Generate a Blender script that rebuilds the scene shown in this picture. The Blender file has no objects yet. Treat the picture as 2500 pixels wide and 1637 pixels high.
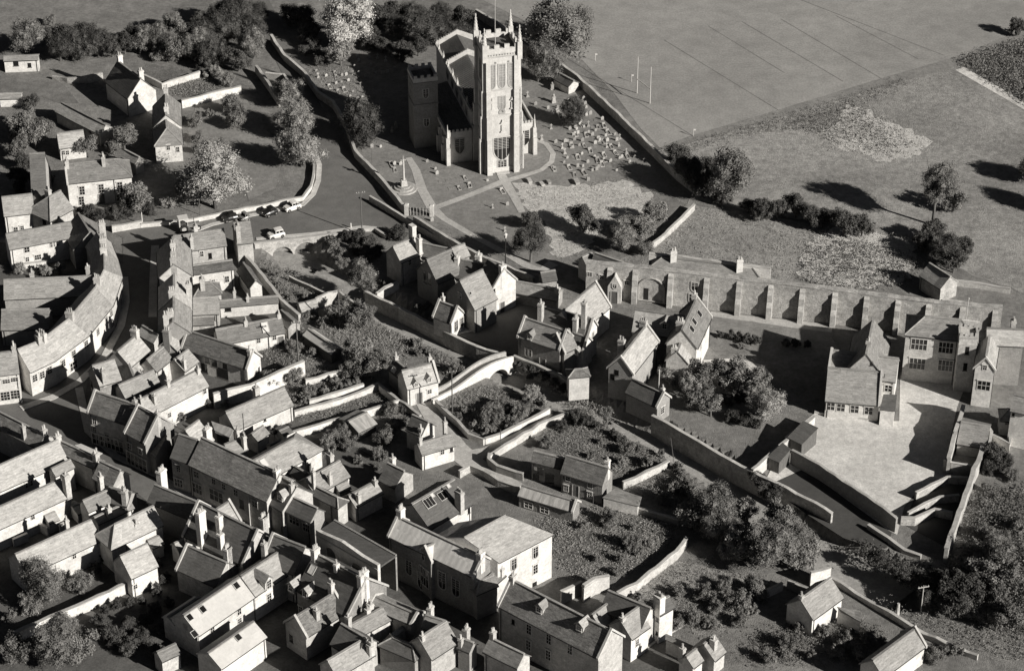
import bpy, math, random
from mathutils import Vector as V, Matrix, noise
R = math.radians
random.seed(7)
sc = bpy.context.scene
col = sc.collection

# ------------------------------------------------------------------ camera, sky, sun, exposure
CAM_H, PITCH, FOC = 215.0, R(33.4), 6000.0          # metres, tilt below horizontal, focal length in photo pixels (2500 wide)
cd = bpy.data.cameras.new('camera'); cam = bpy.data.objects.new('camera', cd); col.objects.link(cam)
cam.location = (0, 0, CAM_H); cam.rotation_euler = (R(90) - PITCH, 0, 0)
cd.sensor_width = 36.0; cd.lens = 36.0 * FOC / 2500.0; cd.clip_start = 1.0; cd.clip_end = 9000.0
sc.camera = cam
SUN_EL = R(26)
SUN_DIR = V((1.0, -0.70, 0)).normalized() * math.cos(SUN_EL) + V((0, 0, math.sin(SUN_EL)))   # towards the sun
w = bpy.data.worlds.new('World'); sc.world = w; w.use_nodes = True
nt = w.node_tree; nt.nodes.clear()
out = nt.nodes.new('ShaderNodeOutputWorld'); bg = nt.nodes.new('ShaderNodeBackground')
sky = nt.nodes.new('ShaderNodeTexSky'); sky.sky_type = 'NISHITA'; sky.sun_disc = False
sky.sun_elevation = SUN_EL; sky.sun_rotation = math.atan2(SUN_DIR.x, SUN_DIR.y)
# black-and-white film behind a red filter: the blue sky counts for its red and green only
sp = nt.nodes.new('ShaderNodeSeparateColor'); mx_ = nt.nodes.new('ShaderNodeMix'); mx_.data_type = 'FLOAT'; mx_.inputs[0].default_value = 0.0
cb_ = nt.nodes.new('ShaderNodeCombineColor'); tn = nt.nodes.new('ShaderNodeMix'); tn.data_type = 'RGBA'; tn.blend_type = 'MULTIPLY'; tn.inputs[0].default_value = 1.0; tn.inputs[7].default_value = (0.31, 0.327, 0.37, 1)
nt.links.new(sky.outputs[0], sp.inputs[0]); nt.links.new(sp.outputs[0], mx_.inputs[2]); nt.links.new(sp.outputs[1], mx_.inputs[3])
for i_ in range(3): nt.links.new(mx_.outputs[0], cb_.inputs[i_])
nt.links.new(cb_.outputs[0], tn.inputs[6]); nt.links.new(tn.outputs[2], bg.inputs[0]); nt.links.new(bg.outputs[0], out.inputs[0])
bg.inputs[1].default_value = 0.05
sl = bpy.data.lights.new('sun', 'SUN'); sun = bpy.data.objects.new('sun', sl); col.objects.link(sun)
sl.energy = 5.0; sl.angle = R(0.5); sl.color = (1.0, 0.965, 0.91)
sun.location = (60, 200, 120); sun.rotation_euler = SUN_DIR.to_track_quat('Z', 'Y').to_euler()
sc.view_settings.view_transform = 'Standard'; sc.view_settings.look = 'None'
sc.view_settings.exposure = 0.3; sc.view_settings.gamma = 1.0; sc.view_settings.use_curve_mapping = False
sc.cycles.max_bounces = 4; sc.cycles.diffuse_bounces = 1

# ------------------------------------------------------------------ picture measurements -> places on the ground
FR = [0.0, 0.0, 1.0]
def F(x0, y0, s=3.895): FR[0], FR[1], FR[2] = x0, y0, s
def ray(x, y):
    u, v = FR[0] + x / FR[2], FR[1] + y / FR[2]
    dx, dy = (u - 1250) / FOC, -(v - 818.5) / FOC
    return V((dx, math.cos(PITCH) + dy * math.sin(PITCH), -math.sin(PITCH) + dy * math.cos(PITCH)))
CP = V((0, 0, CAM_H))
def P(x, y, z=0.0):
    d = ray(x, y); return CP + d * ((z - CAM_H) / d.z)
def MPP(x, y, z=0.0):                                # metres per measured pixel there
    d = ray(x, y); return ((z - CAM_H) / d.z) / FOC / FR[2]

# ------------------------------------------------------------------ materials (all procedural)
TINT = (1.0, 0.975, 0.930)
def mat(name, base, var=0.35, scale=(0.35, 1.6, 7.0), rough=0.9, stretch=(1, 1, 1), uv=True, blotch=None, bump=0.25, stripes=None, tint=TINT, spec=0.25, rnd=0.25, metal=0.0):
    m = bpy.data.materials.new(name); m.use_nodes = True
    n, l = m.node_tree.nodes, m.node_tree.links
    b = n['Principled BSDF']; b.inputs['Roughness'].default_value = rough; b.inputs['Specular IOR Level'].default_value = spec; b.inputs['Metallic'].default_value = metal
    tc = n.new('ShaderNodeTexCoord'); mp = n.new('ShaderNodeMapping'); mp.inputs['Scale'].default_value = stretch
    l.new(tc.outputs['UV' if uv else 'Object'], mp.inputs['Vector'])
    acc = None
    for k, s in enumerate(scale):
        t = n.new('ShaderNodeTexNoise'); t.inputs['Scale'].default_value = s; t.inputs['Detail'].default_value = 4; t.inputs['Roughness'].default_value = 0.65
        l.new(mp.outputs[0], t.inputs['Vector'])
        mr = n.new('ShaderNodeMapRange'); mr.inputs[1].default_value = 0.28; mr.inputs[2].default_value = 0.72
        mr.inputs[3].default_value = 1 - var; mr.inputs[4].default_value = 1 + var
        l.new(t.outputs['Fac'], mr.inputs[0])
        if acc is None: acc = mr.outputs[0]
        else:
            mu = n.new('ShaderNodeMath'); mu.operation = 'MULTIPLY'; l.new(acc, mu.inputs[0]); l.new(mr.outputs[0], mu.inputs[1]); acc = mu.outputs[0]
    if stripes:
        axis, per, amt = stripes
        wv = n.new('ShaderNodeTexWave'); wv.bands_direction = axis; wv.inputs['Scale'].default_value = math.pi / per / 10 * 2 / 2; wv.inputs['Distortion'].default_value = 0.4
        l.new(tc.outputs['UV'], wv.inputs['Vector'])
        mr = n.new('ShaderNodeMapRange'); mr.inputs[3].default_value = 1 - amt; mr.inputs[4].default_value = 1 + amt
        l.new(wv.outputs['Fac'], mr.inputs[0])
        mu = n.new('ShaderNodeMath'); mu.operation = 'MULTIPLY'; l.new(acc, mu.inputs[0]); l.new(mr.outputs[0], mu.inputs[1]); acc = mu.outputs[0]
    if rnd:
        oi = n.new('ShaderNodeObjectInfo'); mr = n.new('ShaderNodeMapRange'); mr.inputs[3].default_value = 1 - rnd; mr.inputs[4].default_value = 1 + rnd
        l.new(oi.outputs['Random'], mr.inputs[0])
        mu = n.new('ShaderNodeMath'); mu.operation = 'MULTIPLY'; l.new(acc, mu.inputs[0]); l.new(mr.outputs[0], mu.inputs[1]); acc = mu.outputs[0]
    mx = n.new('ShaderNodeVectorMath'); mx.operation = 'SCALE'; mx.inputs[0].default_value = [base * c for c in tint]
    l.new(acc, mx.inputs['Scale']); colr = mx.outputs[0]
    if blotch:
        val, thr, sc_ = blotch
        t = n.new('ShaderNodeTexNoise'); t.inputs['Scale'].default_value = sc_; t.inputs['Detail'].default_value = 5; l.new(tc.outputs['UV' if uv else 'Object'], t.inputs['Vector'])
        mr = n.new('ShaderNodeMapRange'); mr.inputs[1].default_value = thr; mr.inputs[2].default_value = thr + 0.08; l.new(t.outputs['Fac'], mr.inputs[0])
        mi = n.new('ShaderNodeMix'); mi.data_type = 'RGBA'; l.new(mr.outputs[0], mi.inputs[0]); l.new(colr, mi.inputs[6]); mi.inputs[7].default_value = [val * c for c in tint] + [1]
        colr = mi.outputs[2]
    l.new(colr, b.inputs['Base Color'])
    if bump:
        bt = n.new('ShaderNodeTexNoise'); bt.inputs['Scale'].default_value = 5; bt.inputs['Detail'].default_value = 3; l.new(mp.outputs[0], bt.inputs['Vector'])
        bn = n.new('ShaderNodeBump'); bn.inputs['Strength'].default_value = bump; bn.inputs['Distance'].default_value = 0.12
        l.new(bt.outputs['Fac'], bn.inputs['Height']); l.new(bn.outputs[0], b.inputs['Normal'])
    return m
RS = (1, 3.2, 1)
MT = {
 'pale': mat('pale_render', 0.62, 0.19, (0.25, 0.9, 3), rnd=0.10, blotch=(0.40, 0.66, .8)),
 'lime': mat('limestone', 0.47, 0.24, (0.3, 1.3, 4), rnd=0.16),
 'ashlar': mat('church_ashlar', 0.55, 0.15, (0.2, 1.1, 4), rnd=0.0),
 'rubble': mat('rubble_stone', 0.40, 0.32, (0.4, 1.4, 4), rnd=0.10, bump=0.5),
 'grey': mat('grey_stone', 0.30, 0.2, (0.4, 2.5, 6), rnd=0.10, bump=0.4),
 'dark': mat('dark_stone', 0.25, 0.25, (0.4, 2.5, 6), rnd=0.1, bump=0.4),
 'brick': mat('old_brick', 0.30, 0.2, (0.5, 4), rnd=0.15),
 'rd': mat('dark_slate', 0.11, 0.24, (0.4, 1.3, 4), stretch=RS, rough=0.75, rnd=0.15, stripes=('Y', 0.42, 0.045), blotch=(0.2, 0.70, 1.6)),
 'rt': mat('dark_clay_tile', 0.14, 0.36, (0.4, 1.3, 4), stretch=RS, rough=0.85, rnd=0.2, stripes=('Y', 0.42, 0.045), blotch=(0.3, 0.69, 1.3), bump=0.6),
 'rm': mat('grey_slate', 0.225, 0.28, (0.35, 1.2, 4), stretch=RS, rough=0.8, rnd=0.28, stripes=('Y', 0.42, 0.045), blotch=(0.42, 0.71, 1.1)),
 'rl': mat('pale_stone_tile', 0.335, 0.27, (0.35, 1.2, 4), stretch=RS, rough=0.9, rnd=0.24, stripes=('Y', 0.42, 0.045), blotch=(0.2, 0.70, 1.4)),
 'rw': mat('whitened_sheet', 0.52, 0.08, (0.3, 2), rnd=0.05),
 'rs': mat('ribbed_lead', 0.60, 0.10, (0.3, 2), stripes=('X', 0.9, 0.09), rnd=0.05),
 'rc': mat('corrugated_iron', 0.34, 0.22, (0.4, 2), stretch=(2.2, 0.5, 1), stripes=('X', 1.1, 0.13), rnd=0.2),
 'rk': mat('speckled_tile', 0.19, 0.42, (0.4, 1.4, 4), stretch=RS, rough=0.9, rnd=0.1, stripes=('Y', 0.42, 0.045), bump=0.6),
 'cop': mat('coping_stone', 0.46, 0.18, (0.6, 3), rnd=0.12),
 'ridge': mat('ridge_tile', 0.30, 0.25, (0.8, 3), rnd=0.25),
 'pot': mat('clay_pot', 0.46, 0.15, (2,), rnd=0.3),
 'glass': mat('window_glass', 0.018, 0.2, (1,), rough=0.12, spec=0.5, bump=0, rnd=0.4),
 'white': mat('white_paint', 0.60, 0.06, (1,), rough=0.6, rnd=0.06),
 'wood': mat('weathered_wood', 0.13, 0.3, (1, 5), stretch=(4, 0.6, 1), rnd=0.25),
 'iron': mat('black_iron', 0.03, 0.2, (2,), rough=0.6, rnd=0.1),
 'blk': mat('black_paint', 0.022, 0.1, (1,), rough=0.3, spec=0.5, bump=0, rnd=0.1),
 'rubber': mat('tyre_rubber', 0.025, 0.2, (3,), rnd=0.1),
 'chrome': mat('bright_metal', 0.6, 0.05, (1,), rough=0.3, bump=0, metal=0.8, rnd=0),
 'carw': mat('cream_car_paint', 0.70, 0.03, (1,), rough=0.3, spec=0.5, bump=0, rnd=0.03),
 'carg': mat('grey_car_paint', 0.20, 0.03, (1,), rough=0.3, spec=0.5, bump=0, rnd=0.05),
 'grave': mat('headstone', 0.40, 0.25, (1.5, 5), rnd=0.25),
 # ground
 'ground': mat('rough_pasture', 0.20, 0.26, (0.06, 0.4, 1.5), uv=False, rnd=0, bump=0.8),
 'pitch': mat('mown_turf', 0.30, 0.15, (0.03, 0.3, 2.4), uv=False, rnd=0, bump=0.3),
 'mead': mat('long_grass', 0.275, 0.32, (0.05, 0.7, 2.2), uv=False, rnd=0, bump=0.9),
 'lawn': mat('mown_lawn', 0.225, 0.2, (0.1, 0.6, 1.8), uv=False, rnd=0, bump=0.4),
 'hay': mat('dry_grass', 0.52, 0.22, (0.15, 0.9, 2.0), uv=False, rnd=0, bump=0.9),
 'soil': mat('garden_soil', 0.15, 0.35, (0.3, 1.3, 4.0), uv=False, rnd=0, bump=1.0),
 'earth': mat('trodden_earth', 0.17, 0.25, (0.1, 0.6, 3.0), uv=False, rnd=0, bump=0.4),
 'cobble': mat('shade_dark_cobble', 0.11, 0.25, (0.15, 0.8, 3.0), uv=False, rnd=0, bump=0.4),
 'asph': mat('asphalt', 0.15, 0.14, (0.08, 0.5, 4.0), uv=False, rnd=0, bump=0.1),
 'court': mat('dark_tarmac_and_shade', 0.075, 0.12, (0.1, 0.8, 4.0), uv=False, rnd=0, bump=0.1),
 'pave': mat('pale_pavement', 0.5, 0.16, (0.3, 1.5, 4), uv=False, rnd=0.05, bump=0.2),
 'path': mat('gravel_path', 0.44, 0.16, (0.2, 1.2, 4.0), uv=False, rnd=0, bump=0.3),
 'yard': mat('pale_gravel', 0.60, 0.20, (0.12, 0.9, 3.5), uv=False, rnd=0, bump=0.3),
 'bed': mat('river_bed', 0.33, 0.2, (0.08, 0.7, 3.0), uv=False, rnd=0, bump=0.3),
 'line': mat('worn_line', 0.17, 0.2, (0.3, 2), uv=False, rnd=0, bump=0),
}
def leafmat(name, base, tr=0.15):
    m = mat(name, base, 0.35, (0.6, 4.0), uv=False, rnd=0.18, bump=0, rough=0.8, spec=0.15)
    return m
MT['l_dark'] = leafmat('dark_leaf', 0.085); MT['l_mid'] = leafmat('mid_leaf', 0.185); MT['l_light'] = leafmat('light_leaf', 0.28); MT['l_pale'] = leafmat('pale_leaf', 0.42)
MT['bark'] = mat('bark', 0.12, 0.3, (1, 5), stretch=(3, 0.6, 1), uv=False)

# ------------------------------------------------------------------ mesh helpers
class MB:
    def __init__(s): s.v = []; s.f = []; s.m = []
    def add(s, vs, fs, mi=0):
        b = len(s.v); s.v += [V(p) for p in vs]
        for f in fs: s.f.append([b + i for i in f]); s.m.append(mi)
    def box(s, c, ax, ay, hx, hy, z0, z1, mi=0, taper=1.0):
        ax = V(ax); ay = V(ay); c = V((c[0], c[1], 0)); q = []
        for z, k in ((z0, 1.0), (z1, taper)):
            for a, b in ((-1, -1), (1, -1), (1, 1), (-1, 1)): q.append(c + ax * (a * hx * k) + ay * (b * hy * k) + V((0, 0, z)))
        s.add(q, [(3, 2, 1, 0), (4, 5, 6, 7), (0, 1, 5, 4), (1, 2, 6, 5), (2, 3, 7, 6), (3, 0, 4, 7)], mi)
    def obox(s, o, X, Y, Z, mi=0):                    # box from corner o with edge vectors
        o, X, Y, Z = V(o), V(X), V(Y), V(Z)
        q = [o, o + X, o + X + Y, o + Y, o + Z, o + X + Z, o + X + Y + Z, o + Y + Z]
        s.add(q, [(3, 2, 1, 0), (4, 5, 6, 7), (0, 1, 5, 4), (1, 2, 6, 5), (2, 3, 7, 6), (3, 0, 4, 7)], mi)
    def bar(s, a, b, r, n=6, r2=None, mi=0):
        a, b = V(a), V(b); r2 = r if r2 is None else r2; d = (b - a).normalized()
        t = d.cross(V((0, 0, 1)) if abs(d.z) < 0.9 else V((1, 0, 0))).normalized(); u = d.cross(t)
        q = [a + (t * math.cos(2 * math.pi * i / n) + u * math.sin(2 * math.pi * i / n)) * r for i in range(n)]
        q += [b + (t * math.cos(2 * math.pi * i / n) + u * math.sin(2 * math.pi * i / n)) * r2 for i in range(n)]
        s.add(q, [(i, (i + 1) % n, n + (i + 1) % n, n + i) for i in range(n)] + [tuple(range(n - 1, -1, -1)), tuple(range(n, 2 * n))], mi)
    def prism(s, poly, z0, z1, mi=0):                 # poly list of (x,y) ccw
        n = len(poly); q = [V((p[0], p[1], z0)) for p in poly] + [V((p[0], p[1], z1)) for p in poly]
        s.add(q, [tuple(range(n - 1, -1, -1)), tuple(range(n, 2 * n))] + [(i, (i + 1) % n, n + (i + 1) % n, n + i) for i in range(n)], mi)
    def shell(s, top, faces, th, mi=0):               # top surface + underside + edges
        n = len(top); q = [V(p) for p in top]; q += [p - V((0, 0, th)) for p in q[:n]]
        fs = list(faces) + [tuple(n + i for i in reversed(f)) for f in faces]
        cnt = {}
        for f in faces:
            for i in range(len(f)):
                a, b = f[i], f[(i + 1) % len(f)]; cnt[(a, b)] = 1
        for (a, b) in list(cnt):
            if (b, a) not in cnt: fs.append((b, a, n + a, n + b))
        s.add(q, fs, mi)
    def data(s, name, mats, off=(0, 0, 0), smooth=False):
        off = V(off); me = bpy.data.meshes.new(name)
        me.from_pydata([tuple(p - off) for p in s.v], [], s.f); me.update()
        uvl = me.uv_layers.new(name='UVMap'); d = uvl.data
        for p in me.polygons:
            nn = p.normal
            if abs(nn.z) > 0.995: t = V((1, 0, 0)); b = V((0, 1, 0))
            else: t = V((0, 0, 1)).cross(nn).normalized(); b = nn.cross(t)
            for li in p.loop_indices:
                c = me.vertices[me.loops[li].vertex_index].co + off; d[li].uv = (c.dot(t), c.dot(b))
        for m_ in (mats if isinstance(mats, (list, tuple)) else [mats]): me.materials.append(MT[m_])
        for p, i in zip(me.polygons, s.m): p.material_index = i
        if smooth:
            for p in me.polygons: p.use_smooth = True
        return me
    def build(s, name, mats, parent=None, smooth=False, at=None):
        off = parent.matrix_world.translation if (parent is not None and at is None) else (at if at is not None else (0, 0, 0))
        if parent is not None: off = ORG[parent.name]
        o = bpy.data.objects.new(name, s.data(name, mats, off, smooth)); col.objects.link(o)
        if parent is not None: o.parent = parent; ORG[o.name] = V(off)
        else: o.location = off; ORG[o.name] = V(off)
        return o
ORG = {}
def tag(o, label, cat, group=None, kind=None):
    if label: o['label'] = label
    if cat: o['category'] = cat
    if group: o['group'] = group
    if kind: o['kind'] = kind
    return o
def thing(name, label, cat, loc, group=None):
    o = bpy.data.objects.new(name, None); o.empty_display_size = 0.5; o.location = loc; col.objects.link(o); ORG[o.name] = V(loc)
    return tag(o, label, cat, group, 'thing')
def put(name, me, parent, M):                         # shared mesh placed by a matrix in world space
    o = bpy.data.objects.new(name, me); col.objects.link(o)
    T = Matrix(M)
    if parent is not None: o.parent = parent; T.translation = T.translation - ORG[parent.name]; ORG[o.name] = ORG[parent.name]
    o.matrix_basis = T
    return o

# ------------------------------------------------------------------ windows and doors (shared meshes)
WC = {}
def arch(w, h, n=8, pointed=False):
    r = w / 2; pts = [(-r, -h / 2), (r, -h / 2)]
    y0 = h / 2 - (r * 1.5 if pointed else r)
    if pointed:
        for i in range(n + 1):
            a = R(0 + 60 * i / n); pts.append((-r + w * math.cos(a), y0 + w * math.sin(a) * 0.87))
        for i in range(1, n + 1):
            a = R(60 - 60 * i / n); pts.append((r - w * math.cos(a), y0 + w * math.sin(a) * 0.87))
    else:
        for i in range(n + 1):
            a = math.pi * i / n; pts.append((r * math.cos(a), y0 + r * math.sin(a)))
    return pts
def wmesh(w, h, st):
    k = (round(w, 1), round(h, 1), st)
    if k in WC: return WC[k]
    w, h = k[0], k[1]; g = MB(); f = MB()              # local: x right, y out of the wall, z up
    def bx(mb, x0, x1, z0, z1, y0, y1): mb.obox((x0, y0, z0), (x1 - x0, 0, 0), (0, y1 - y0, 0), (0, 0, z1 - z0))
    if st in 'agGL':
        pl = arch(w, h, 6, st != 'a'); n = len(pl)
        g.add([V((x, 0.02, z)) for x, z in pl], [tuple(range(n - 1, -1, -1))])
        po = [(x * (1 + 0.30 / w), z * (1 + 0.30 / h)) for x, z in pl]
        for i in range(n):
            j = (i + 1) % n; a, b, c, d = pl[i], pl[j], po[j], po[i]
            f.add([V((a[0], .01, a[1])), V((b[0], .01, b[1])), V((c[0], .01, c[1])), V((d[0], .01, d[1])), V((a[0], .09, a[1])), V((b[0], .09, b[1])), V((c[0], .09, c[1])), V((d[0], .09, d[1]))],
                  [(4, 7, 6, 5), (0, 1, 5, 4), (2, 3, 7, 6), (1, 2, 6, 5), (3, 0, 4, 7)])
        nb = {'a': max(1, round(w / 0.5)) , 'g': 2, 'G': 4, 'L': 2}[st]
        for i in range(1, nb): x = -w / 2 + w * i / nb; bx(f, x - .04, x + .04, -h / 2, h / 2 - abs(x) * 0.75 - 0.12, .03, .07)
        nz = max(2, round(h / 0.6))
        for i in range(1, nz): z = -h / 2 + (h - w * .7) * i / nz; bx(f, -w / 2, w / 2, z - .025, z + .025, .03, .06)
    elif st == 'D':
        bx(g, -w / 2, w / 2, -h / 2, h / 2, 0.0, 0.03)
        bx(f, -w / 2 - .12, -w / 2, -h / 2, h / 2 + .15, 0.01, .08); bx(f, w / 2, w / 2 + .12, -h / 2, h / 2 + .15, 0.01, .08); bx(f, -w / 2, w / 2, h / 2, h / 2 + .15, 0.01, .08)
    elif st == 'o':                                    # plain dark opening
        bx(g, -w / 2, w / 2, -h / 2, h / 2, -0.02, 0.02)
        bx(f, -w / 2 - .1, w / 2 + .1, h / 2, h / 2 + .14, 0.01, .05)
    else:
        bx(g, -w / 2, w / 2, -h / 2, h / 2, -0.02, 0.02)
        t = 0.07
        bx(f, -w / 2 - t, -w / 2 + .03, -h / 2, h / 2, .01, .07); bx(f, w / 2 - .03, w / 2 + t, -h / 2, h / 2, .01, .07)
        bx(f, -w / 2 - t, w / 2 + t, h / 2 - .03, h / 2 + t, .01, .07); bx(f, -w / 2 - .15, w / 2 + .15, -h / 2 - .14, -h / 2 + .03, .01, .14)
        nx = {'s': max(2, round(w / .4)), 'S': max(3, round(w / .8)), 'm': max(2, round(w / .6))}.get(st, 2)
        nz = {'s': max(2, round(h / .5)), 'S': 2, 'm': 2}.get(st, 2)
        bw = .022 if st == 's' else .035
        for i in range(1, nx): x = -w / 2 + w * i / nx; bx(f, x - bw, x + bw, -h / 2, h / 2, .025, .06)
        for i in range(1, nz): z = -h / 2 + h * i / nz; bx(f, -w / 2, w / 2, z - bw, z + bw, .025, .06)
    WC[k] = (g.data('window_pane', {'D': 'wood', 'L': 'grey'}.get(st, 'glass')), f.data('window_frame', 'cop' if st in 'agGDL' else ('wood' if st == 'o' else 'white')))
    return WC[k]
def window(parent, c, nrm, w_, h_, st='s', tz=None):
    nrm = V(nrm).normalized(); x = nrm.cross(V((0, 0, 1))).normalized() * -1; z = x.cross(nrm)
    if tz is not None: pass
    M = Matrix(((x.x, nrm.x, z.x, c[0]), (x.y, nrm.y, z.y, c[1]), (x.z, nrm.z, z.z, c[2]), (0, 0, 0, 1)))
    g, f = wmesh(w_, h_, st)
    a = put('door' if st == 'D' else 'window', g, parent, M)
    b = bpy.data.objects.new('door_frame' if st == 'D' else 'window_frame', f); col.objects.link(b); b.parent = a
    return a

POT = MB(); POT.bar((0, 0, 0), (0, 0, 0.55), 0.16, 7, 0.12); POT.bar((0, 0, 0.55), (0, 0, 0.62), 0.15, 7)
POT = POT.data('chimney_pot', 'pot')
def chimney(parent, c, ax, ztop, zbot, w_=1.0, d_=0.6, pots=2, m='lime'):
    w_ *= .82; d_ *= .88; ax = V((ax[0], ax[1], 0)).normalized(); ay = V((-ax.y, ax.x, 0)); b = MB()
    b.box(c, ax, ay, w_ / 2, d_ / 2, zbot, ztop - 0.34)
    b.box(c, ax, ay, w_ / 2 + .07, d_ / 2 + .07, ztop - 0.34, ztop - 0.18)
    b.box(c, ax, ay, w_ / 2 + .02, d_ / 2 + .02, ztop - 0.18, ztop)
    o = b.build('chimney', m, parent)
    for i in range(pots):
        s = (i + .5) / pots - .5; q = V((c[0], c[1], ztop)) + ax * (s * w_ * 0.85)
        k = random.uniform(.75, 1.15); put('chimney_pot', POT, o, Matrix.Translation(q) @ Matrix.Diagonal((1, 1, k, 1)))
    return o
# ------------------------------------------------------------------ buildings
LOG = []
def hit(x, y, p0, n):
    d = ray(x, y); k = d.dot(n)
    if abs(k) < 1e-6: return None
    t = (p0 - CP).dot(n) / k; return CP + d * t
def patch(mb, a, b, c, d, jit=0.07, mi=0):
    """sloping roof patch a-b (eave) d-c (ridge) as an uneven grid, returned as top verts/faces"""
    L = (b - a).length; W = (d - a).length
    nx = max(1, int(L / 1.6)); ny = max(1, int(W / 1.3)); vs = []; fs = []
    for j in range(ny + 1):
        for i in range(nx + 1):
            s, t = i / nx, j / ny
            p = (a * (1 - s) + b * s) * (1 - t) + (d * (1 - s) + c * s) * t
            k = jit * (0.4 if (i in (0, nx) or j in (0, ny)) else 1.0)
            vs.append(p + V((0, 0, random.uniform(-k, k) - jit * 1.5 * math.sin(math.pi * s) * (1 if j == ny else .5))))
    for j in range(ny):
        for i in range(nx):
            q = j * (nx + 1) + i; fs.append((q, q + 1, q + nx + 2, q + nx + 1))
    return vs, fs
def H(label, R1, R2, E, he, pitch=45, roof='rm', wall='lime', hip='00', par='00', ch=(), win=(), sky=(), dorm=(), name='house', cat='house', cm='lime', ov=0.22, base=-0.4, wmax=7.5, oth=None, group=None, hk=.76):
    tp = math.tan(R(pitch)); he = he * hk
    def geo(hr):
        A, B = P(*R1, hr), P(*R2, hr); d = B - A; d.z = 0; d.normalize(); n = V((-d.y, d.x, 0)); e = P(*E, he)
        wd = (e - A).dot(n)
        if wd < 0: n = -n; wd = -wd
        return A, B, d, n, wd
    lo, hi = he + 0.3, he + 14
    for _ in range(40):
        m = (lo + hi) / 2
        if he + geo(m)[4] * tp - m > 0: lo = m
        else: hi = m
    hr = (lo + hi) / 2
    A, B, d, n, wd = geo(hr)
    if wd > wmax or wd < 1.0:
        wd = min(max(wd, 1.2), wmax); hr = he + wd * tp; A, B, d, n, _ = geo(hr)
    LOG.append((label[:40], round(wd, 1), round(hr, 1), round((B - A).length, 1)))
    L = (B - A).length; A0 = V((A.x, A.y, 0)); 
    h1, h2 = hip[0] == '1', hip[1] == '1'; g1, g2 = par[0] == '1', par[1] == '1'
    cx = A0 + d * (L / 2)
    t = thing(name, label, cat, cx, group); Z = V((0, 0, 1))
    def pt(s, y, z): return A0 + d * s + n * y + Z * z
    # walls (local s along the ridge, y across)
    ww = wd - ov; s0 = -wd + ov if h1 else 0.0; s1 = L + wd - ov if h2 else L
    zt = he - 0.02; zr = hr - 0.12
    wb = MB(); mid = (not h1) or (not h2)
    c = [pt(s0, ww, base), pt(s1, ww, base), pt(s1, -ww, base), pt(s0, -ww, base)]
    q = c + [pt(s0, ww, zt), pt(s1, ww, zt), pt(s1, -ww, zt), pt(s0, -ww, zt)]
    fl = [(0, 1, 5, 4), (2, 3, 7, 6)]
    if h2: fl.append((1, 2, 6, 5))
    else: q.append(pt(s1, 0, zr)); fl.append((1, 2, 6, len(q) - 1, 5))
    if h1: fl.append((3, 0, 4, 7))
    else: q.append(pt(s0, 0, zr)); fl.append((3, 0, 4, len(q) - 1, 7))
    if (d.cross(n)).z > 0: fl = [tuple(reversed(f)) for f in fl]
    wb.add(q, fl); wb.build('wall', wall, t)
    # roof
    r = MB(); th = 0.16; e0 = -wd if h1 else (0.12 if g1 else -0.12); e1 = L + wd if h2 else (L - 0.12 if g2 else L + 0.12)
    ra = 0.0 if h1 else e0; rb = L if h2 else e1
    up = (d.cross(n)).z > 0
    for sg in (1, -1):
        a, b, cc, dd = pt(e0, sg * wd, he), pt(e1, sg * wd, he), pt(rb, 0, hr), pt(ra, 0, hr)
        vs, fs = patch(None, a, b, cc, dd)
        if (sg == 1) != up: pass
        nrm = (vs[fs[0][1]] - vs[fs[0][0]]).cross(vs[fs[0][2]] - vs[fs[0][1]])
        if nrm.z < 0: fs = [tuple(reversed(f)) for f in fs]
        r.shell(vs, fs, th)
    for hp, s_, x_ in ((h1, 0.0, -wd), (h2, L, L + wd)):
        if hp:
            tri = [pt(x_, wd, he), pt(x_, -wd, he), pt(s_, 0, hr)]; f = (0, 1, 2)
            if (tri[1] - tri[0]).cross(tri[2] - tri[1]).z < 0: f = (2, 1, 0)
            r.shell(tri, [f], th)
    ro = r.build('roof', roof, t)
    rid = MB(); rid.obox(pt(ra, -0.17, hr - 0.08), d * (rb - ra), n * 0.34, Z * 0.17)
    for hp, s_, x_ in ((h1, 0.0, -wd), (h2, L, L + wd)):
        if hp:
            for sg in (1, -1): rid.bar(pt(s_, 0, hr), pt(x_ * 0.985 + s_ * .015, sg * wd * .985, he + .06), 0.13, 4)
    rid.build('ridge_tiles', 'ridge', ro)
    for gp, s_, dr in ((g1, 0.0, -1), (g2, L, 1)):
        if gp:
            cb = MB()
            for sg in (1, -1):
                a = pt(s_ - .16 , sg * (wd + .12), he - .25); b = pt(s_ - .16, 0, hr + .10)
                cb.obox(a, d * .34, b - a, Z * .40)
            cb.build('gable_coping', 'cop', t)
    gt = MB()
    for sg in (1, -1): gt.bar(pt(e0, sg * (wd + .05), he - .14), pt(e1, sg * (wd + .05), he - .14), .065, 4)
    gt.build('gutter', 'iron', t)
    if L > 3.5 and he > 2.4:
        dpb = MB(); s_ = .35 if random.random() < .5 else L - .35
        for sg in (1, -1): dpb.bar(pt(s_, sg * (ww + .06), -.1), pt(s_, sg * (ww + .06), he - .12), .05, 5)
        dpb.build('drainpipe', 'iron', t)
    # faces for fittings
    faces = [(pt(0, ww, 0), n, s0, s1), (pt(0, -ww, 0), -n, s0, s1), (pt(s0, 0, 0), -d, -ww, ww), (pt(s1, 0, 0), d, -ww, ww)]
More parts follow.
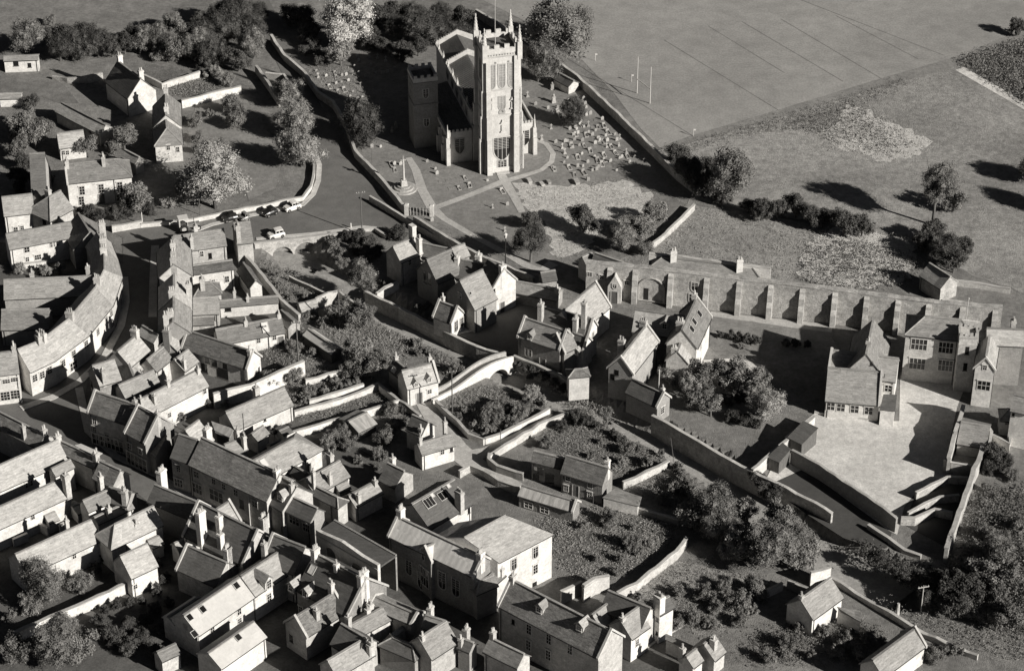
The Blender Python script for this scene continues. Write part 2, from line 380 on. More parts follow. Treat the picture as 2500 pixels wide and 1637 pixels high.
    def face_hit(x, y):
        best = None
        for i, (p0, nn, a, b) in enumerate(faces):
            if nn.dot(CP - p0) <= 0: continue
            h = hit(x, y, p0, nn)
            if h is None: continue
            k = (h - A0).dot(d) if i < 2 else (h - A0).dot(n)
            viol = max(0, a - k, k - b) + max(0, -h.z) + max(0, h.z - (hr if i > 1 else he))
            key = (round(viol, 2), (h - CP).length)
            if best is None or key < best[0]: best = (key, i, h, nn, k, a, b)
        return best
    for wd_ in win:
        x, y = wd_[0], wd_[1]; w_ = wd_[2] if len(wd_) > 2 else 0.9; h_ = wd_[3] if len(wd_) > 3 else 1.3; st = wd_[4] if len(wd_) > 4 else 's'
        if st in 'sagmo': w_ *= .8; h_ *= .92
        bf = face_hit(x, y)
        if bf is None: continue
        _, i, h, nn, k, a, b = bf
        k2 = min(max(k, a + w_ / 2 + .2), b - w_ / 2 - .2)
        h = h + (d if i < 2 else n) * (k2 - k)
        ztop = (he - .15) if i < 2 else hr - abs(k2) * tp - w_ * .3
        h.z = min(max(h.z, h_ / 2 + (0.05 if st == 'D' else .3)), max(ztop - h_ / 2, h_ / 2))
        if st == 'D': h.z = h_ / 2 + .02
        window(t, h, nn, w_, h_, st)
    slopes = []
    for sg in (1, -1):
        sn = (n * sg * tp + Z).normalized(); slopes.append((pt(0, sg * wd, he), sn, n * sg))
    def slope_hit(x, y):
        best = None
        for p0, sn, hn in slopes:
            if sn.dot(CP - p0) <= 0: continue
            h = hit(x, y, p0, sn); k = (h - A0).dot(d); yy = (h - A0).dot(hn)
            viol = max(0, -k, k - L) + max(0, -yy, yy - wd)
            if best is None or viol < best[0]: best = (viol, h, sn, hn)
        return best
    for s_ in sky:
        w_, h_ = (s_[2], s_[3]) if len(s_) > 3 else (0.8, 1.0); lite = len(s_) > 4
        _, h, sn, hn = slope_hit(s_[0], s_[1]); sl_ = sn.cross(d).normalized()
        b = MB(); o_ = h - d * w_ / 2 - sl_ * h_ / 2; b.obox(o_, d * w_, sl_ * h_, sn * .07); g = b.build('skylight', 'white' if lite else 'glass', t)
        fr = MB()
        fr.obox(o_ - d * .06 - sl_ * .06, d * (w_ + .12), sl_ * .08, sn * .11); fr.obox(o_ - d * .06 + sl_ * (h_ - .02), d * (w_ + .12), sl_ * .08, sn * .11)
        fr.obox(o_ - d * .06, d * .08, sl_ * h_, sn * .11); fr.obox(o_ + d * (w_ - .02), d * .08, sl_ * h_, sn * .11)
        if w_ > 1.2:
            for i in range(1, int(w_ / .5)): fr.obox(o_ + d * (w_ * i / int(w_ / .5) - .02), d * .04, sl_ * h_, sn * .1)
        fr.build('skylight_frame', 'cop', g)
    for dm in dorm:                                   # x,y of the foot of the dormer front, width, wall height, roof material
        w_, hh = dm[2], dm[3]; _, h, sn, hn = slope_hit(dm[0], dm[1]); top = h + Z * hh; rise = w_ * .45
        depth = (hh + rise) / tp + .2; b = MB()
        def dp(a, y, z): return h + d * a + hn * y + Z * z
        x0, x1 = -w_ / 2, w_ / 2
        b.add([dp(x0, 0, -.3), dp(x1, 0, -.3), dp(x1, 0, hh), dp(0, 0, hh + rise), dp(x0, 0, hh), dp(x0, -depth, hh), dp(x1, -depth, hh), dp(x0, -depth, -.3), dp(x1, -depth, -.3)],
              [(0, 1, 2, 3, 4), (1, 8, 6, 2), (7, 0, 4, 5)])
        do = b.build('dormer', dm[5] if len(dm) > 5 else wall, t); rb_ = MB()
        for sg in (1, -1):
            vs = [dp(sg * (x1 + .18), .2, hh - .12), dp(sg * (x1 + .18), -depth, hh - .12), dp(0, -depth, hh + rise + .06), dp(0, .2, hh + rise + .06)]; f = (0, 1, 2, 3)
            if (vs[1] - vs[0]).cross(vs[2] - vs[1]).z < 0: f = (3, 2, 1, 0)
            rb_.shell(vs, [f], .1)
        rb_.build('dormer_roof', dm[4] if len(dm) > 4 else roof, do)
        M_ = dp(0, .03, hh * .5); nn = hn; x = nn.cross(Z).normalized() * -1
        g, f = wmesh(max(.5, w_ - .5), max(.6, hh - .2), 's')
        M = Matrix(((x.x, nn.x, 0, M_.x), (x.y, nn.y, 0, M_.y), (x.z, nn.z, 1, M_.z), (0, 0, 0, 1)))
        a = put('dormer_window', g, do, M)
        fo = put('dormer_window_frame', f, do, M)
    for c_ in ch:
        dz = c_[2] if len(c_) > 2 else 1.4; w_ = c_[3] if len(c_) > 3 else 1.0; d_ = c_[4] if len(c_) > 4 else .65; po = c_[5] if len(c_) > 5 else 2
        dz = dz * .72 if dz > 0 else dz; zt_ = hr + dz; q = P(c_[0], c_[1], zt_); k = (q - A0).dot(d); y = (q - A0).dot(n)
        k = min(max(k, s0 + .3), s1 - .3); y = min(max(y, -ww + .2), ww - .2)
        chimney(t, A0 + d * k + n * y, n, zt_, max(0.5, he - .5), w_, d_, po, cm)
    return t

def TERR(rows, ridge, eave, he, rise, cat='house', name='terraced_house'):
    """joined houses along a bending street: neighbours share ridge and eave corners"""
    hr = he + rise; rw = [P(x, y, hr) for x, y in ridge]; ew = [P(x, y, he) for x, y in eave]
    for i, row in enumerate(rows):
        label, roof, wall, ch, win = row; A, B, Ea, Eb = rw[i], rw[i + 1], ew[i], ew[i + 1]
        Fa, Fb = A * 2 - Ea, B * 2 - Eb; Fa.z = Fb.z = he; Z = V((0, 0, 1)); g = lambda p, z: V((p.x, p.y, z))
        t = thing(name, label, cat, g((A + B) / 2, 0)); out = ((Ea - A) + (Eb - B)); out.z = 0; out.normalize(); ins = out * .2
        q = [g(Ea - ins, -.4), g(Eb - ins, -.4), g(Fb + ins, -.4), g(Fa + ins, -.4), g(Ea - ins, he - .05), g(Eb - ins, he - .05), g(Fb + ins, he - .05), g(Fa + ins, he - .05), g(A, hr - .12), g(B, hr - .12)]
        fl = [(0, 1, 5, 4), (2, 3, 7, 6), (1, 2, 6, 9, 5), (3, 0, 4, 8, 7)]; w_ = MB()
        if (q[1] - q[0]).cross(q[5] - q[0]).dot(out) < 0: fl = [tuple(reversed(f)) for f in fl]
        w_.add(q, fl); w_.build('wall', wall, t); r = MB()
        for a, b, c, d in ((Ea, Eb, B, A), (Fa, Fb, B, A)):
            vs, fs = patch(None, a, b, c, d, .05)
            if (vs[fs[0][1]] - vs[fs[0][0]]).cross(vs[fs[0][2]] - vs[fs[0][1]]).z < 0: fs = [tuple(reversed(f)) for f in fs]
            r.shell(vs, fs, .16)
        ro = r.build('roof', roof, t); rd = MB(); rd.bar(A + Z * .02, B + Z * .02, .15, 5); rd.build('ridge_tiles', 'ridge', ro)
        gt = MB(); gt.bar(Ea - Z * .12 + out * .06, Eb - Z * .12 + out * .06, .065, 4); gt.build('gutter', 'iron', t)
        ax = (Eb - Ea); ax.z = 0; ax.normalize(); nn = V((ax.y, -ax.x, 0)); nn = nn if nn.dot(out) > 0 else -nn
        for x in win:
            h = hit(x[0], x[1], q[0] + nn * .005, nn); s = (h - Ea).dot(ax); Lw = (Eb - Ea).dot(ax); s2 = min(max(s, x[2] / 2 + .2), Lw - x[2] / 2 - .2); h += ax * (s2 - s); h.z = min(max(h.z, x[3] / 2 + .1), he - .3 - x[3] / 2); window(t, h, nn, x[2], x[3], x[4] if len(x) > 4 else 's')
        for c in ch:
            zt = hr + 1.1; qq = P(c[0], c[1], zt); d0 = (B - A).normalized(); k = min(max((qq - A).dot(d0), .4), (B - A).length - .4); chimney(t, A + d0 * k, V((-d0.y, d0.x, 0)), zt, he, c[2] if len(c) > 2 else 1.3, .75, 3)
def SH(label, T1, T2, E1, E2, zt, ze, roof='rc', wall='wood', name='shed', cat='shed', win=(), base=-.3):
    """lean-to: top edge T1-T2 at height zt, low edge E1-E2 at height ze"""
    a, b, c, d = P(*T1, zt), P(*T2, zt), P(*E2, ze), P(*E1, ze)
    ctr = (a + b + c + d) / 4; t = thing(name, label, cat, V((ctr.x, ctr.y, 0)))
    def ins(p): 
        q = ctr - p; q.z = 0; q = q.normalized() * .18; return p + q
    k = [ins(p) for p in (a, b, c, d)]; lo = [V((p.x, p.y, base)) for p in k]; hi = [p - V((0, 0, .08)) for p in k]
    w_ = MB(); fs = [(0, 1, 5, 4), (1, 2, 6, 5), (2, 3, 7, 6), (3, 0, 4, 7)]
    if (b - a).cross(c - b).z < 0: fs = [tuple(reversed(f)) for f in fs]
    w_.add(lo + hi, fs); w_.build('wall', wall, t)
    r = MB(); f = (0, 1, 2, 3)
    if (b - a).cross(c - b).z < 0: f = (3, 2, 1, 0)
    r.shell([a, b, c, d], [f], .12); r.build('roof', roof, t)
    n = (c - d).cross(V((0, 0, 1))).normalized()
    if n.dot(ctr - c) > 0: n = -n
    for x in win:
        h = hit(x[0], x[1], k[2] , n)
        if h is not None: h.z = min(max(h.z, x[3] / 2), ze - x[3] / 2 - .1); window(t, h, n, x[2], x[3], x[4] if len(x) > 4 else 's')
    return t

# ------------------------------------------------------------------ walls, sheets
def W(label, pts, h, th=0.45, m='rubble', base=-.3, cop=True, name='garden_wall', cat='wall', rough=0.1, group=None, cm='cop'):
    if h < 5: h *= .86; th *= .8
    q = [P(x, y, h) for x, y in pts]; pl = []
    for a, b in zip(q, q[1:]):
        n = max(1, int((b - a).length / 1.5))
        for i in range(n): pl.append(a + (b - a) * (i / n))
    pl.append(q[-1]); t = thing(name, label, cat, V(((q[0].x + q[-1].x) / 2, (q[0].y + q[-1].y) / 2, 0)), group)
    def strip(mb, half, z0, z1, j):
        vs = []; 
        for i, p in enumerate(pl):
            a = pl[max(0, i - 1)]; b = pl[min(len(pl) - 1, i + 1)]; d = (b - a); d.z = 0; d.normalize(); n = V((-d.y, d.x, 0))
            k = random.uniform(-j, j); k2 = random.uniform(-j, j) * .5
            vs += [V((p.x, p.y, z0)) + n * half, V((p.x, p.y, z1 + k)) + n * (half + k2), V((p.x, p.y, z1 + k)) - n * (half - k2), V((p.x, p.y, z0)) - n * half]
        fs = []
        for i in range(len(pl) - 1):
            o = i * 4
            for e in range(3): fs.append((o + e, o + 4 + e, o + 5 + e, o + 1 + e))
            fs.append((o + 3, o + 7, o + 4, o))
        e = (len(pl) - 1) * 4; fs += [(0, 1, 2, 3), (e + 3, e + 2, e + 1, e)]
        mb.add(vs, fs)
    b = MB(); strip(b, th / 2, base, h - (.12 if cop else 0), rough * (0.3 if cop else 1)); b.build('wall_body', m, t)
    if cop: c = MB(); strip(c, th / 2 + .06, h - .10, h + .03, rough); c.build('coping', cm, t)
    return t
def tri_fill(pts):
    from mathutils.geometry import tessellate_polygon
    return [tuple(t) for t in tessellate_polygon([pts])]
def sheet(name, pts, z, m, world=False, kind='structure', th=0.0, parent=None):
    q = [V(p) if world else P(p[0], p[1], z) for p in pts]
    if m in ('hay', 'soil', 'mead', 'lawn'):           # grown edges are ragged, not ruled
        rg = random.Random(len(q) * 7 + int(q[0].x * 10)); e = []
        for a, c in zip(q, q[1:] + q[:1]):
            n = min(40, max(1, int((c - a).length / .9)))
            for i in range(n):
                p = a + (c - a) * (i / n); k = .75 if m == 'hay' else .35; e.append(p + V((rg.uniform(-k, k), rg.uniform(-k, k), 0)))
        q = e
    q = [V((p.x, p.y, z)) for p in q]; b = MB(); fs = []
    for f in tri_fill(q):
        a, b_, c = (q[i] for i in f)
        fs.append(f if (b_ - a).cross(c - b_).z > 0 else tuple(reversed(f)))
    if th: b.shell(q, fs, th)
    else: b.add(q, fs)
    o = b.build(name, m, parent)
    if kind and parent is None: o['kind'] = kind
    return o
def ribbon(name, pts, wdt, z, m, th=0.0, kind='structure', parent=None):
    q = [P(x, y, z) for x, y in pts]; l, r = [], []
    for i, p in enumerate(q):
        a = q[max(0, i - 1)]; b = q[min(len(q) - 1, i + 1)]; d = (b - a).normalized(); n = V((-d.y, d.x, 0)); k = wdt[i] if isinstance(wdt, (list, tuple)) else wdt
        l.append(p + n * k / 2); r.append(p - n * k / 2)
    mb = MB(); n = len(q); vs = l + r; fs = [(n + i, n + i + 1, i + 1, i) for i in range(n - 1)]
    if th: mb.shell(vs, fs, th)
    else: mb.add(vs, fs)
    o = mb.build(name, m, parent)
    if kind and parent is None: o['kind'] = kind
    return o

# ------------------------------------------------------------------ plants
def crown_mesh(name, seed, n, leaf, m, shape='broad', clumps=34):
    rg = random.Random(seed); cl = []; lobes = []
    for i in range(6):
        d = V((rg.gauss(0, 1), rg.gauss(0, 1), rg.gauss(0, .8))).normalized(); lobes.append((d * rg.uniform(.3, .55), rg.uniform(.38, .58)))
    lobes.append((V((0, 0, .1)), .6))
    for i in range(clumps):
        c0, R0 = lobes[i % len(lobes)]
        d = V((rg.gauss(0, 1), rg.gauss(0, 1), rg.gauss(0, 1) + .15)).normalized(); p = c0 + d * R0 * rg.uniform(.55, 1.0)
        r = rg.uniform(.13, .30)
        if shape == 'yew': p = V((p.x * .8, p.y * .8, p.z * 1.35)); r = rg.uniform(.2, .3)
        elif shape == 'tall':
            k = 1 - .25 * (p.z + 1) / 2; p = V((p.x * k, p.y * k, p.z * 1.15))
        else: p.z = p.z * .85
        cl.append((p, r))
    wts = [r * r for _, r in cl]; pick = rg.choices(range(len(cl)), wts, k=n)
    b = MB(); vs = b.v; fs = b.f
    for i in range(n):
        c, r = cl[pick[i]]
        dv = V((rg.gauss(0, 1), rg.gauss(0, 1), rg.gauss(0, 1) + .3)).normalized()
        p = c + dv * r * (rg.uniform(.6, 1.05) if rg.random() < .85 else rg.uniform(1.0, 1.35))
        nn = (dv + V((rg.gauss(0, .5), rg.gauss(0, .5), rg.gauss(0, .5)))).normalized()
        t = nn.cross(V((rg.uniform(-1, 1), rg.uniform(-1, 1), rg.uniform(-1, 1)))).normalized(); u = nn.cross(t); s = leaf * rg.uniform(.5, 1.35); s2 = s * rg.uniform(.45, .85)
        k = len(vs); vs += [p - t * s, p + u * s2, p + t * s, p - u * s2]; fs.append((k, k + 1, k + 2, k + 3)); b.m.append(0)
    for c, r in cl:                                   # solid core added inside each clump to block light
        k = len(vs); q = []
        for (x, y, z) in ((1, 0, 0), (-1, 0, 0), (0, 1, 0), (0, -1, 0), (0, 0, 1), (0, 0, -1)): q.append(c + V((x, y, z)) * r * .6 * rg.uniform(.8, 1.15))
        vs += q
        for f in ((0, 2, 4), (2, 1, 4), (1, 3, 4), (3, 0, 4), (2, 0, 5), (1, 2, 5), (3, 1, 5), (0, 3, 5)): fs.append([k + i for i in f]); b.m.append(0)
    me = bpy.data.meshes.new(name); me.from_pydata([tuple(p) for p in vs], [], fs); me.update(); me.materials.append(MT[m]); return me
CR = {}
def crown(kind, big):
    k = (kind, big, random.randrange(3))
    if k not in CR:
        shape, m = {'dark': ('broad', 'l_dark'), 'mid': ('broad', 'l_mid'), 'light': ('broad', 'l_light'), 'pale': ('tall', 'l_pale'), 'yew': ('yew', 'l_dark'), 'tall': ('tall', 'l_mid'), 'cone': ('cone', 'l_mid')}[kind]
        n, leaf, cl = {2: (26000, .021, 120), 1: (7000, .044, 55), 0: (2200, .078, 24)}[big]
        CR[k] = crown_mesh('crown_%s' % kind, hash((kind, big, k[2])) % 9999 if False else (len(CR) * 37 + 11), n, leaf, m, shape, cl)
    return CR[k]
TR = {}
def trunk_mesh(k):
    if k in TR: return TR[k]
    rg = random.Random(k * 5 + 3); b = MB(); b.bar((0, 0, -.3), (0.03, 0.02, .75), .085, 7, .055)
    for i in range(5):
        a = 2 * math.pi * i / 5 + rg.uniform(-.4, .4); z = rg.uniform(.45, .72); e = V((math.cos(a) * rg.uniform(.35, .6), math.sin(a) * rg.uniform(.35, .6), z + rg.uniform(.35, .7)))
        b.bar((0.02, 0.01, z), e, .038, 5, .014); b.bar(e, e + V((rg.uniform(-.2, .2), rg.uniform(-.2, .2), .25)), .014, 4, .006)
    b.bar((.03, .02, .75), (rg.uniform(-.1, .1), rg.uniform(-.1, .1), 1.5), .055, 6, .012)
    TR[k] = b.data('trunk', 'bark'); return TR[k]
def T(kind, label, x, y, r, lift=None, group=None, asp=1.0, name=None):
    """tree or bush: measured crown centre and crown radius"""
    z = 0.0; r = r * 1.12
    for _ in range(4): rm = r * MPP(x, y, z); z = rm * (lift if lift is not None else (.92 if rm > 2.2 else .7)) * asp
    c = P(x, y, z); big = 2 if rm > 3.2 else (1 if rm > 1.3 else 0); tree = rm > 2.2
    t = thing(name or ('tree' if tree else 'bush'), label, 'tree' if tree else 'bush', V((c.x, c.y, 0)), group)
    rz = random.uniform(0, 6.28)
    M = Matrix.Translation(c) @ Matrix.Rotation(rz, 4, 'Z') @ Matrix.Diagonal((rm, rm, rm * asp * random.uniform(.92, 1.06), 1))
    put('crown', crown(kind, big), t, M)
    k = max(z / 1.0, .3)
    put('trunk' if tree else 'stem', trunk_mesh(random.randrange(3)), t, Matrix.Translation((c.x, c.y, 0)) @ Matrix.Rotation(rz, 4, 'Z') @ Matrix.Diagonal((rm * .9, rm * .9, k, 1)))
    return t
def inpoly(p, q):
    c = False; j = len(q) - 1
    for i in range(len(q)):
        if (q[i].y > p.y) != (q[j].y > p.y) and p.x < (q[j].x - q[i].x) * (p.y - q[i].y) / (q[j].y - q[i].y) + q[i].x: c = not c
        j = i
    return c
def VEG(name, label, cat, pts, dens, size, hgt, m, row=None, z0=0.0, seed=1):
    """ground cover nobody could count: tufts of small leaves over a patch"""
    q = [P(x, y, z0) for x, y in pts]; rg = random.Random(seed); b = MB(); x0, x1 = min(p.x for p in q), max(p.x for p in q); y0, y1 = min(p.y for p in q), max(p.y for p in q)
    size *= .46; dens *= 3.0; hgt *= .75; n = int((x1 - x0) * (y1 - y0) * dens)
    if row: dx, dy, per = row; L = math.hypot(dx, dy); dx, dy = dx / L, dy / L
    for _ in range(n):
        p = V((rg.uniform(x0, x1), rg.uniform(y0, y1), z0))
        if row:
            s = p.x * -dy + p.y * dx; per_ = per * 1.45; s2 = round(s / per_) * per_ + rg.gauss(0, per_ * .10); p.x += (s2 - s) * -dy; p.y += (s2 - s) * dx
        if not inpoly(p, q): continue
        k = .5 + .5 * noise.noise(p * .35); 
        if rg.random() > .35 + .9 * k: continue
        p.x += rg.gauss(0, .7); p.y += rg.gauss(0, .7); hh = hgt * rg.uniform(.4, 1.1) * (.5 + k)
        for _i in range(4):
            o = p + V((rg.gauss(0, size), rg.gauss(0, size), hh * rg.uniform(.15, 1))); t = V((rg.uniform(-1, 1), rg.uniform(-1, 1), rg.uniform(-.5, .5))).normalized(); u = V((rg.uniform(-.6, .6), rg.uniform(-.6, .6), 1)).normalized().cross(t); u = u if rg.random() < .5 else V((rg.uniform(-.3, .3), rg.uniform(-.3, .3), 1))
            a = size * rg.uniform(.4, 1); b.add([o - t * a, o + u * a * .6, o + t * a, o - u * a * .6], [(0, 1, 2, 3)])
    o = b.build(name, m); tag(o, label, cat, None, 'stuff'); return o
# ================================================================== THE SETTING
F(0, 0, 1)
RIV = [(690, 600, 6), (730, 645, 7), (775, 680, 8), (835, 715, 8), (905, 748, 6), (977, 793, 5), (1028, 820, 4.6), (1105, 852, 4.6), (1157, 874, 4.8), (1200, 898, 5.2), (1245, 924, 5.4), (1320, 962, 5.0), (1364, 982, 4.6), (1454, 1021, 4.2), (1531, 1056, 4.2),
       (1634, 1102, 4.4), (1711, 1147, 4.6), (1790, 1196, 5), (1900, 1290, 6), (2000, 1350, 7), (2120, 1420, 8), (2200, 1465, 7)]
RC = [(P(u, v, -2.0), wd) for u, v, wd in RIV]
def river_d(p):                                      # signed distance to the river channel edge, negative inside
    best = 1e9
    for (a, wa), (b, wb) in zip(RC, RC[1:]):
        d = V((b.x - a.x, b.y - a.y)); q = V((p[0] - a.x, p[1] - a.y)); t = min(1, max(0, q.dot(d) / d.length_squared))
        best = min(best, (q - d * t).length - (wa + (wb - wa) * t) / 2)
    return best
def axis(c0, c1, st):
    a = [c0 + st * i for i in range(int((c1 - c0) / st) + 1)]
    return [-6000, -2500, -900, -400, -220] + [x for x in a] + [220 if c1 < 220 else 600, 900, 2500, 6000]
xs = [-6000, -2500, -900, -400, -220] + [-130 + 1.0 * i for i in range(261)] + [220, 400, 900, 2500, 6000]
ys = [-3000, -900, -200, 100, 190] + [222 + 1.0 * i for i in range(260)] + [520, 640, 900, 2500, 9000]
gb = MB(); idx = {}
for j, y in enumerate(ys):
    for i, x in enumerate(xs):
        z = 0.0
        if -70 < x < 80 and 230 < y < 400:
            dd = river_d((x, y))
            if dd < 1.6: k = min(1, max(0, (1.6 - dd) / 2.6)); z = -2.5 * k * k * (3 - 2 * k)
        idx[(i, j)] = len(gb.v); gb.v.append(V((x, y, z)))
for j in range(len(ys) - 1):
    for i in range(len(xs) - 1): gb.f.append([idx[(i, j)], idx[(i + 1, j)], idx[(i + 1, j + 1)], idx[(i, j + 1)]]); gb.m.append(0)
me = bpy.data.meshes.new('ground'); me.from_pydata([tuple(p) for p in gb.v], [], gb.f); me.materials.append(MT['ground'])
g = bpy.data.objects.new('ground', me); col.objects.link(g); g['kind'] = 'structure'
# river bed: a shallow silty stream
l, r = [], []
for i, (p, wd) in enumerate(RC):
    a = RC[max(0, i - 1)][0]; b = RC[min(len(RC) - 1, i + 1)][0]; d = (b - a).normalized(); n = V((-d.y, d.x, 0)); l.append(V((p.x, p.y, -1.9)) + n * (wd / 2 + .5)); r.append(V((p.x, p.y, -1.9)) - n * (wd / 2 + .5))
b = MB(); n = len(l); b.add(l + r, [(n + i, n + i + 1, i + 1, i) for i in range(n - 1)]); o = b.build('river', 'bed'); o['kind'] = 'structure'

# --- fields
F(1500, 0, 2.361)
field = sheet('sports_field', [(-1050, -60), (-300, -60), (2700, -60), (2700, 70), (2330, 235), (1990, 345), (1600, 450), (1000, 630), (460, 790), (260, 850), (150, 740), (0, 540), (-300, 230), (-800, -20)], .03, 'pitch')
for a, b_ in (((-620, 120), (455, 785)), ((285, 230), (945, 635)), ((540, 150), (980, 420)), ((735, 125), (1320, 470)), ((960, 110), (1550, 460)), ((1275, 90), (1750, 340)), ((1000, -30), (1900, 320))):
    ribbon('pitch_marking', [a, b_], .17, .045, 'line', parent=field)
ribbon('footpath', [(2700, 80), (2300, 225), (1990, 350), (1600, 460), (1000, 640), (450, 800), (300, 850)], [3.2, 3.2, 3.2, 3, 2.6, 2.2, 1.5], .06, 'lawn')
sheet('meadow', [(240, 870), (460, 810), (1000, 660), (1600, 480), (1990, 370), (2330, 600), (2700, 800), (2700, 1800), (2100, 1600), (1800, 1450), (1250, 1290), (700, 1200), (480, 1150)], .03, 'mead')
sheet('rough_ground', [(440, 1150), (480, 1190), (800, 1230), (1260, 1310), (1080, 1440), (1030, 1620), (1000, 1640), (0, 1510), (200, 1400)], .035, 'mead')
sheet('rubble_patch', [(1190, 745), (1290, 690), (1300, 640), (1350, 600), (1420, 612), (1460, 640), (1600, 705), (1700, 740), (1825, 820), (1770, 880), (1640, 910), (1560, 938), (1480, 900), (1390, 870), (1280, 850), (1220, 800)], .05, 'hay')
sheet('weedy_ground', [(1060, 1600), (1080, 1480), (1120, 1400), (1200, 1340), (1290, 1310), (1450, 1330), (1560, 1350), (1700, 1390), (1750, 1530), (1650, 1640), (1300, 1680)], .05, 'hay')
ribbon('concrete_path', [(1990, 395), (2330, 590), (2600, 745)], 2.2, .06, 'yard')
F(1000, 0)
sheet('churchyard', [(-460, 690), (600, 600), (1200, 680), (1480, 560), (1700, 760), (2000, 1080), (2337, 1420), (2337, 1640), (2500, 1800), (2000, 1900), (1300, 1990), (1400, 2500), (1200, 2560), (0, 2000), (-300, 1850), (-520, 1560), (-640, 1250), (-1060, 700)], .03, 'lawn')
F(1000, 400)
sheet('uncut_grass', [(980, 180), (1300, 215), (1700, 200), (2000, 150), (2330, 310), (2200, 480), (1880, 560), (1700, 800), (1440, 900), (1340, 830), (1330, 680), (1200, 470), (1080, 400)], .045, 'hay')
ribbon('churchyard_path', [(-10, -60), (60, 60), (120, 250), (215, 420), (330, 520), (600, 680), (900, 840), (1100, 960), (1250, 1010), (1370, 940)], [1.1, 1.5, 1.7, 1.9, 1.3, 1.2, 1.3, 1.5, 1.6, 2.2], .065, 'path')
ribbon('churchyard_path', [(215, 425), (560, 300), (880, 170), (1060, 120), (1250, 60), (1350, -20), (1365, -100), (1300, -190), (1200, -230)], [1.3, 1.3, 1.5, 1.2, 1.0, 1.0, 1.0, 1.0, 1.0], .069, 'path')
ribbon('churchyard_path', [(850, 60), (910, 170), (1000, 320), (1070, 460)], [1.4, 1.7, 1.5, 1.2], .073, 'path')
F(0, 0, 1)
sheet('town_ground', [(-300, 560), (480, 640), (640, 700), (760, 800), (700, 1000), (980, 1150), (1000, 1300), (1300, 1480), (1650, 1560), (1750, 1720), (-300, 1720)], .018, 'cobble')  # yard cobbles, darkened to carry the shade between the houses
# --- roads (asphalt), pavements with a real step
F(0, 0, 1)
sheet('road', [(640, -30), (690, 60), (745, 180), (800, 290), (850, 365), (905, 440), (985, 530), (1010, 560), (962, 575), (930, 590), (850, 565), (700, 590), (560, 620), (430, 640), (415, 790), (330, 830), (215, 920), (205, 985), (230, 1060),
               (300, 1110), (420, 1200), (560, 1290), (720, 1370), (800, 1420), (900, 1470), (1010, 1520), (1100, 1580), (1150, 1660), (1000, 1660), (900, 1560), (820, 1500), (700, 1430), (540, 1340), (420, 1270), (330, 1200), (210, 1130), (120, 1070), (-40, 1010), (-40, 950), (60, 955), (160, 890), (230, 820), (285, 740),
               (300, 640), (300, 580), (262, 560), (330, 545), (450, 520), (470, 555), (600, 525), (700, 505), (755, 470), (782, 425), (780, 390), (760, 330), (715, 240), (680, 160), (640, 80), (605, -30)], .05, 'asph')
F(600, 350)
ribbon('pavement', [(-560, 860), (-330, 770), (0, 690), (300, 630), (540, 580), (640, 480), (690, 350), (700, 200), (670, 120)], .9, .14, 'pave', th=.16)
ribbon('pavement', [(100, 905), (700, 850), (1110, 790), (1230, 800), (1340, 880)], .8, .14, 'pave', th=.16)
F(0, 650)
ribbon('pavement', [(1180, 100), (1195, 330), (1150, 560), (1000, 850), (760, 1090), (500, 1240), (200, 1345)], 1.3, .14, 'pave', th=.16)
ribbon('pavement', [(1475, -200), (1460, 100), (1450, 480)], 1.3, .14, 'pave', th=.16)
ribbon('pavement', [(750, 1150), (840, 1560), (1100, 1800), (1500, 1980), (1750, 2150), (2300, 2450)], 1.2, .14, 'pave', th=.16)
# --- lanes, yards, courts
F(900, 700)
ribbon('lane', [(480, 1010), (560, 1130), (680, 1330), (820, 1530), (1020, 1700), (1250, 1830), (1500, 1960), (1700, 2060), (1980, 2180)], [2.5, 3.0, 3.2, 3.8, 3.6, 3.0, 2.8, 2.6, 2.6], .055, 'path')
ribbon('lane', [(900, 1620), (1150, 1560), (1450, 1370), (1720, 1190)], [3, 2.4, 2.0, 1.6], .059, 'path')
sheet('school_yard', [(960, 330), (1060, 300), (1370, 130), (1750, 200), (2000, 330), (2050, 520), (1400, 640), (1280, 640), (1060, 540), (780, 430)], .04, 'asph')
sheet('pale_forecourt', [(820, 430), (960, 320), (1060, 290), (1260, 200), (1370, 110), (1390, 140), (1250, 230), (1130, 310), (980, 330), (1050, 410), (850, 450)], .06, 'yard')
F(1900, 850)
sheet('gravel_yard', [(340, 620), (880, 690), (1150, 690), (1160, 260), (1800, 300), (1700, 560), (1600, 1040), (1600, 1200), (1310, 1370), (1200, 1500), (1130, 1770), (880, 1640), (120, 990), (60, 840)], .04, 'yard')
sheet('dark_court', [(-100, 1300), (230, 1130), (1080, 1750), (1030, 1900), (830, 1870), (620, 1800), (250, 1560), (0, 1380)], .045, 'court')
sheet('court_bay_shade', [(1310, 1400), (1780, 1240), (1860, 1150), (1620, 1900), (1170, 1660), (1235, 1560)], .05, 'court')  # dark sheet painting the shade inside the court bays
sheet('pale_corner', [(-50, 1110), (60, 1060), (230, 1150), (-60, 1280), (-120, 1250)], .05, 'yard')
F(1300, 550)
sheet('school_lawn', [(1700, 880), (2500, 950), (2850, 1000), (2900, 1250), (2450, 1280), (1750, 1200), (1620, 1150)], .04, 'lawn')
ribbon('garden_path', [(1690, 840), (2100, 890), (2500, 940), (2850, 980)], [1.4, 1.6, 2.2, 2.2], .055, 'path')
sheet('garden_terrace', [(1620, 1280), (1950, 1260), (2200, 1330), (2280, 1420), (1900, 1450), (1700, 1400)], .05, 'yard')
sheet('garden_lawn', [(1450, 1480), (2350, 1560), (2250, 1600), (2070, 1830), (1700, 1640), (1330, 1480)], .05, 'lawn')
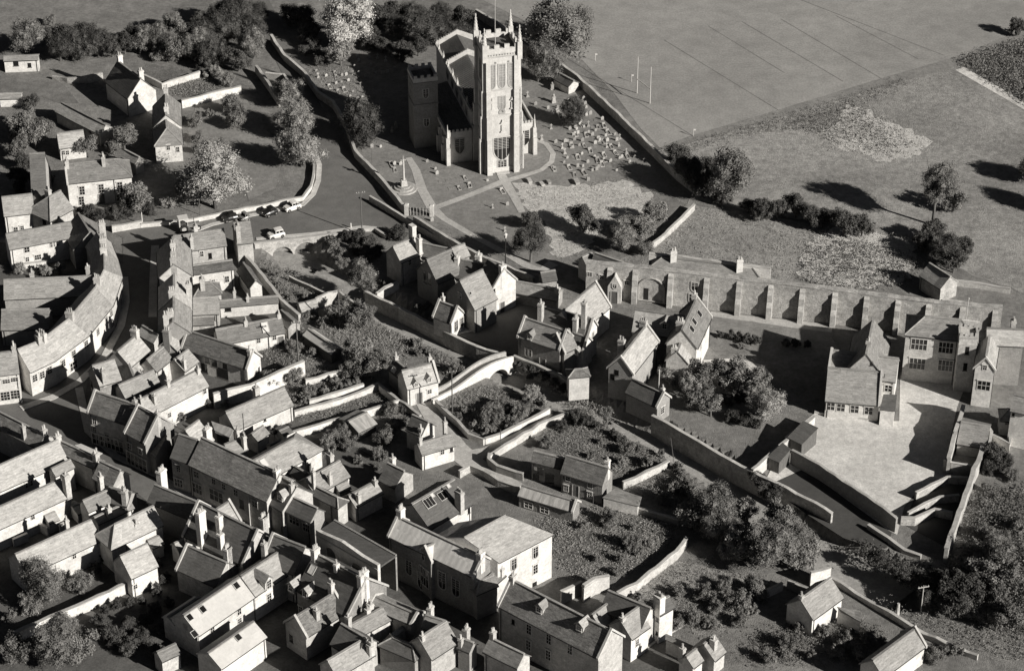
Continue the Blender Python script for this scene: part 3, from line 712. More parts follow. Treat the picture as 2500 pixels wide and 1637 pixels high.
# --- gardens
F(400, 850)
sheet('kitchen_garden', [(1240, 600), (2040, 330), (2240, 480), (1560, 700), (1250, 700)], .04, 'soil')
sheet('kitchen_garden', [(1340, 180), (1740, 180), (1900, 330), (1230, 520), (1200, 300)], .04, 'soil')
F(900, 700)
sheet('kitchen_garden', [(720, 1080), (1120, 930), (1450, 1020), (1700, 1150), (1400, 1340), (1080, 1390), (900, 1310)], .04, 'soil')
F(1300, 850)
sheet('kitchen_garden', [(20, 850), (380, 640), (620, 700), (1100, 950), (1280, 1060), (900, 1240), (700, 1180), (300, 1000), (20, 930)], .04, 'soil')
F(1400, 1200)
sheet('kitchen_garden', [(-330, 300), (-150, 130), (150, 150), (460, 180), (1000, 280), (930, 500), (650, 720), (350, 820), (0, 830), (-280, 480)], .04, 'soil')
sheet('orchard_grass', [(420, 960), (980, 650), (1300, 720), (1850, 850), (1750, 1080), (1300, 1400), (900, 1180), (850, 1050)], .04, 'mead')
F(0, 0)
sheet('farmyard', [(0, 720), (450, 700), (620, 820), (750, 980), (560, 980), (400, 920), (200, 1000), (0, 950)], .04, 'earth')
sheet('garden_lawn', [(1860, 1000), (2120, 900), (2330, 850), (2450, 950), (2500, 1200), (2700, 1500), (2600, 1800), (2350, 1900), (2200, 1500), (1760, 1350)], .04, 'lawn')
sheet('vegetable_plot', [(1390, 610), (1920, 650), (1500, 790), (1300, 720)], .045, 'soil')
sheet('vegetable_plot', [(1570, 810), (1960, 740), (2230, 830), (1720, 930)], .045, 'soil')

# ================================================================== THE CHURCH
F(0, 0, 1)
O_ = P(1177, 428, 0); AN = R(14.72); EX = V((math.cos(AN), math.sin(AN), 0)); EY = V((-math.sin(AN), math.cos(AN), 0)); Z = V((0, 0, 1))
church = thing('church', 'pale stone parish church with tall pinnacled west tower in its graveyard', 'church', O_ + EX * 3.7 + EY * 12)
def C(x, y, z=0.0): return O_ + EX * x + EY * y + Z * z
def cbox(mb, x0, x1, y0, y1, z0, z1): mb.obox(C(x0, y0, z0), EX * (x1 - x0), EY * (y1 - y0), Z * (z1 - z0))
def cpart(name, m, boxes, parent=church):
    b = MB()
    for q in boxes: cbox(b, *q)
    return b.build(name, m, parent)
x0, x1, y0, y1 = .7, 6.8, 0.35, 6.4
tower = cpart('tower', 'ashlar', [(x0, x1, y0, y1, -.5, 23.4), (x0 - .12, x1 + .12, y0 - .12, y1 + .12, -.5, 1.0)])
for z in (6.9, 11.3, 16.2, 22.6): cpart('string_course', 'cop', [(x0 - .1, x1 + .1, y0 - .1, y1 + .1, z, z + .22)], tower)
# parapet and merlons
pz = 23.4
for q in ((x0 - .1, x1 + .1, y0 - .1, y0 + .25), (x0 - .1, x1 + .1, y1 - .25, y1 + .1), (x0 - .1, x0 + .25, y0 + .25, y1 - .25), (x1 - .25, x1 + .1, y0 + .25, y1 - .25)): cpart('parapet', 'ashlar', [(*q, pz + .003, pz + .85)], tower)
for i in range(4):
    c = x0 + .35 + i * (x1 - x0 - .7) / 3
    for yy in (y0 - .1, y1 - .25): cpart('merlon', 'ashlar', [(c - .45, c + .45, yy + .003, yy + .347, pz + .85, pz + 1.55)], tower)
    c = y0 + .35 + i * (y1 - y0 - .7) / 3
    if 0 < i < 3:
        for xx in (x0 - .1, x1 - .25): cpart('merlon', 'ashlar', [(xx + .003, xx + .347, c - .45, c + .45, pz + .85, pz + 1.55)], tower)
cpart('tower_roof', 'rd', [(x0 + .25, x1 - .25, y0 + .25, y1 - .25, pz - .05, pz + .12)])
bfl = MB(); bfl.bar(C(3.4, 3.6, pz), C(3.4, 3.6, pz + 9.5), .07, 6, .04); bfl.build('flagpole', 'white', church)
# corner buttresses (set back in stages) and pinnacles
for sx, bx in ((-1, x0), (1, x1)):
    for sy, by in ((-1, y0), (1, y1)):
        bb = MB()
        for zt, pr, wd in ((7.0, .95, .95), (11.4, .75, .9), (16.3, .55, .85), (22.7, .38, .8)):
            zb = -.5
            xa, xb = (bx - pr, bx + .05) if sx < 0 else (bx - .05, bx + pr); ya, yb = (by + .15, by + .15 + wd) if sy < 0 else (by - .15 - wd, by - .15)
            cbox(bb, xa, xb, ya, yb, zb, zt)
            ya, yb = (by - pr, by + .05) if sy < 0 else (by - .05, by + pr); xa, xb = (bx + .15, bx + .15 + wd) if sx < 0 else (bx - .15 - wd, bx - .15)
            cbox(bb, xa, xb, ya, yb, zb, zt + .003)
        bb.build('buttress', 'ashlar', tower)
        px, py = bx + sx * .05, by + sy * .05; pb = MB()
        cbox(pb, px - .42, px + .42, py - .42, py + .42, 22.0, pz + 1.9)
        q = C(px, py); pb.bar((q.x, q.y, pz + 1.9), (q.x, q.y, pz + 4.7), .42, 8, .06); pb.bar((q.x, q.y, pz + 4.55), (q.x, q.y, pz + 4.95), .16, 6, .1)
        for k in range(4):
            zz = pz + 2.2 + k * .6; rr = .42 - .36 * (zz - pz - 1.9) / 2.8
            for a in range(4): d = V((math.cos(a * math.pi / 2 + AN + .785), math.sin(a * math.pi / 2 + AN + .785), 0)); pb.box(q + d * (rr + .02), d, V((-d.y, d.x, 0)), .07, .07, zz, zz + .16)
        pb.build('pinnacle', 'ashlar', tower)
        if sx * sy: 
            sp = MB(); qq = C(bx + sx * .5, by + sy * (-.6)); sp.bar((qq.x, qq.y, 16.3), (qq.x, qq.y, 18.3), .16, 6, .03); sp.build('small_pinnacle', 'ashlar', tower)
FN = -EY
def cwin(x, z, w_, h_, st, y=None, nrm=None, parent=church): return window(parent, C(x, (y0 if y is None else y) , z), nrm or FN, w_, h_, st)
for i in range(3): cwin(x0 + 1.25 + i * 1.78, 18.9, 1.15, 4.6, 'L')
cwin(3.75, 13.6, 1.15, 2.7, 'L')
cwin(3.75, 3.9 + .75, 3.0, 4.6, 'G')
cwin(3.75, 1.2, 1.5, 2.3, 'a')
for nx, nz in ((2.0, 13.4), (5.5, 13.4), (1.7, 8.3), (3.75, 9.0), (5.8, 8.3)):
    nb = MB(); cbox(nb, nx - .28, nx + .28, y0 - .28, y0 + .02, nz - 1.0, nz - .78); cbox(nb, nx - .26, nx + .26, y0 - .3, y0 + .02, nz + .75, nz + .95); q = C(nx, y0 - .14); nb.bar((q.x, q.y, nz + .95), (q.x, q.y, nz + 1.5), .2, 6, .03); cbox(nb, nx - .13, nx + .13, y0 - .2, y0 - .01, nz - .78, nz + .4); nb.build('statue_niche', 'ashlar', tower)
ck = MB(); q0 = C(3.75, y0, 11.95); ck.bar(q0, q0 + FN * .09, .62, 20); ck.build('clock', 'grave', tower)
ck = MB(); ck.bar(q0 + FN * .1, q0 + FN * .12 + Z * .45, .04, 4); ck.bar(q0 + FN * .1, q0 + FN * .12 + EX * .3 + Z * .1, .04, 4); ck.build('clock_hands', 'iron', tower)
for zz, xx in ((21.6, 2.6), (21.6, 4.9)): cpart('carved_boss', 'dark', [(xx - .15, xx + .15, y0 - .06, y0, zz - .15, zz + .15)], tower)
for i in range(12): cpart('frieze_block', 'cop', [(x0 + .2 + i * .485, x0 + .42 + i * .485, y0 - .16, y0 - .1, 23.02, 23.25)], tower)
for zz in (19.0, 13.6): window(church, C(x0, 3.4, zz), -EX, 1.1, 3.6 if zz > 15 else 2.2, 'g')
# nave, chancel, aisles, north tower
nx0, nx1, nz = -.4, 7.4, 9.4
nave = cpart('nave', 'ashlar', [(nx0, nx1, 6.3, 24.9, -.5, nz), (nx0 + .02, nx1 - .02, 24.8, 33, -.5, nz + .02)])
def croof(name, ya, yb, zr, m, stripes):
    b = MB(); mx = (nx0 + nx1) / 2
    for xa in (nx0 + .25, nx1 - .25):
        q = [C(xa, ya, nz + .1), C(xa, yb, nz + .1), C(mx, yb, zr), C(mx, ya, zr)]; f = (0, 1, 2, 3)
        if (q[1] - q[0]).cross(q[2] - q[1]).z < 0: f = (3, 2, 1, 0)
        b.shell(q, [f], .1)
    o = b.build(name, m, church)
    if stripes:
        n = int((yb - ya) / .62)
        for i in range(1, n):
            yy = ya + (yb - ya) * i / n; s = MB()
            for xa in (nx0 + .25, nx1 - .25): s.bar(C(xa, yy, nz + .14), C(mx, yy, zr + .05), .10, 4)
            s.build('lead_roll', 'rd', o)
croof('nave_roof', 6.3, 24.6, nz + 1.9, 'rm', True); croof('chancel_roof', 25.1, 32.8, nz + 2.0, 'rd', False)
mx = (nx0 + nx1) / 2
for yy, up in ((24.6, .75), (32.75, .75)):
    b = MB()
    for sg in (nx0 - .1, nx1 + .1):
        q = C(sg, yy, nz - .1); e = C(mx, yy, nz + 1.85) - q; b.obox(q, e, EY * .42, Z * (up + .25))
    go = b.build('gable_parapet', 'cop', nave)
    for i in range(9):
        for sg in (nx0, nx1):
            k = (i + .5) / 9; q = C(sg + (mx - sg) * k, yy, nz + 1.75 * k + up); cb = MB(); cb.box(q + EY * .2, EX, EY, .13, .14, q.z, q.z + .3); cb.build('merlon', 'cop', go)
for sg in (nx0, nx1):
    b = MB(); cbox(b, sg - .2, sg + .2, 6.4, 33, nz + .003, nz + .55); b.build('side_parapet', 'cop', nave)
    for k in range(7):
        q = C(sg, 9 + k * 3.6); pb = MB(); pb.box(q, EX, EY, .16, .16, nz + .5, nz + 1.0); pb.bar((q.x, q.y, nz + 1.0), (q.x, q.y, nz + 1.9), .15, 4, .02); pb.build('small_pinnacle', 'ashlar', nave)
for k in range(5): window(church, C(nx0, 9.5 + k * 3.6, 7.8), -EX, 1.7, 1.7, 'g'); window(church, C(nx1, 9.5 + k * 3.6, 7.8), EX, 1.7, 1.7, 'g')
for xa, xb, nm in ((-4.9, nx0, 'north_aisle'), (nx1, 11.0, 'south_aisle')):
    a = cpart(nm.split('_')[1], 'ashlar', [(xa, xb, 5.6, 24.5, -.5, 5.4)])
    b = MB(); lo = xa if xa < 0 else xb; hi_ = xb if xa < 0 else xa
    q = [C(lo + (.25 if xa < 0 else -.25), 5.9, 5.5), C(lo + (.25 if xa < 0 else -.25), 24.3, 5.5), C(hi_, 24.3, 6.5), C(hi_, 5.9, 6.5)]; f = (0, 1, 2, 3)
    if (q[1] - q[0]).cross(q[2] - q[1]).z < 0: f = (3, 2, 1, 0)
    b.shell(q, [f], .1); b.build('aisle_roof', 'rm', a)
    cpart('aisle_parapet', 'ashlar', [(xa - .08, xb, 5.52, 5.85, 5.403, 6.2), (lo - .15, lo + .15, 5.85, 24.5, 5.4, 6.15)], a)
    for i in range(6):
        k = xa + .35 + i * (xb - xa - .7) / 5; cpart('merlon', 'cop', [(k - .2, k + .2, 5.55, 5.82, 6.2, 6.6)], a)
    window(church, C((xa + xb) / 2, 5.6, 3.2), FN, 1.7, 3.0, 'g')
    for k in range(5):
        sgn = -1 if xa < 0 else 1
        window(church, C(lo, 8.5 + k * 3.6, 3.2), EX * sgn, 1.8, 2.8, 'g')
        bb = MB(); xa2, xb2 = (lo - .8, lo + .05) if sgn < 0 else (lo - .05, lo + .8); cbox(bb, xa2, xb2, 6.5 + k * 3.6, 7.2 + k * 3.6, -.5, 3.4); xa2, xb2 = (lo - .5, lo + .05) if sgn < 0 else (lo - .05, lo + .5); cbox(bb, xa2, xb2, 6.55 + k * 3.6, 7.15 + k * 3.6, 3.4, 5.0); bb.build('buttress', 'ashlar', a)
    cx_ = lo; bb = MB(); sg2 = -1 if xa < 0 else 1
    bb.obox(C(cx_ - .35, 4.7, -.5), EX * .7, EY * 1.0, Z * 3.9); bb.obox(C(cx_ - .3, 5.05, 3.4), EX * .6, EY * .6, Z * 1.9); q = C(cx_, 5.4); bb.bar((q.x, q.y, 5.3), (q.x, q.y, 7.9), .24, 4, .03); bb.build('buttress', 'ashlar', a)
nt_ = cpart('side_tower', 'grey', [(-9.3, -4.9, 12.4, 17.0, -.5, 13.2), (-9.4, -4.8, 12.3, 17.1, 12.9, 13.1), (-9.4, -4.8, 12.3, 17.1, 8.6, 8.8)])  # stone darker than the rest of the church, painting this tower's shade
for q in ((-9.35, -4.85, 12.3, 12.6), (-9.35, -4.85, 16.8, 17.1), (-9.35, -9.05, 12.6, 16.8), (-5.15, -4.85, 12.6, 16.8)): cpart('parapet', 'ashlar', [(*q, 13.203, 14.0)], nt_)
for i in range(4):
    for yy in (12.3, 16.8): cpart('merlon', 'cop', [(-9.2 + i * 1.2, -8.6 + i * 1.2, yy + .003, yy + .297, 14.0, 14.5)], nt_)
window(church, C(-7.1, 12.4, 10.8), FN, .9, 1.8, 'g'); window(church, C(-9.3, 14.7, 10.8), -EX, .9, 1.8, 'g'); window(church, C(-7.1, 12.4, 5.0), FN, .9, 1.6, 'g')
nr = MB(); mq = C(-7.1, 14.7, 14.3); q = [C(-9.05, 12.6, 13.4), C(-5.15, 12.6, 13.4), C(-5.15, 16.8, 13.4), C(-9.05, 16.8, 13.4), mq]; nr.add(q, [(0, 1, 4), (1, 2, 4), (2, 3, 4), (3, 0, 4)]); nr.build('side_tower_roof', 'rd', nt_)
cpart('church_step', 'cop', [(2.6, 4.9, -.6, .3, -.2, .16)])
# ================================================================== HOUSES, one by one, from the far left to the near right
F(0, 0)
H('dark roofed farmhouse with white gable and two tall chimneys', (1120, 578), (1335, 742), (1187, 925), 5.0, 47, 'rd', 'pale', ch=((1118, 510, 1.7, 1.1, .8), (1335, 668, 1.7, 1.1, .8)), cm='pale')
H('narrow white gabled house beside the dark farmhouse', (1578, 880), (1580, 1085), (1727, 1172), 5.5, 45, 'rm', 'pale', ch=((1575, 835), (1580, 1012)), win=((1500, 1230, .8, 1.1),))
H('small hipped white house in front of the narrow gabled house', (1580, 1135), (1588, 1215), (1738, 1332), 4.6, 40, 'rm', 'pale', hip='01', win=((1600, 1400, .8, 1.2), (1690, 1420, .8, 1.2)))
H('long pale barn roof beside the farmyard', (588, 976), (1005, 1188), (410, 1005), 3.2, 36, 'rl', 'lime', name='barn', cat='barn')
H('white block outbuilding at the left edge above the farmyard', (40, 535), (362, 522), (356, 556), 3.4, 18, 'rm', 'pale', name='outbuilding', cat='outbuilding', win=((150, 600, 1.2, 1.2, 'o'), (280, 620, .9, 1.0, 'o')))
H('little tiled cottage among trees left of the farm', (545, 1268), (786, 1237), (578, 1412), 3.4, 42, 'rl', 'pale', win=((640, 1450, .8, 1.0), (530, 1460, .8, 1.0)), name='cottage', cat='cottage')
F(0, 0); H('low white shed at the left edge below the farmyard', (0, 890), (200, 885), (205, 935), 2.4, 20, 'rl', 'pale', name='shed', cat='shed')
F(0, 350)
H('dark gabled house in shade left of the three-windowed house', (285, 98), (420, 90), (300, 240), 4.6, 45, 'rd', 'lime')
H('square white house with three upper sash windows and hipped end', (618, 196), (1075, 147), (637, 385), 6.2, 38, 'rm', 'pale', hip='01', par='10', ch=((600, 165, 1.2, 1.1, .7), (978, 120, 1.5, 1.1, .7, 3)),
  win=((780, 447, 1.1, 1.8), (962, 427, 1.1, 1.8), (1140, 406, 1.1, 1.8), (780, 590, 1.1, 1.8), (972, 575, 1.0, 2.0, 'D'), (1140, 560, 1.1, 1.8)), hk=0.78)
H('small grey outhouse behind the white hipped house', (1195, 62), (1322, 128), (1335, 225), 3.0, 40, 'rm', 'grey', name='outhouse', cat='outhouse')
H('pale house with mottled roof at the left edge', (20, 510), (300, 478), (272, 668), 5.6, 42, 'rl', 'pale', win=((150, 820, .9, 1.2), (210, 800, .7, .9)))
H('hipped house with one chimney left of the three-windowed house', (572, 447), (468, 503), (695, 626), 5.6, 42, 'rm', 'lime', hip='01', ch=((453, 437, 1.4, 1.2, .8),), win=((420, 740, 1.0, 1.5, 'o'), (520, 735, 1.6, 1.3, 'o')))
H('long white house with grey roof beside the street corner', (60, 862), (668, 746), (150, 1000), 5.4, 42, 'rm', 'pale', win=((255, 1010, 1.1, 1.1), (490, 955, .6, 1.1), (515, 950, .6, 1.1), (540, 945, .6, 1.1), (260, 1100, .8, 1.0), (360, 1080, 1.4, 1.1)))
H('uppermost house of the curved terrace by the road junction', (745, 662), (852, 835), (935, 765), 5.0, 42, 'rm', 'grey', ch=((975, 770, 1.3, 1.3, .6, 3),))
TERR([('second house of the curved terrace with paired white chimneys', 'rl', 'lime', ((930, 905), (965, 890)), ()), ('third house of the curved terrace facing the dark street', 'rm', 'lime', ((972, 985),), ((1110, 1150, .8, 1.2), (1150, 1260, .8, 1.2))),
      ('fourth house of the curved terrace with white shop front', 'rl', 'pale', ((970, 1275),), ((1165, 1380, .8, 1.2), (1150, 1500, 1.0, 1.4)))], [(920, 842), (985, 968), (990, 1200), (905, 1372)], [(1058, 940), (1128, 1120), (1166, 1270), (1078, 1538)], 4.5, 2.4)
H('long speckled roof running back from the curved terrace', (40, 1297), (915, 1256), (130, 1480), 4.8, 42, 'rl', 'grey', ch=((300, 1222, 1.0, 1.0, .7), (830, 1165, 1.6, .8, .7, 1)))
F(0, 650)
TERR([('upper house of the pale sweeping terrace', 'rl', 'pale', ((640, 455, 1.5),), ((1060, 440, .9, 1.3), (1010, 505, .9, 1.3), (930, 620, .9, 1.3), (1085, 520, .9, 1.4))), ('middle house of the pale sweeping terrace', 'rl', 'pale', ((400, 640, 1.5),), ((840, 720, .9, 1.3), (700, 830, .9, 1.3), (600, 920, .9, 1.3), (700, 940, 1.6, 1.5, 'S'))),
      ('lower house of the pale sweeping terrace', 'rl', 'pale', ((375, 625, 1.5),), ((470, 985, .9, 1.3), (400, 1030, .9, 1.3), (330, 1060, .9, 1.3)))], [(902, 203), (655, 497), (390, 702), (165, 790)], [(1078, 370), (845, 657), (525, 897), (288, 1010)], 4.5, 2.4)
H('white house with large paned windows at the left edge', (-150, 838), (152, 802), (286, 1004), 6.4, 45, 'rl', 'pale', ch=((150, 745, 1.3, 1.1, .7),), win=((160, 1070, 1.5, .9), (185, 1210, 1.8, 1.7, 's'), (60, 1090, 1.5, .9), (50, 1230, 1.8, 1.7, 's')), hk=0.86)
H('grey roofed workshop behind the pale terrace', (20, 412), (462, 405), (200, 602), 4.0, 40, 'rm', 'grey', name='workshop', cat='workshop')
# ---- right side of the dark street
F(400, 550)
H('street house with pale roof next to the bridge corner', (84, 112), (98, 362), (268, 345), 6.2, 42, 'rl', 'pale', ch=((82, 165, 1.2, 1.0, .7), (88, 240, 1.2, 1.0, .7), (90, 372, 1.4, 1.2, .7, 3)), hk=0.95)
H('slate roofed wing facing the road above the bridge', (95, 102), (565, 34), (272, 240), 5.2, 42, 'rm', 'lime', ch=((300, 0, 1.3, .9, .7), (275, 150, .6, .6, .6, 1)), win=((360, 270, .8, 1.2), (440, 290, .8, 1.2, 'o')))
H('square grey roofed block adjoining the stone road bridge', (668, -20), (815, -38), (868, 160), 5.6, 38, 'rm', 'lime', ch=((655, 0, 1.4, 1.2, .8),))
H('cottage range with speckled parapet roof behind the street', (110, 402), (645, 326), (688, 412), 5.2, 30, 'rt', 'pale', win=((600, 510, .9, 1.3), (470, 530, .8, .8)))
H('second street house with chimney shadow on pale roof', (96, 458), (97, 672), (268, 640), 6.2, 42, 'rl', 'pale', ch=((72, 640, 1.4, 1.2, .7, 3), (355, 545, .2, 1.0, .8)), hk=0.95)
H('third street house with mottled grey roof', (96, 690), (92, 905), (268, 842), 6.0, 42, 'rm', 'grey', ch=((60, 815, 1.4, 1.2, .7, 3), (15, 935, 1.4, 1.0, .7)), hk=0.95)
H('small pyramid roofed block with tall chimney', (362, 548), (440, 538), (400, 668), 4.6, 40, 'rm', 'pale', hip='11', ch=((360, 500, 1.8, 1.2, .8, 2),))
H('low stone cottage with speckled roof beside the yard', (205, 692), (515, 678), (285, 850), 4.4, 40, 'rm', 'lime', win=((470, 880, .8, 1.0, 'o'), (400, 900, .8, 1.6, 'o')))
H('steep dark tiled outbuilding with open gable', (757, 352), (872, 517), (952, 622), 3.4, 48, 'rt', 'pale', name='outbuilding', cat='outbuilding')
H('long low white range with two dark windows', (530, 715), (1080, 668), (545, 745), 2.8, 25, 'rm', 'pale', ch=((668, 610, 1.6, .5, .5, 1), (795, 675, .9, .5, .5, 1)), win=((595, 775, .7, .9, 'o'), (620, 775, .7, .9, 'o')), name='outbuilding', cat='outbuilding')
H('row of low cottages with a pale patched skylight', (495, 988), (1112, 872), (842, 1080), 3.4, 40, 'rm', 'pale', ch=((775, 900, 1.0, .7, .6), (1100, 835, 1.0, .7, .6)), sky=((965, 970, 1.0, 1.6, 1),), win=((900, 1090, .8, 1.0), (1050, 1060, .8, 1.0), (1130, 1030, .9, 1.9, 'D')), name='cottage', cat='cottage')
H('mottled end cottage joined to the low cottage row', (1120, 805), (1235, 905), (1195, 1000), 3.2, 38, 'rm', 'rubble', name='cottage', cat='cottage')
H('long dark tiled barn with white end gable', (228, 998), (848, 1198), (762, 1362), 4.8, 46, 'rt', 'pale', par='11', ch=((845, 1190, .8, .6, .6, 1),), win=((410, 1275, 1.0, 1.2, 'o'), (480, 1310, 1.2, 1.4, 'o'), (580, 1335, 1.0, 1.2, 'o'), (390, 1400, 1.4, 1.8, 'o'), (560, 1430, 2.6, 2.0, 'o'), (905, 1370, .5, 1.0, 'o')), name='barn', cat='barn')
H('narrow pale sheet roofed shed in the garden', (1378, 985), (1640, 1160), (1352, 1012), 2.5, 30, 'rw', 'wood', name='shed', cat='shed')
H('tiny tiled hut by the ruined river wall', (1288, 745), (1440, 705), (1335, 800), 2.3, 35, 'rl', 'rubble', name='hut', cat='hut')
# ---- cluster between church and river
F(600, 350)
H('stone house with curved pale roof below the churchyard wall', (1402, 975), (1608, 890), (1490, 1130), 6.0, 45, 'rl', 'lime', ch=((1622, 760, 3.2, 1.3, .9, 0), (1690, 925, 1.2, 1.1, .7)), win=((1560, 1130, .8, 1.1),), cm='pale')
H('dark roofed rear wing below the churchyard wall', (1680, 945), (1960, 1005), (1700, 1075), 5.6, 40, 'rd', 'grey')
F(1000, 400)
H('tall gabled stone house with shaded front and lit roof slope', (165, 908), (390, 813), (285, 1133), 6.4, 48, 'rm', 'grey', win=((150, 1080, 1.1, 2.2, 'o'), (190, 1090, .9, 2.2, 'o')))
H('small pale roofed gable behind the tall stone house', (402, 800), (518, 756), (598, 862), 6.0, 42, 'rl', 'grey')
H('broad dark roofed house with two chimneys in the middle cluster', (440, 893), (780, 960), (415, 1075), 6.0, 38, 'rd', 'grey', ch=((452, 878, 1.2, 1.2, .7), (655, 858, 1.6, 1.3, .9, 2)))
H('front gabled schoolhouse with long lit slope', (480, 1108), (690, 1003), (640, 1380), 6.0, 48, 'rm', 'grey', win=((480, 1250, .9, 1.1), ), sky=((575, 1230, .4, .4),))
H('tall white gabled house with chimney on its apex', (898, 1003), (745, 905), (770, 1202), 6.6, 48, 'rd', 'pale', par='10', ch=((885, 962, 1.0, 1.3, .8, 1),), win=((805, 1205, .5, .8, 'o'), (880, 1320, .9, 1.9, 'D')), cm='pale')
H('long low outbuilding with grey roof behind the gothic house', (990, 1108), (1428, 1190), (1370, 1295), 2.8, 35, 'rm', 'grey', ch=((1445, 1185, .6, 1.0, .8, 1),), name='outbuilding', cat='outbuilding')
H('small dark cottage by the churchyard gate path', (1250, 1030), (1380, 1010), (1420, 1100), 3.0, 38, 'rd', 'dark', name='cottage', cat='cottage')
F(900, 700)
H('small lodge with white arched gable above the river', (845, 197), (672, 132), (765, 345), 3.9, 48, 'rt', 'pale', par='11', ch=((665, 75, .9, .6, .6, 1),), win=((830, 375, 1.0, 2.1, 'a'), (902, 330, 1.0, 2.1, 'a')), name='lodge', cat='lodge')
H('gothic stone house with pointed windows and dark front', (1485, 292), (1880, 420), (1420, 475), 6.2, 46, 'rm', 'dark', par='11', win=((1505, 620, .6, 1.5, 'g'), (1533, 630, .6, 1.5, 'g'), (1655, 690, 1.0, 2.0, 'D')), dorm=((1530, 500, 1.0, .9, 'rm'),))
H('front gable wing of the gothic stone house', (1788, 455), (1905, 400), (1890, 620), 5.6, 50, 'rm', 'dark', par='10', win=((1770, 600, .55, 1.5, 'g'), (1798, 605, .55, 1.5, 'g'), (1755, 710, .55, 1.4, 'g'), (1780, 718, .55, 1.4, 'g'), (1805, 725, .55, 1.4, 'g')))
H('rear range of the gothic house with stacked ornate chimneys', (1650, 185), (2090, 292), (1600, 350), 6.8, 44, 'rd', 'grey', ch=((1635, 155, 2.4, 1.2, .8, 1), (2062, 150, 4.6, 1.0, .8, 1), (1945, 320, 1.0, 1.3, .8, 2)))
H('white gabled end of the gothic house', (2135, 312), (2010, 275), (2092, 470), 6.4, 52, 'rm', 'pale', par='10', win=((2132, 470, .5, 1.5, 'g'),))
H('low gabled porch wing right of the gothic house', (2085, 480), (1960, 440), (2040, 620), 4.6, 46, 'rd', 'pale', par='10', dorm=((1975, 640, .8, .8, 'rm'),))
H('steep pale roofed hall beside the buttressed wall', (2160, -38), (1838, 232), (2315, 180), 5.4, 50, 'rl', 'pale', par='10', ch=((2060, 150, -.5, .6, .6, 0),), name='hall', cat='hall')
F(1300, 550)
H('round fronted turret house with small hipped roof', (400, 1368), (470, 1362), (440, 1420), 5.2, 30, 'rt', 'pale', hip='11', name='turret_house')
H('great gabled schoolhouse with long pale roof', (840, 1258), (1085, 948), (935, 1452), 7.0, 48, 'rl', 'grey', par='11', ch=((1085, 862, 1.4, 1.3, .9, 3), (815, 1075, .3, 1.2, .8, 2)), win=((800, 1400, .9, 1.1, 'o'), (760, 1440, .9, 1.1, 'o')))
H('dormered cross wing of the great schoolhouse', (985, 800), (1470, 866), (1235, 1050), 6.2, 46, 'rl', 'grey', dorm=((1255, 985, 1.2, 1.1, 'rm'),))
H('tall lit gabled wing with three roof lights', (1562, 690), (1425, 985), (1716, 850), 7.2, 50, 'rm', 'pale', par='10', ch=((1560, 610, 1.3, .8, .8, 1), (1405, 905, .6, 1.4, .9, 3)), sky=((1585, 840, 1.0, 1.1), (1535, 915, 1.0, 1.1), (1512, 985, 1.0, 1.1)), win=((1640, 1010, .8, 1.3), (1600, 1150, .8, 1.3)))
H('small front gable below the tall gabled wing', (1420, 1085), (1380, 1190), (1548, 1165), 5.0, 48, 'rl', 'lime', ch=((1345, 1165, .5, 1.0, .7, 2),))
F(1300, 850)
H('brewhouse with dark slate roof and white windowed gable', (1250, 430), (955, 292), (1145, 545), 4.2, 42, 'rd', 'grey', par='10', ch=((1240, 375, .8, .6, .5, 1),), win=((1235, 585, 1.1, 1.4, 's'),), name='brewhouse')
# ---- right: school buildings
F(1900, 550)
H('tall three storey school block with mullioned windows', (1400, 862), (1740, 896), (1185, 1040), 10.6, 34, 'rm', 'lime', hip='11', win=((1340, 1130, 3.0, 2.2, 'm'), (1322, 1312, 3.0, 2.2, 'm'), (1595, 1160, 2.8, 2.2, 'm'), (1590, 1330, 2.8, 2.2, 'm')), name='school_building', cat='school', hk=0.79)
H('gabled school range with shaded west slope and ridge chimney', (905, 890), (838, 1215), (1050, 1195), 7.0, 52, 'rm', 'lime', ch=((862, 1095, .8, 1.0, .9, 1),), win=((918, 985, .5, .9, 'o'),), name='school_building', cat='school')
H('gabled house with bay window at the right edge', (1975, 1268), (2010, 1045), (2066, 1382), 6.2, 50, 'rl', 'pale', par='10', win=((1965, 1350, .7, 1.0), (1955, 1520, 2.4, 1.8, 'm')), hk=1.10)
H('broad pale roof at the far right of the school', (1990, 975), (2330, 990), (2090, 1140), 6.4, 40, 'rl', 'grey', ch=((2240, 900, 1.6, 1.0, .8),), hk=1.15)
H('small stone lodge outside the buttressed wall', (1440, 358), (1636, 482), (1395, 512), 3.6, 40, 'rl', 'rubble', name='lodge', cat='lodge')
F(1900, 850)
H('school hall with speckled slate roof and four square windows', (480, 182), (984, 226), (335, 490), 4.6, 40, 'rm', 'pale', par='01', win=((463, 545, 1.5, 1.5, 'm'), (596, 560, 1.5, 1.5, 'm'), (727, 575, 1.5, 1.5, 'm'), (860, 590, 1.5, 1.5, 'm')), name='school_hall', cat='school', hk=0.68)
H('rear slate range above the school hall', (508, 14), (1142, 96), (1130, 322), 6.0, 38, 'rl', 'pale', par='10', win=((1045, 378, 1.2, 1.3, 'm'),), name='school_building', cat='school')
H('bright gabled house at the right edge below the bay window house', (2250, 442), (2420, 480), (2062, 562), 5.8, 46, 'rl', 'pale', win=((2178, 530, .5, .9, 'o'),), hk=1.10)
H('small hipped bay with grey roof at the right edge', (2200, 572), (2260, 575), (2075, 685), 3.6, 40, 'rl', 'pale', hip='11', win=((2180, 705, .9, .7), (2240, 712, .9, .7)), name='bay_house')
H('low garage with grey roof against the yard wall', (1745, 698), (2010, 742), (1700, 905), 2.6, 22, 'rl', 'lime', name='garage', cat='garage')
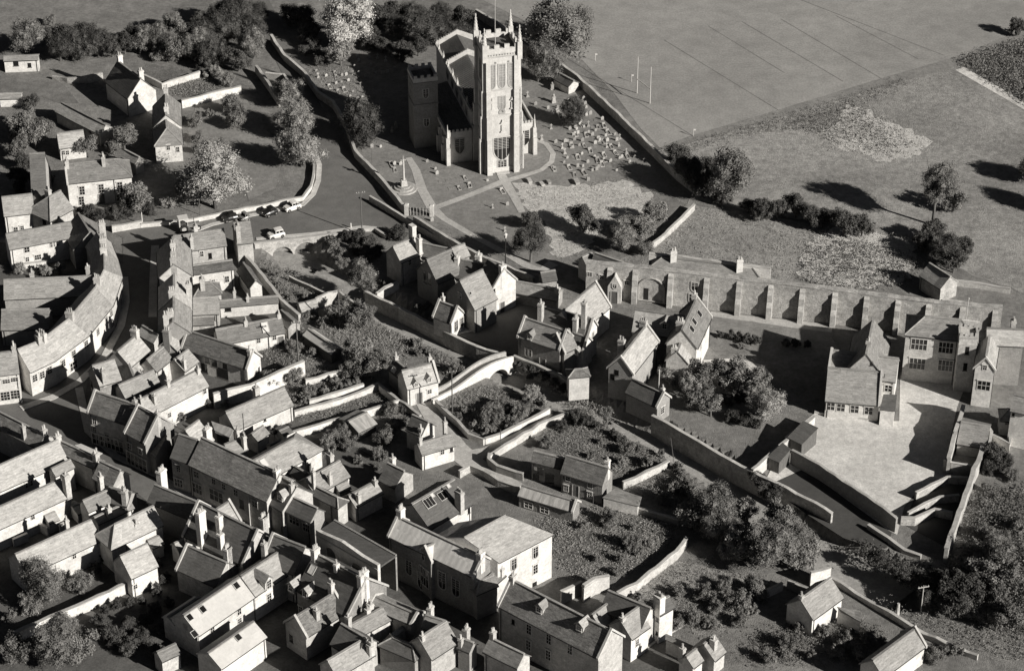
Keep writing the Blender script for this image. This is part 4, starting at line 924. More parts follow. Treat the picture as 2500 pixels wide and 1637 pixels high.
SH('dark roofed lean-to on the school hall corner', (1000, 435), (1130, 440), (965, 580), (1112, 596), 4.0, 3.0, 'rd', 'pale', name='lean_to', cat='lean-to')
SH('plank fronted shed on the gravel yard', (240, 685), (382, 755), (85, 845), (225, 915), 3.0, 2.4, 'rd', 'wood')
SH('second plank shed by the dark court', (40, 895), (122, 955), (-110, 1030), (10, 1085), 2.8, 2.2, 'rd', 'wood')
# school tower
F(1900, 550)
tq = P(1818, 1085, 9.6); dx = V((.96, -.10, 0)).normalized(); dy = V((-dx.y, dx.x, 0)); st = thing('school_tower', 'square battlemented stair tower beside the tall school block', 'tower', V((tq.x, tq.y + 1.3, 0)))
b = MB(); c0 = V((tq.x, tq.y + 1.3, 0)); b.box(c0, dx, dy, 1.35, 1.3, -.4, 9.8); b.box(c0, dx, dy, 1.42, 1.37, 8.6, 8.8); b.build('tower_body', 'lime', st)
for sx, sy, hx, hy in ((0, -1.3, 1.42, .15), (0, 1.3, 1.42, .15), (-1.3, 0, .15, 1.1), (1.3, 0, .15, 1.1)):
    b = MB(); b.box(c0 + dx * sx + dy * sy, dx, dy, hx, hy, 9.803, 10.3); b.build('parapet', 'lime', st)
for i in range(4):
    for sy in (-1.3, 1.3): b = MB(); b.box(c0 + dx * (-1.14 + i * .76) + dy * sy, dx, dy, .24, .147, 10.3, 10.75); b.build('merlon', 'cop', st)
for zz in (7.6, 4.6): window(st, c0 - dy * 1.3 + V((0, 0, zz)), -dy, .6, 1.4, 'o')
fp = thing('flagpole', 'white flagpole rising behind the battlemented stair tower', 'flagpole', P(1780, 960, 7)); b = MB(); q = P(1780, 960, 7.0); b.bar((q.x, q.y, 0), (q.x, q.y, 12.0), .10, 6, .05); b.build('pole', 'white', fp)
b = MB(); b.bar((q.x, q.y, 12.0), (q.x, q.y, 12.25), .12, 6, .1); b.build('finial', 'white', fp)

# ---- middle: cottage by the packhorse bridge and its neighbours
F(900, 700)
H('white cottage with two box dormers by the packhorse bridge', (320, 796), (612, 720), (390, 970), 4.4, 46, 'rl', 'pale', par='01', ch=((605, 655, 1.2, .7, .6, 1),), dorm=((452, 945, .8, .7, 'rw', 'pale'), (578, 900, .8, .7, 'rw', 'pale')), win=((482, 1040, .9, 2.0, 'D'), (578, 992, .9, .9)), name='cottage', cat='cottage')
H('dark roofed back wing of the white dormered cottage', (245, 685), (345, 765), (170, 770), 4.0, 44, 'rd', 'dark', ch=((240, 640, 1.0, .7, .6, 1),), sky=((240, 790, .9, .7, 1),), name='cottage', cat='cottage')
H('white gabled cottage with dark roof on the lane corner', (563, 1278), (420, 1215), (452, 1402), 4.4, 44, 'rd', 'pale', ch=((435, 1395, -.5, .6, .6, 1),), name='cottage', cat='cottage')
H('mottled roofed cottage with end chimney on the lane corner', (470, 1488), (775, 1398), (560, 1585), 3.8, 36, 'rl', 'pale', ch=((760, 1262, 2.4, .7, .6, 1), (315, 1478, 1.6, .6, .5, 1)), win=((700, 1540, .8, 1.0), (790, 1530, .6, 1.0, 'o')), name='cottage', cat='cottage')
# ---- houses behind the high street
F(0, 650)
H('gabled house with big chimney where the street bends', (1300, 648), (1118, 802), (1428, 800), 5.4, 45, 'rl', 'lime', ch=((1285, 590, 1.6, 1.4, .9, 3),), hk=0.95)
H('small lit roof beside the bend in the street', (1356, 562), (1505, 645), (1342, 640), 5.2, 42, 'rl', 'lime', hk=0.95)
H('pale roofed house with tall brick chimney above the bend', (1718, 545), (1585, 700), (1788, 690), 5.0, 42, 'rl', 'lime', ch=((1525, 670, 2.4, 1.3, 1.0, 3),), cm='brick')
H('brown tiled house below the tall brick chimney', (1548, 765), (1400, 885), (1640, 880), 5.0, 45, 'rk', 'lime')
H('low speckled roof beside the long tiled barn', (1788, 792), (1660, 885), (1905, 895), 3.6, 36, 'rl', 'lime', ch=((1790, 905, .6, .6, .6, 1),))
H('triangular lit roof on the street corner', (882, 942), (1082, 882), (975, 1132), 6.2, 45, 'rl', 'dark', ch=((990, 1000, .2, .9, .6, 1),), win=((820, 1050, 1.0, 1.3, 'o'), (850, 1180, 1.0, 1.4, 'o')), hk=0.95)
H('narrow pale house squeezed between street roofs', (1190, 838), (1270, 1040), (1080, 900), 5.0, 45, 'rl', 'pale')
H('grey roof stepping back from the corner shop', (1130, 1125), (1455, 985), (1215, 1252), 5.6, 42, 'rl', 'lime')
H('long white walled house with pale roof behind the shops', (1305, 1275), (1885, 978), (1985, 1138), 5.0, 42, 'rl', 'pale', ch=((1300, 1268, .8, .8, .6, 1), (1590, 1080, 1.2, .8, .6, 1), (1465, 1225, .4, .8, .6, 1), (1890, 960, .7, .8, .6, 2)), win=((1945, 1185, .8, 1.0), (1610, 1410, .8, 1.0)))
F(0, 950)
H('dark tiled corner shop with brick upper floors', (905, 18), (1285, 142), (832, 215), 6.6, 45, 'rt', 'lime', par='10', ch=((1300, 105, .7, .7, .6, 1),), win=((898, 300, .9, 1.3), (900, 385, .9, 1.5), (1020, 455, .9, 1.3), (1105, 500, .9, 1.3), (905, 490, 2.2, 1.9, 'S'), (1065, 590, 4.4, 2.0, 'S')), name='shop', cat='shop', hk=0.90)
H('second dark tiled shop with white end gable', (1312, 158), (1502, 258), (1178, 412), 6.4, 45, 'rt', 'grey', par='11', ch=((1515, 225, .8, .8, .7, 1),), win=((1235, 540, .9, 1.2), (1335, 590, .9, 1.2), (1290, 690, 4.2, 2.2, 'S')), name='shop', cat='shop', hk=0.90)
SH('low tiled passage roof between two shops', (1545, 395), (1590, 440), (1385, 590), (1475, 655), 5.2, 3.6, 'rt', 'grey', name='passage_roof', cat='outbuilding')
H('narrow dark tiled house with ashlar front in the high street', (1705, 425), (1870, 478), (1602, 645), 6.6, 44, 'rd', 'lime', win=((1697, 750, .9, 1.4), (1685, 880, 1.4, 1.4, 'S')), hk=0.86)
F(400, 850)
H('very long speckled tiled house row in the high street', (362, 846), (1098, 1188), (215, 1100), 6.8, 44, 'rk', 'lime', ch=((385, 745, 1.8, 1.4, .9, 3), (1092, 1160, .9, 1.2, .7, 2)), win=((310, 1195, 1.3, 1.3), (475, 1262, .9, 1.2), (570, 1312, .9, 1.2), (685, 1370, 1.0, 1.3), (865, 1480, 1.3, 1.2), (320, 1330, 1.8, 1.8, 'S'), (500, 1400, 2.6, 2.0, 'S'), (740, 1480, 1.0, 1.6, 'o')), cm='pale', name='house_row', hk=0.84)
H('dark slate house with white dormer at the end of the row', (1100, 1200), (1262, 1302), (990, 1470), 6.4, 44, 'rd', 'lime', dorm=((1110, 1440, 1.3, 1.0, 'rl', 'pale'),), ch=((1278, 1330, .6, .8, .6, 1),))
H('pointed pale roof behind the long speckled row', (205, 775), (330, 682), (480, 870), 5.2, 42, 'rl', 'lime')
SH('striped corrugated lean-to in the back yard', (450, 690), (670, 765), (490, 800), (625, 850), 3.0, 2.4, 'rc', 'wood')
H('long pale roofed outhouse with white wall and joined tiles', (592, 602), (1138, 365), (690, 780), 3.8, 42, 'rl', 'pale', ch=((875, 365, 1.6, 1.0, .9, 1),), win=((960, 670, .5, .6, 'o'),), name='outhouse', cat='outhouse')
H('grey lean roofed store beside the ivy block', (838, 812), (942, 735), (895, 888), 3.0, 36, 'rm', 'pale', name='store', cat='outhouse')
H('low grey roof behind the long speckled row', (580, 912), (742, 847), (700, 1000), 4.2, 38, 'rm', 'lime', ch=((820, 885, 1.6, .9, .6, 3), (750, 750, 1.6, .6, .5, 1)), name='outhouse', cat='outhouse')
H('large pale roofed hall with white side wall behind the row', (852, 1064), (1235, 852), (1125, 1180), 4.2, 34, 'rl', 'pale', hip='01', sky=((955, 1090, .9, 1.3, 1),), win=((1155, 1220, .6, .6, 'o'), (1375, 1080, .8, 1.9, 'D')), name='hall', cat='hall')
H('flat topped ivy block with white face', (1100, 780), (1180, 745), (1105, 800), 3.2, 10, 'rm', 'pale', name='outhouse', cat='outhouse')
H('pale house with tall chimney pole beside the yard', (1348, 1245), (1668, 1068), (1640, 1290), 4.6, 36, 'rl', 'lime', ch=((1580, 1005, 1.4, 1.1, .8, 2), (1335, 1215, 2.8, .6, .5, 1), (1715, 1290, .3, .6, .6, 1)), win=((1800, 1250, .8, 1.0),))
H('dark slate roof with pale hipped end in the back yards', (1412, 1292), (1648, 1412), (1368, 1335), 4.8, 34, 'rd', 'lime', hip='01')
H('mottled pale roof on the yard corner', (1758, 1395), (2010, 1262), (1870, 1490), 3.6, 36, 'rl', 'lime', ch=((2012, 1245, .8, .8, .6, 1), (1975, 1475, .6, .7, .6, 1)))
H('dark roofed cottage behind a long pale wall', (2132, 1088), (2282, 1160), (2008, 1238), 3.8, 40, 'rd', 'lime', ch=((2140, 1020, 1.0, .9, .7, 1),), name='cottage', cat='cottage')
H('corrugated garden hut among the shrubs', (1760, 690), (1928, 608), (1890, 782), 2.2, 18, 'rc', 'wood', name='hut', cat='hut')
F(400, 1200)
H('slate roofed corner shop facing the arched wall', (1222, 45), (1455, 152), (1120, 172), 6.0, 42, 'rd', 'grey', win=((1240, 270, 1.8, 1.4, 'S'), (1380, 350, 1.2, 1.4, 'S')), name='shop', cat='shop')
# ---- bottom left
F(0, 950)
H('long pale roof at the left edge behind the high street', (-300, 850), (545, 478), (150, 905), 5.2, 44, 'rl', 'pale', win=((290, 890, .9, 1.1), (260, 905, .9, 1.1)))
H('rough tiled street roof with white chimneys at the left', (555, 478), (935, 655), (690, 545), 6.0, 42, 'rk', 'lime', ch=((455, 395, 1.6, 1.2, .7), (955, 620, 1.4, 1.0, .8, 2)))
H('pale dormer roof stepped behind the street front', (492, 752), (664, 668), (500, 842), 5.4, 38, 'rl', 'pale')
H('long pale roofed back wing with white wall', (-300, 1248), (588, 846), (640, 1034), 5.0, 42, 'rl', 'pale', ch=((690, 800, 2.6, 1.2, .9, 1),), win=((310, 1210, .8, 1.0),))
H('dark tiled roof behind the white shop awning', (955, 682), (1140, 765), (850, 835), 5.6, 44, 'rk', 'lime')
H('small grey roof among the white chimneys', (792, 1055), (1015, 958), (1035, 1085), 4.8, 42, 'rm', 'pale', ch=((985, 800, 3.0, .9, .7, 2),))
H('dark roofed house under the tall white chimney', (1040, 930), (1245, 975), (1060, 1080), 4.8, 38, 'rd', 'grey', ch=((1278, 1000, 1.6, 1.0, .8, 2),))
H('low pale lean roof with white chimney', (900, 1212), (1235, 1060), (940, 1280), 3.6, 32, 'rl', 'pale', ch=((1030, 1118, 1.6, .9, .7, 2),))
H('big hipped roof house with pale right slope', (1088, 1282), (1455, 1108), (1088, 1512), 5.6, 44, 'rl', 'pale', hip='10', ch=((1290, 1270, -.8, .9, .7, 2),))
H('pale roofed range left of the big hipped house', (150, 1564), (862, 1240), (850, 1490), 4.8, 40, 'rl', 'pale', ch=((630, 1235, 2.0, .6, .6, 1),), win=((700, 1540, .8, 1.0),))
H('dark street roof beneath the pair of white chimney stacks', (1475, 905), (1862, 1062), (1375, 1060), 6.0, 42, 'rd', 'grey', ch=((1462, 735, 2.8, 1.6, 1.0, 4),), cm='pale')
H('tiny white flat roof beside the dark yard', (690, 1110), (750, 1085), (735, 1190), 2.6, 15, 'rl', 'pale', name='outhouse', cat='outhouse')
F(0, 950); H('small white gable shed in the left back yards', (430, 1200), (520, 1165), (620, 1215), 2.6, 25, 'rl', 'pale', name='shed', cat='shed')
F(0, 1250, 3.967)
H('pale roofed cottage with white wall below the hipped house', (1168, 420), (1420, 302), (1235, 662), 4.6, 44, 'rl', 'pale', name='cottage', cat='cottage', win=((1300, 720, .7, .9),))
H('small pale lean-to beside the dark yard', (1435, 272), (1540, 226), (1470, 325), 3.0, 30, 'rl', 'pale', name='outhouse', cat='outhouse')
F(400, 1200)
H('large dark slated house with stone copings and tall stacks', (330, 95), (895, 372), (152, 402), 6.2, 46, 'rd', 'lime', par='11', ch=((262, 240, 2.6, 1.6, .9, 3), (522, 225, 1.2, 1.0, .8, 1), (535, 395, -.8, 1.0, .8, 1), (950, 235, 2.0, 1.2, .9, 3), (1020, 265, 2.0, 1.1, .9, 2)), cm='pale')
H('pale cross gable with finial facing the high street', (620, 88), (505, 162), (735, 272), 6.2, 48, 'rl', 'lime', par='10')
H('lower dark slated wing with clustered chimneys', (222, 508), (590, 668), (105, 735), 5.0, 42, 'rd', 'lime', par='10', ch=((630, 540, 2.6, 1.2, .8, 3), (695, 562, 2.6, 1.0, .8, 1)), cm='pale')
H('dark slate street house behind the white rendered range', (1038, 405), (1340, 520), (850, 640), 6.6, 44, 'rd', 'pale', par='10', ch=((812, 590, .6, .9, .7, 1),))
H('white rendered range with whitened roof and roof lights', (190, 1168), (733, 800), (560, 1210), 5.6, 36, 'rw', 'pale', sky=((690, 890, .8, .9), (370, 1115, .8, .9), (245, 1192, .8, .9), (290, 1350, .8, .9)), win=((715, 1135, .9, 1.2), (720, 1230, .9, 1.4), (460, 1310, .9, 1.2), (330, 1395, .8, 1.0)), ch=((150, 1290, -1.5, .9, .7, 0),))
H('grey roofed end of the white range with tall dormer', (737, 798), (1120, 548), (856, 1003), 5.8, 38, 'rl', 'pale', dorm=((1000, 915, 1.3, 1.5, 'rm', 'pale'),), win=((1000, 1000, 1.0, 1.5), (855, 1035, .7, 1.0), (860, 1120, .7, 1.0)))
H('white sheet roof workshop at the bottom left', (425, 1528), (850, 1232), (950, 1400), 5.0, 30, 'rw', 'pale', sky=((705, 1380, .8, .9),), name='workshop', cat='workshop')
H('small white roof at the end of the white range', (40, 1188), (335, 998), (95, 1262), 4.6, 26, 'rw', 'pale', name='workshop', cat='workshop')
H('dark slated street house with two pale dormers and roof light', (1440, 578), (1925, 830), (1158, 880), 6.2, 42, 'rd', 'dark', par='01', ch=((1412, 520, 1.6, 1.4, .8, 3), (1640, 680, .8, .8, .6, 1), (1955, 820, 1.6, 1.3, .8, 3), (2005, 800, 1.8, 1.2, .8, 2)), sky=((1412, 738, .9, 1.2, 1),), dorm=((1210, 940, 1.1, 1.1, 'rl', 'pale'), (1345, 1000, 1.1, 1.1, 'rl', 'pale')), win=((1205, 1060, .9, 1.2),), cm='pale')
H('mottled pale gable house with rear chimney', (1245, 1190), (1622, 955), (1540, 1270), 5.4, 44, 'rk', 'lime', par='11', ch=((1620, 840, 2.4, .9, .7, 2), (1450, 1120, .3, .8, .7, 1)), win=((1210, 1390, .9, 1.3, 'o'),))
H('dark gabled roof with white finial in the bottom row', (1690, 1252), (1918, 1384), (1565, 1440), 5.2, 42, 'rd', 'lime', ch=((1700, 1150, 1.2, .8, .8, 1),))
H('pale roof with leaning chimney at the bottom edge', (1916, 1388), (1560, 1600), (2138, 1472), 5.0, 42, 'rl', 'lime', ch=((1970, 1460, .2, .8, .7, 1), (2110, 1465, .8, .9, .7, 2)))
H('flat pale roofed house beside the chimney with shadow', (1775, 1262), (2075, 1100), (1950, 1330), 4.8, 25, 'rl', 'lime', ch=((1960, 1060, 1.0, .9, .8, 2), (1935, 1110, 1.0, .8, .7, 1)))
SH('small white lean roof in a shaded yard', (2160, 1345), (2320, 1225), (2185, 1390), (2340, 1270), 3.2, 2.8, 'rl', 'pale')
F(900, 1300, 3.967)
H('light roofed gable with aerial at the bottom edge', (492, 1015), (745, 852), (765, 1130), 5.4, 44, 'rl', 'lime', ch=((470, 1020, .6, .7, .6, 1),))
H('dark roofed house beside the street parapet', (560, 795), (735, 850), (488, 910), 5.4, 42, 'rm', 'lime', ch=((578, 705, 1.6, 1.1, .7, 3),))
H('small dark hipped house with twin pots at the bottom', (900, 1015), (1010, 1060), (975, 1165), 4.8, 42, 'rd', 'grey', ch=((960, 870, 1.8, 1.0, .8, 3), (865, 1040, .8, .7, .6, 1)))
H('grey ridge roofed house with chimney below the assembly hall', (1178, 1012), (1500, 1168), (1060, 1130), 5.2, 42, 'rm', 'lime', ch=((1165, 930, 1.6, .9, .7, 2),))
H('long Georgian house with dark tiled roof and two dormers', (1382, 448), (2350, 945), (1218, 694), 7.6, 45, 'rk', 'lime', par='11', ch=((1375, 395, 1.2, 1.1, .8, 2),), dorm=((1650, 770, 1.2, 1.0, 'rl', 'lime'), (2040, 945, 1.2, 1.0, 'rl', 'lime')), win=((1553, 930, 1.0, 1.9), (1745, 1025, 1.0, 1.9), (1950, 1122, 1.0, 1.9), (1548, 1085, 1.0, 1.8), (1740, 1180, 1.0, 1.8), (1400, 860, .6, .9, 'o')), hk=0.86)
F(1400, 1200)
H('dark back range of the Georgian house', (335, 937), (728, 1100), (200, 1100), 6.0, 42, 'rd', 'lime')
H('lit rear wing nearest the Georgian dormers', (182, 1166), (430, 978), (355, 1235), 5.0, 42, 'rl', 'lime')
H('second lit rear wing with white end wall', (448, 1212), (614, 1096), (585, 1385), 5.4, 44, 'rl', 'pale', ch=((455, 1195, .4, .8, .7, 1),), win=((605, 1430, .8, 1.4),))
H('tall white gabled wing with great chimney stack', (775, 1065), (905, 990), (870, 1152), 6.6, 46, 'rd', 'pale', ch=((790, 1000, 2.2, 1.6, 1.1, 3),), cm='pale', win=((815, 1225, .5, .7, 'o'), (812, 1355, .5, .7, 'o')))
# ---- chapel group
F(900, 1100)
hl = H('assembly hall with ribbed pale roof and dark arched front', (278, 625), (1090, 1008), (145, 795), 8.2, 42, 'rs', 'dark', par='11', ch=((275, 530, 2.0, 1.2, .9, 3), (1120, 985, 1.2, 1.2, .9, 3)), win=((245, 1090, 1.5, 3.6, 'a'), (385, 1110, 1.2, 2.6, 'a'), (700, 1230, 1.5, 3.2, 'a'), (830, 1300, 1.5, 3.2, 'a'), (530, 1180, 2.0, 3.0, 'a'), (525, 1340, 2.4, 3.2, 'a'), (1100, 1390, 1.0, 1.2, 'o')), cm='pale', name='assembly_hall', cat='hall', hk=0.86)
H('pedimented porch bay of the assembly hall', (535, 918), (640, 868), (612, 1050), 7.8, 46, 'rs', 'dark', par='10', win=((520, 1010, .7, 1.0, 'a'), (525, 1190, 2.2, 3.4, 'm')), hk=0.86)
TERR([('square chapel with broad slate roof and white arched windows', 'rl', 'pale', (), ((1585, 965, .8, 1.8, 'a'), (1380, 1078, .8, 1.8, 'a'), (1585, 1120, .8, 1.6, 's'), (1385, 1220, .8, 1.6, 's'), (1578, 1270, .8, .7, 'o')))], [(905, 822), (1300, 609)], [(1240, 1064), (1757, 792)], 7.6, 2.3, 'chapel', 'chapel')
H('white walled printing house with dark slate roof lights', (415, 502), (810, 270), (1016, 492), 6.4, 34, 'rd', 'pale', ch=((905, 410, 1.0, 1.5, .8, 3),), sky=((575, 490, 1.6, 1.4), (705, 425, 1.4, 1.2), (760, 335, .5, .5, 1), (605, 425, .5, .5, 1)), win=((990, 540, .6, 1.2, 'o'),), wmax=8, hk=0.80)
H('small hipped roof tucked against the assembly hall', (1050, 1235), (1180, 1180), (1110, 1335), 6.0, 36, 'rm', 'grey', hip='10')
H('little mottled roof with dark cowl behind the chapel', (1150, 1190), (1240, 1110), (1295, 1195), 6.2, 36, 'rm', 'pale', ch=((1345, 1145, 1.0, .8, .7, 2),))
H('long corrugated workshop with white end wall', (1462, 328), (1975, 480), (1382, 415), 2.8, 36, 'rc', 'dark', par='01', win=((1520, 552, 1.6, 1.2, 'm'), (1672, 605, 1.6, 1.2, 'm')), name='workshop', cat='workshop')
H('left stone cottage with striped tile roof on the lane', (1575, 0), (1872, 72), (1402, 68), 4.6, 44, 'rt', 'dark', win=((1630, 190, 1.0, 1.2, 'o'), (1560, 230, 1.2, 1.8, 'o'), (1720, 320, 1.8, 1.8, 'o')), name='cottage', cat='cottage')
F(1300, 850)
H('stone cottage with lichen spotted roof and white gable', (328, 1017), (715, 1132), (255, 1185), 4.6, 45, 'rt', 'dark', ch=((728, 1065, 1.2, .9, .7, 1),), win=((338, 1235, .9, 1.0), (320, 1325, .9, 1.2), (548, 1302, .9, 1.0), (545, 1390, .9, 1.2), (410, 1365, .9, 2.0, 'D')), cm='pale', name='cottage', cat='cottage')
SH('low mottled lean-to below the spotted cottage gable', (785, 1325), (1040, 1410), (665, 1415), (1010, 1500), 2.6, 1.9, 'rm', 'pale', name='lean_to', cat='lean-to')
# ---- bottom right
F(1900, 1200)
H('white cottage with streaked pale roof at the bottom right', (215, 1018), (497, 815), (630, 1000), 4.0, 42, 'rl', 'pale', ch=((205, 990, .6, .7, .6, 1),), name='cottage', cat='cottage')
H('pale roofed house cut by the bottom right edge', (900, 1592), (1300, 1297), (1408, 1465), 4.2, 42, 'rl', 'pale', par='01')
SH('flat pale roofed garage below the streaked cottage', (560, 1090), (780, 1130), (600, 1140), (790, 1235), 2.8, 2.3, 'rm', 'pale', name='garage', cat='garage')
F(1400, 1200)
H('small pale gable with white chimney at the bottom edge', (1242, 1445), (1342, 1362), (1440, 1530), 3.6, 42, 'rm', 'lime', ch=((1335, 1400, .8, 1.0, .8, 1),))
H('lit gable corner at the bottom right of the Georgian house', (1075, 1560), (1165, 1490), (1240, 1600), 3.6, 42, 'rl', 'pale', ch=((845, 1405, 1.0, .8, .7, 1),))
SH('flat grey outhouse roof beside the Georgian house', (880, 1345), (1140, 1460), (870, 1400), (1090, 1500), 2.6, 2.3, 'rm', 'lime')

F(0, 950)
for i_, (a_, b_, h_, l_) in enumerate((((120, 1420), (260, 1365), 1.6, 'short white yard wall at the left edge among the back yards'), ((345, 1255), (455, 1312), 1.8, 'white yard wall below the long white back wing'), ((560, 1290), (650, 1245), 1.8, 'bright yard wall between two left hand back wings'), ((1400, 1445), (1535, 1385), 2.2, 'bright coped wall beside the big hipped roof house'), ((1140, 1130), (1240, 1060), 2.0, 'pale party wall between two white chimneys'))): W(l_, [a_, b_], h_, .4, 'pale', name='yard_wall')
F(400, 1200)
H('low grey outhouse roof at the bottom left corner of the white range', (-60, 1520), (108, 1442), (40, 1590), 3.4, 35, 'rm', 'lime', name='outhouse', cat='outhouse')
H('little white outhouse against the large dark slated house', (105, 486), (205, 442), (150, 548), 3.6, 35, 'rl', 'pale', name='outhouse', cat='outhouse')
H('narrow dark link roof behind the dormered street house', (1880, 1010), (2040, 950), (1930, 1120), 4.6, 38, 'rm', 'lime', name='outhouse', cat='outhouse')
F(900, 1300, 3.967)
H('parapeted flat roof range beside the street parapet', (60, 610), (470, 790), (20, 720), 5.4, 22, 'rm', 'lime', par='11')
H('mottled hip roof at the bottom edge below the assembly hall', (230, 1010), (420, 1090), (180, 1130), 4.4, 36, 'rd', 'grey', hip='11')
F(400, 850)
H('small grey roof filling the yard behind the pale hall', (1250, 1120), (1350, 1180), (1210, 1200), 3.6, 36, 'rd', 'lime', name='outhouse', cat='outhouse')
H('low tiled store beside the dark pole yard', (1010, 910), (1100, 870), (1060, 960), 3.0, 34, 'rt', 'lime', name='outhouse', cat='outhouse')
H('low mottled roof behind the mottled corner yard roof', (1640, 1300), (1740, 1260), (1700, 1360), 3.4, 34, 'rm', 'lime', name='outhouse', cat='outhouse')
F(0, 650)
H('small pale roof wedged behind the bend in the street', (1200, 960), (1300, 900), (1330, 1000), 4.6, 40, 'rl', 'lime', name='outhouse', cat='outhouse')
H('low grey roof beside the speckled cottage yard', (1830, 480), (2030, 470), (1850, 560), 3.0, 30, 'rm', 'rubble', name='outhouse', cat='outhouse')

F(0, 950)
H('rough roofed street house at the left edge beside the dark street', (-80, 175), (425, 428), (170, 470), 6.0, 40, 'rk', 'lime', ch=((190, 362, 1.4, .7, .6, 1), (455, 398, 1.0, 1.0, .7, 2)))
ORD = ['leftmost', 'second', 'third', 'fourth', 'fifth', 'sixth', 'seventh', 'eighth', 'ninth', 'tenth', 'eleventh', 'twelfth', 'thirteenth', 'fourteenth']
# ================================================================== BRIDGES AND ARCHED WALLS
def arched(t, A, B, zb, top, arches, th, m, nm='span', step=.25, mi=0):
    """wall from A to B whose underside follows the arches [(s, radius, springing height)]"""
    d = B - A; d.z = 0; L = d.length; d.normalize(); n = V((-d.y, d.x, 0)); mb = MB(); S = [i * step for i in range(int(L / step))] + [L]
    for s, r, zs in arches: S += [s - r, s + r, s - r + .003, s + r - .003]
    S = sorted(x for x in S if 0 <= x <= L)
    def bot(x):
        for s, r, zs in arches:
            if abs(x - s) < r - .001: return zs + math.sqrt(max(0, r * r - (x - s) ** 2))
        return zb
    A = V((A.x, A.y, 0)); col_ = []
    for x in S:
        b0, t0 = bot(x), top(x / L); c = A + d * x
        col_.append((c + n * th / 2 + Z * b0, c + n * th / 2 + Z * t0, c - n * th / 2 + Z * t0, c - n * th / 2 + Z * b0))
    for p, q in zip(col_, col_[1:]): mb.add(list(p) + list(q), [(0, 4, 5, 1), (1, 5, 6, 2), (2, 6, 7, 3), (3, 7, 4, 0)])
    mb.add(list(col_[0]), [(0, 1, 2, 3)]); mb.add(list(col_[-1]), [(3, 2, 1, 0)])
    return mb.build(nm, m, t)
F(400, 550)
A, B = P(862, 170, 1.0), P(1760, 60, 1.0)
rbr = thing('road_bridge', 'speckled stone road bridge with three round arches', 'bridge', V((A.x, A.y, 0)))
Lb = (B - A).length
arched(rbr, A, B, -2.6, lambda k: .95, [(1.0, 1.5, -2.1), (4.6, 1.75, -2.0), (8.6, 1.95, -1.9)], .45, 'rubble', 'parapet_wall')
dB = (B - A).normalized(); nB = V((-dB.y, dB.x, 0)); nB = nB if nB.y > 0 else -nB
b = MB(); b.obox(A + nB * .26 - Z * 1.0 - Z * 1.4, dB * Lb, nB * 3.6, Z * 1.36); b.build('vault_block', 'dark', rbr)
b = MB(); b.obox(A - nB * .3 - Z * .02 - dB * .1, dB * (Lb + .2), nB * .6, Z * .12); b.build('coping', 'cop', rbr)
F(900, 700)
A, B = P(600, 1075, .7), P(1372, 662, 1.3)
pb = thing('packhorse_bridge', 'narrow humpbacked stone bridge with one round arch over the river', 'bridge', V(((A.x + B.x) / 2, (A.y + B.y) / 2, 0)))
L2 = (B - A).length; dP = (B - A); dP.z = 0; dP.normalize(); nP = V((-dP.y, dP.x, 0)); nP = nP if nP.y > 0 else -nP
hump = lambda k: .75 + 1.25 * max(0, math.sin(math.pi * min(1, max(0, (k - .25) / .95)))) ** 1.5
ar = [(L2 * .80, 2.25, -2.0)]
arched(pb, A, B, -2.4, hump, ar, .35, 'pale', 'parapet_wall'); arched(pb, A + nP * 1.75, B + nP * 1.75, -2.4, hump, ar, .35, 'lime', 'parapet_wall')
arched(pb, A + nP * .875, B + nP * .875, -2.4, lambda k: hump(k) - .72, ar, 1.38, 'path', 'deck')
F(400, 1200)
A, B = P(1456, 352, 6.6), P(2045, 690, 6.6)
aw = thing('arcade_wall', 'cement rendered arcade wall with dark round arches on the street', 'wall', V(((A.x + B.x) / 2, (A.y + B.y) / 2, 0))); L3 = (B - A).length
arched(aw, A, B, -.3, lambda k: 6.6 + .5 * max(0, 1 - abs(k - .42) * 3), [(L3 * .22, 1.1, 3.7), (L3 * .66, 1.5, 3.2), (L3 * .93, .5, 3.4)], .5, 'pale', 'arcade')
dA = (B - A); dA.z = 0; dA.normalize(); nA = V((-dA.y, dA.x, 0)); nA = nA if nA.y > 0 else -nA
b = MB(); b.obox(A + nA * 3.2 - Z * 6.9, dA * L3, nA * .3, Z * 6.6); b.build('arch_backing', 'dark', aw); b = MB(); b.obox(A + nA * .26 - Z * .75, dA * L3, nA * 3.2, Z * .3); b.build('arch_shade_slab', 'rd', aw)  # backing and slab added behind the arches to keep their insides dark
b = MB(); b.obox(A - nA * .35 - Z * .9, dA * L3, nA * .2, Z * .2); b.build('moulding', 'cop', aw)

# ================================================================== WALLS
F(1300, 550)
WP = [(515, 340), (1050, 392), (1660, 462), (2270, 532), (3187, 640), (3777, 715), (4470, 778)]
abw = W('long buttressed stone precinct wall dividing school and fields', WP, 6.4, 1.0, 'rubble', name='buttressed_wall', rough=.12, cm='rubble')
wq = [P(x, y, 6.4) for x, y in WP]
def on_wall(x):
    for (a, b), (p, q) in zip(zip(WP, WP[1:]), zip(wq, wq[1:])):
        if a[0] <= x <= b[0] or b is WP[-1]:
            k = (x - a[0]) / (b[0] - a[0]); c = p + (q - p) * k; d = (q - p); d.z = 0; d.normalize(); n = V((d.y, -d.x, 0)); n = n if n.y < 0 else -n
            return V((c.x, c.y, 0)), d, n
prof = [(.40, -.3), (1.55, -.3), (1.55, 2.3), (1.15, 3.1), (1.15, 4.4), (.8, 5.1), (.8, 5.6), (.40, 6.15)]
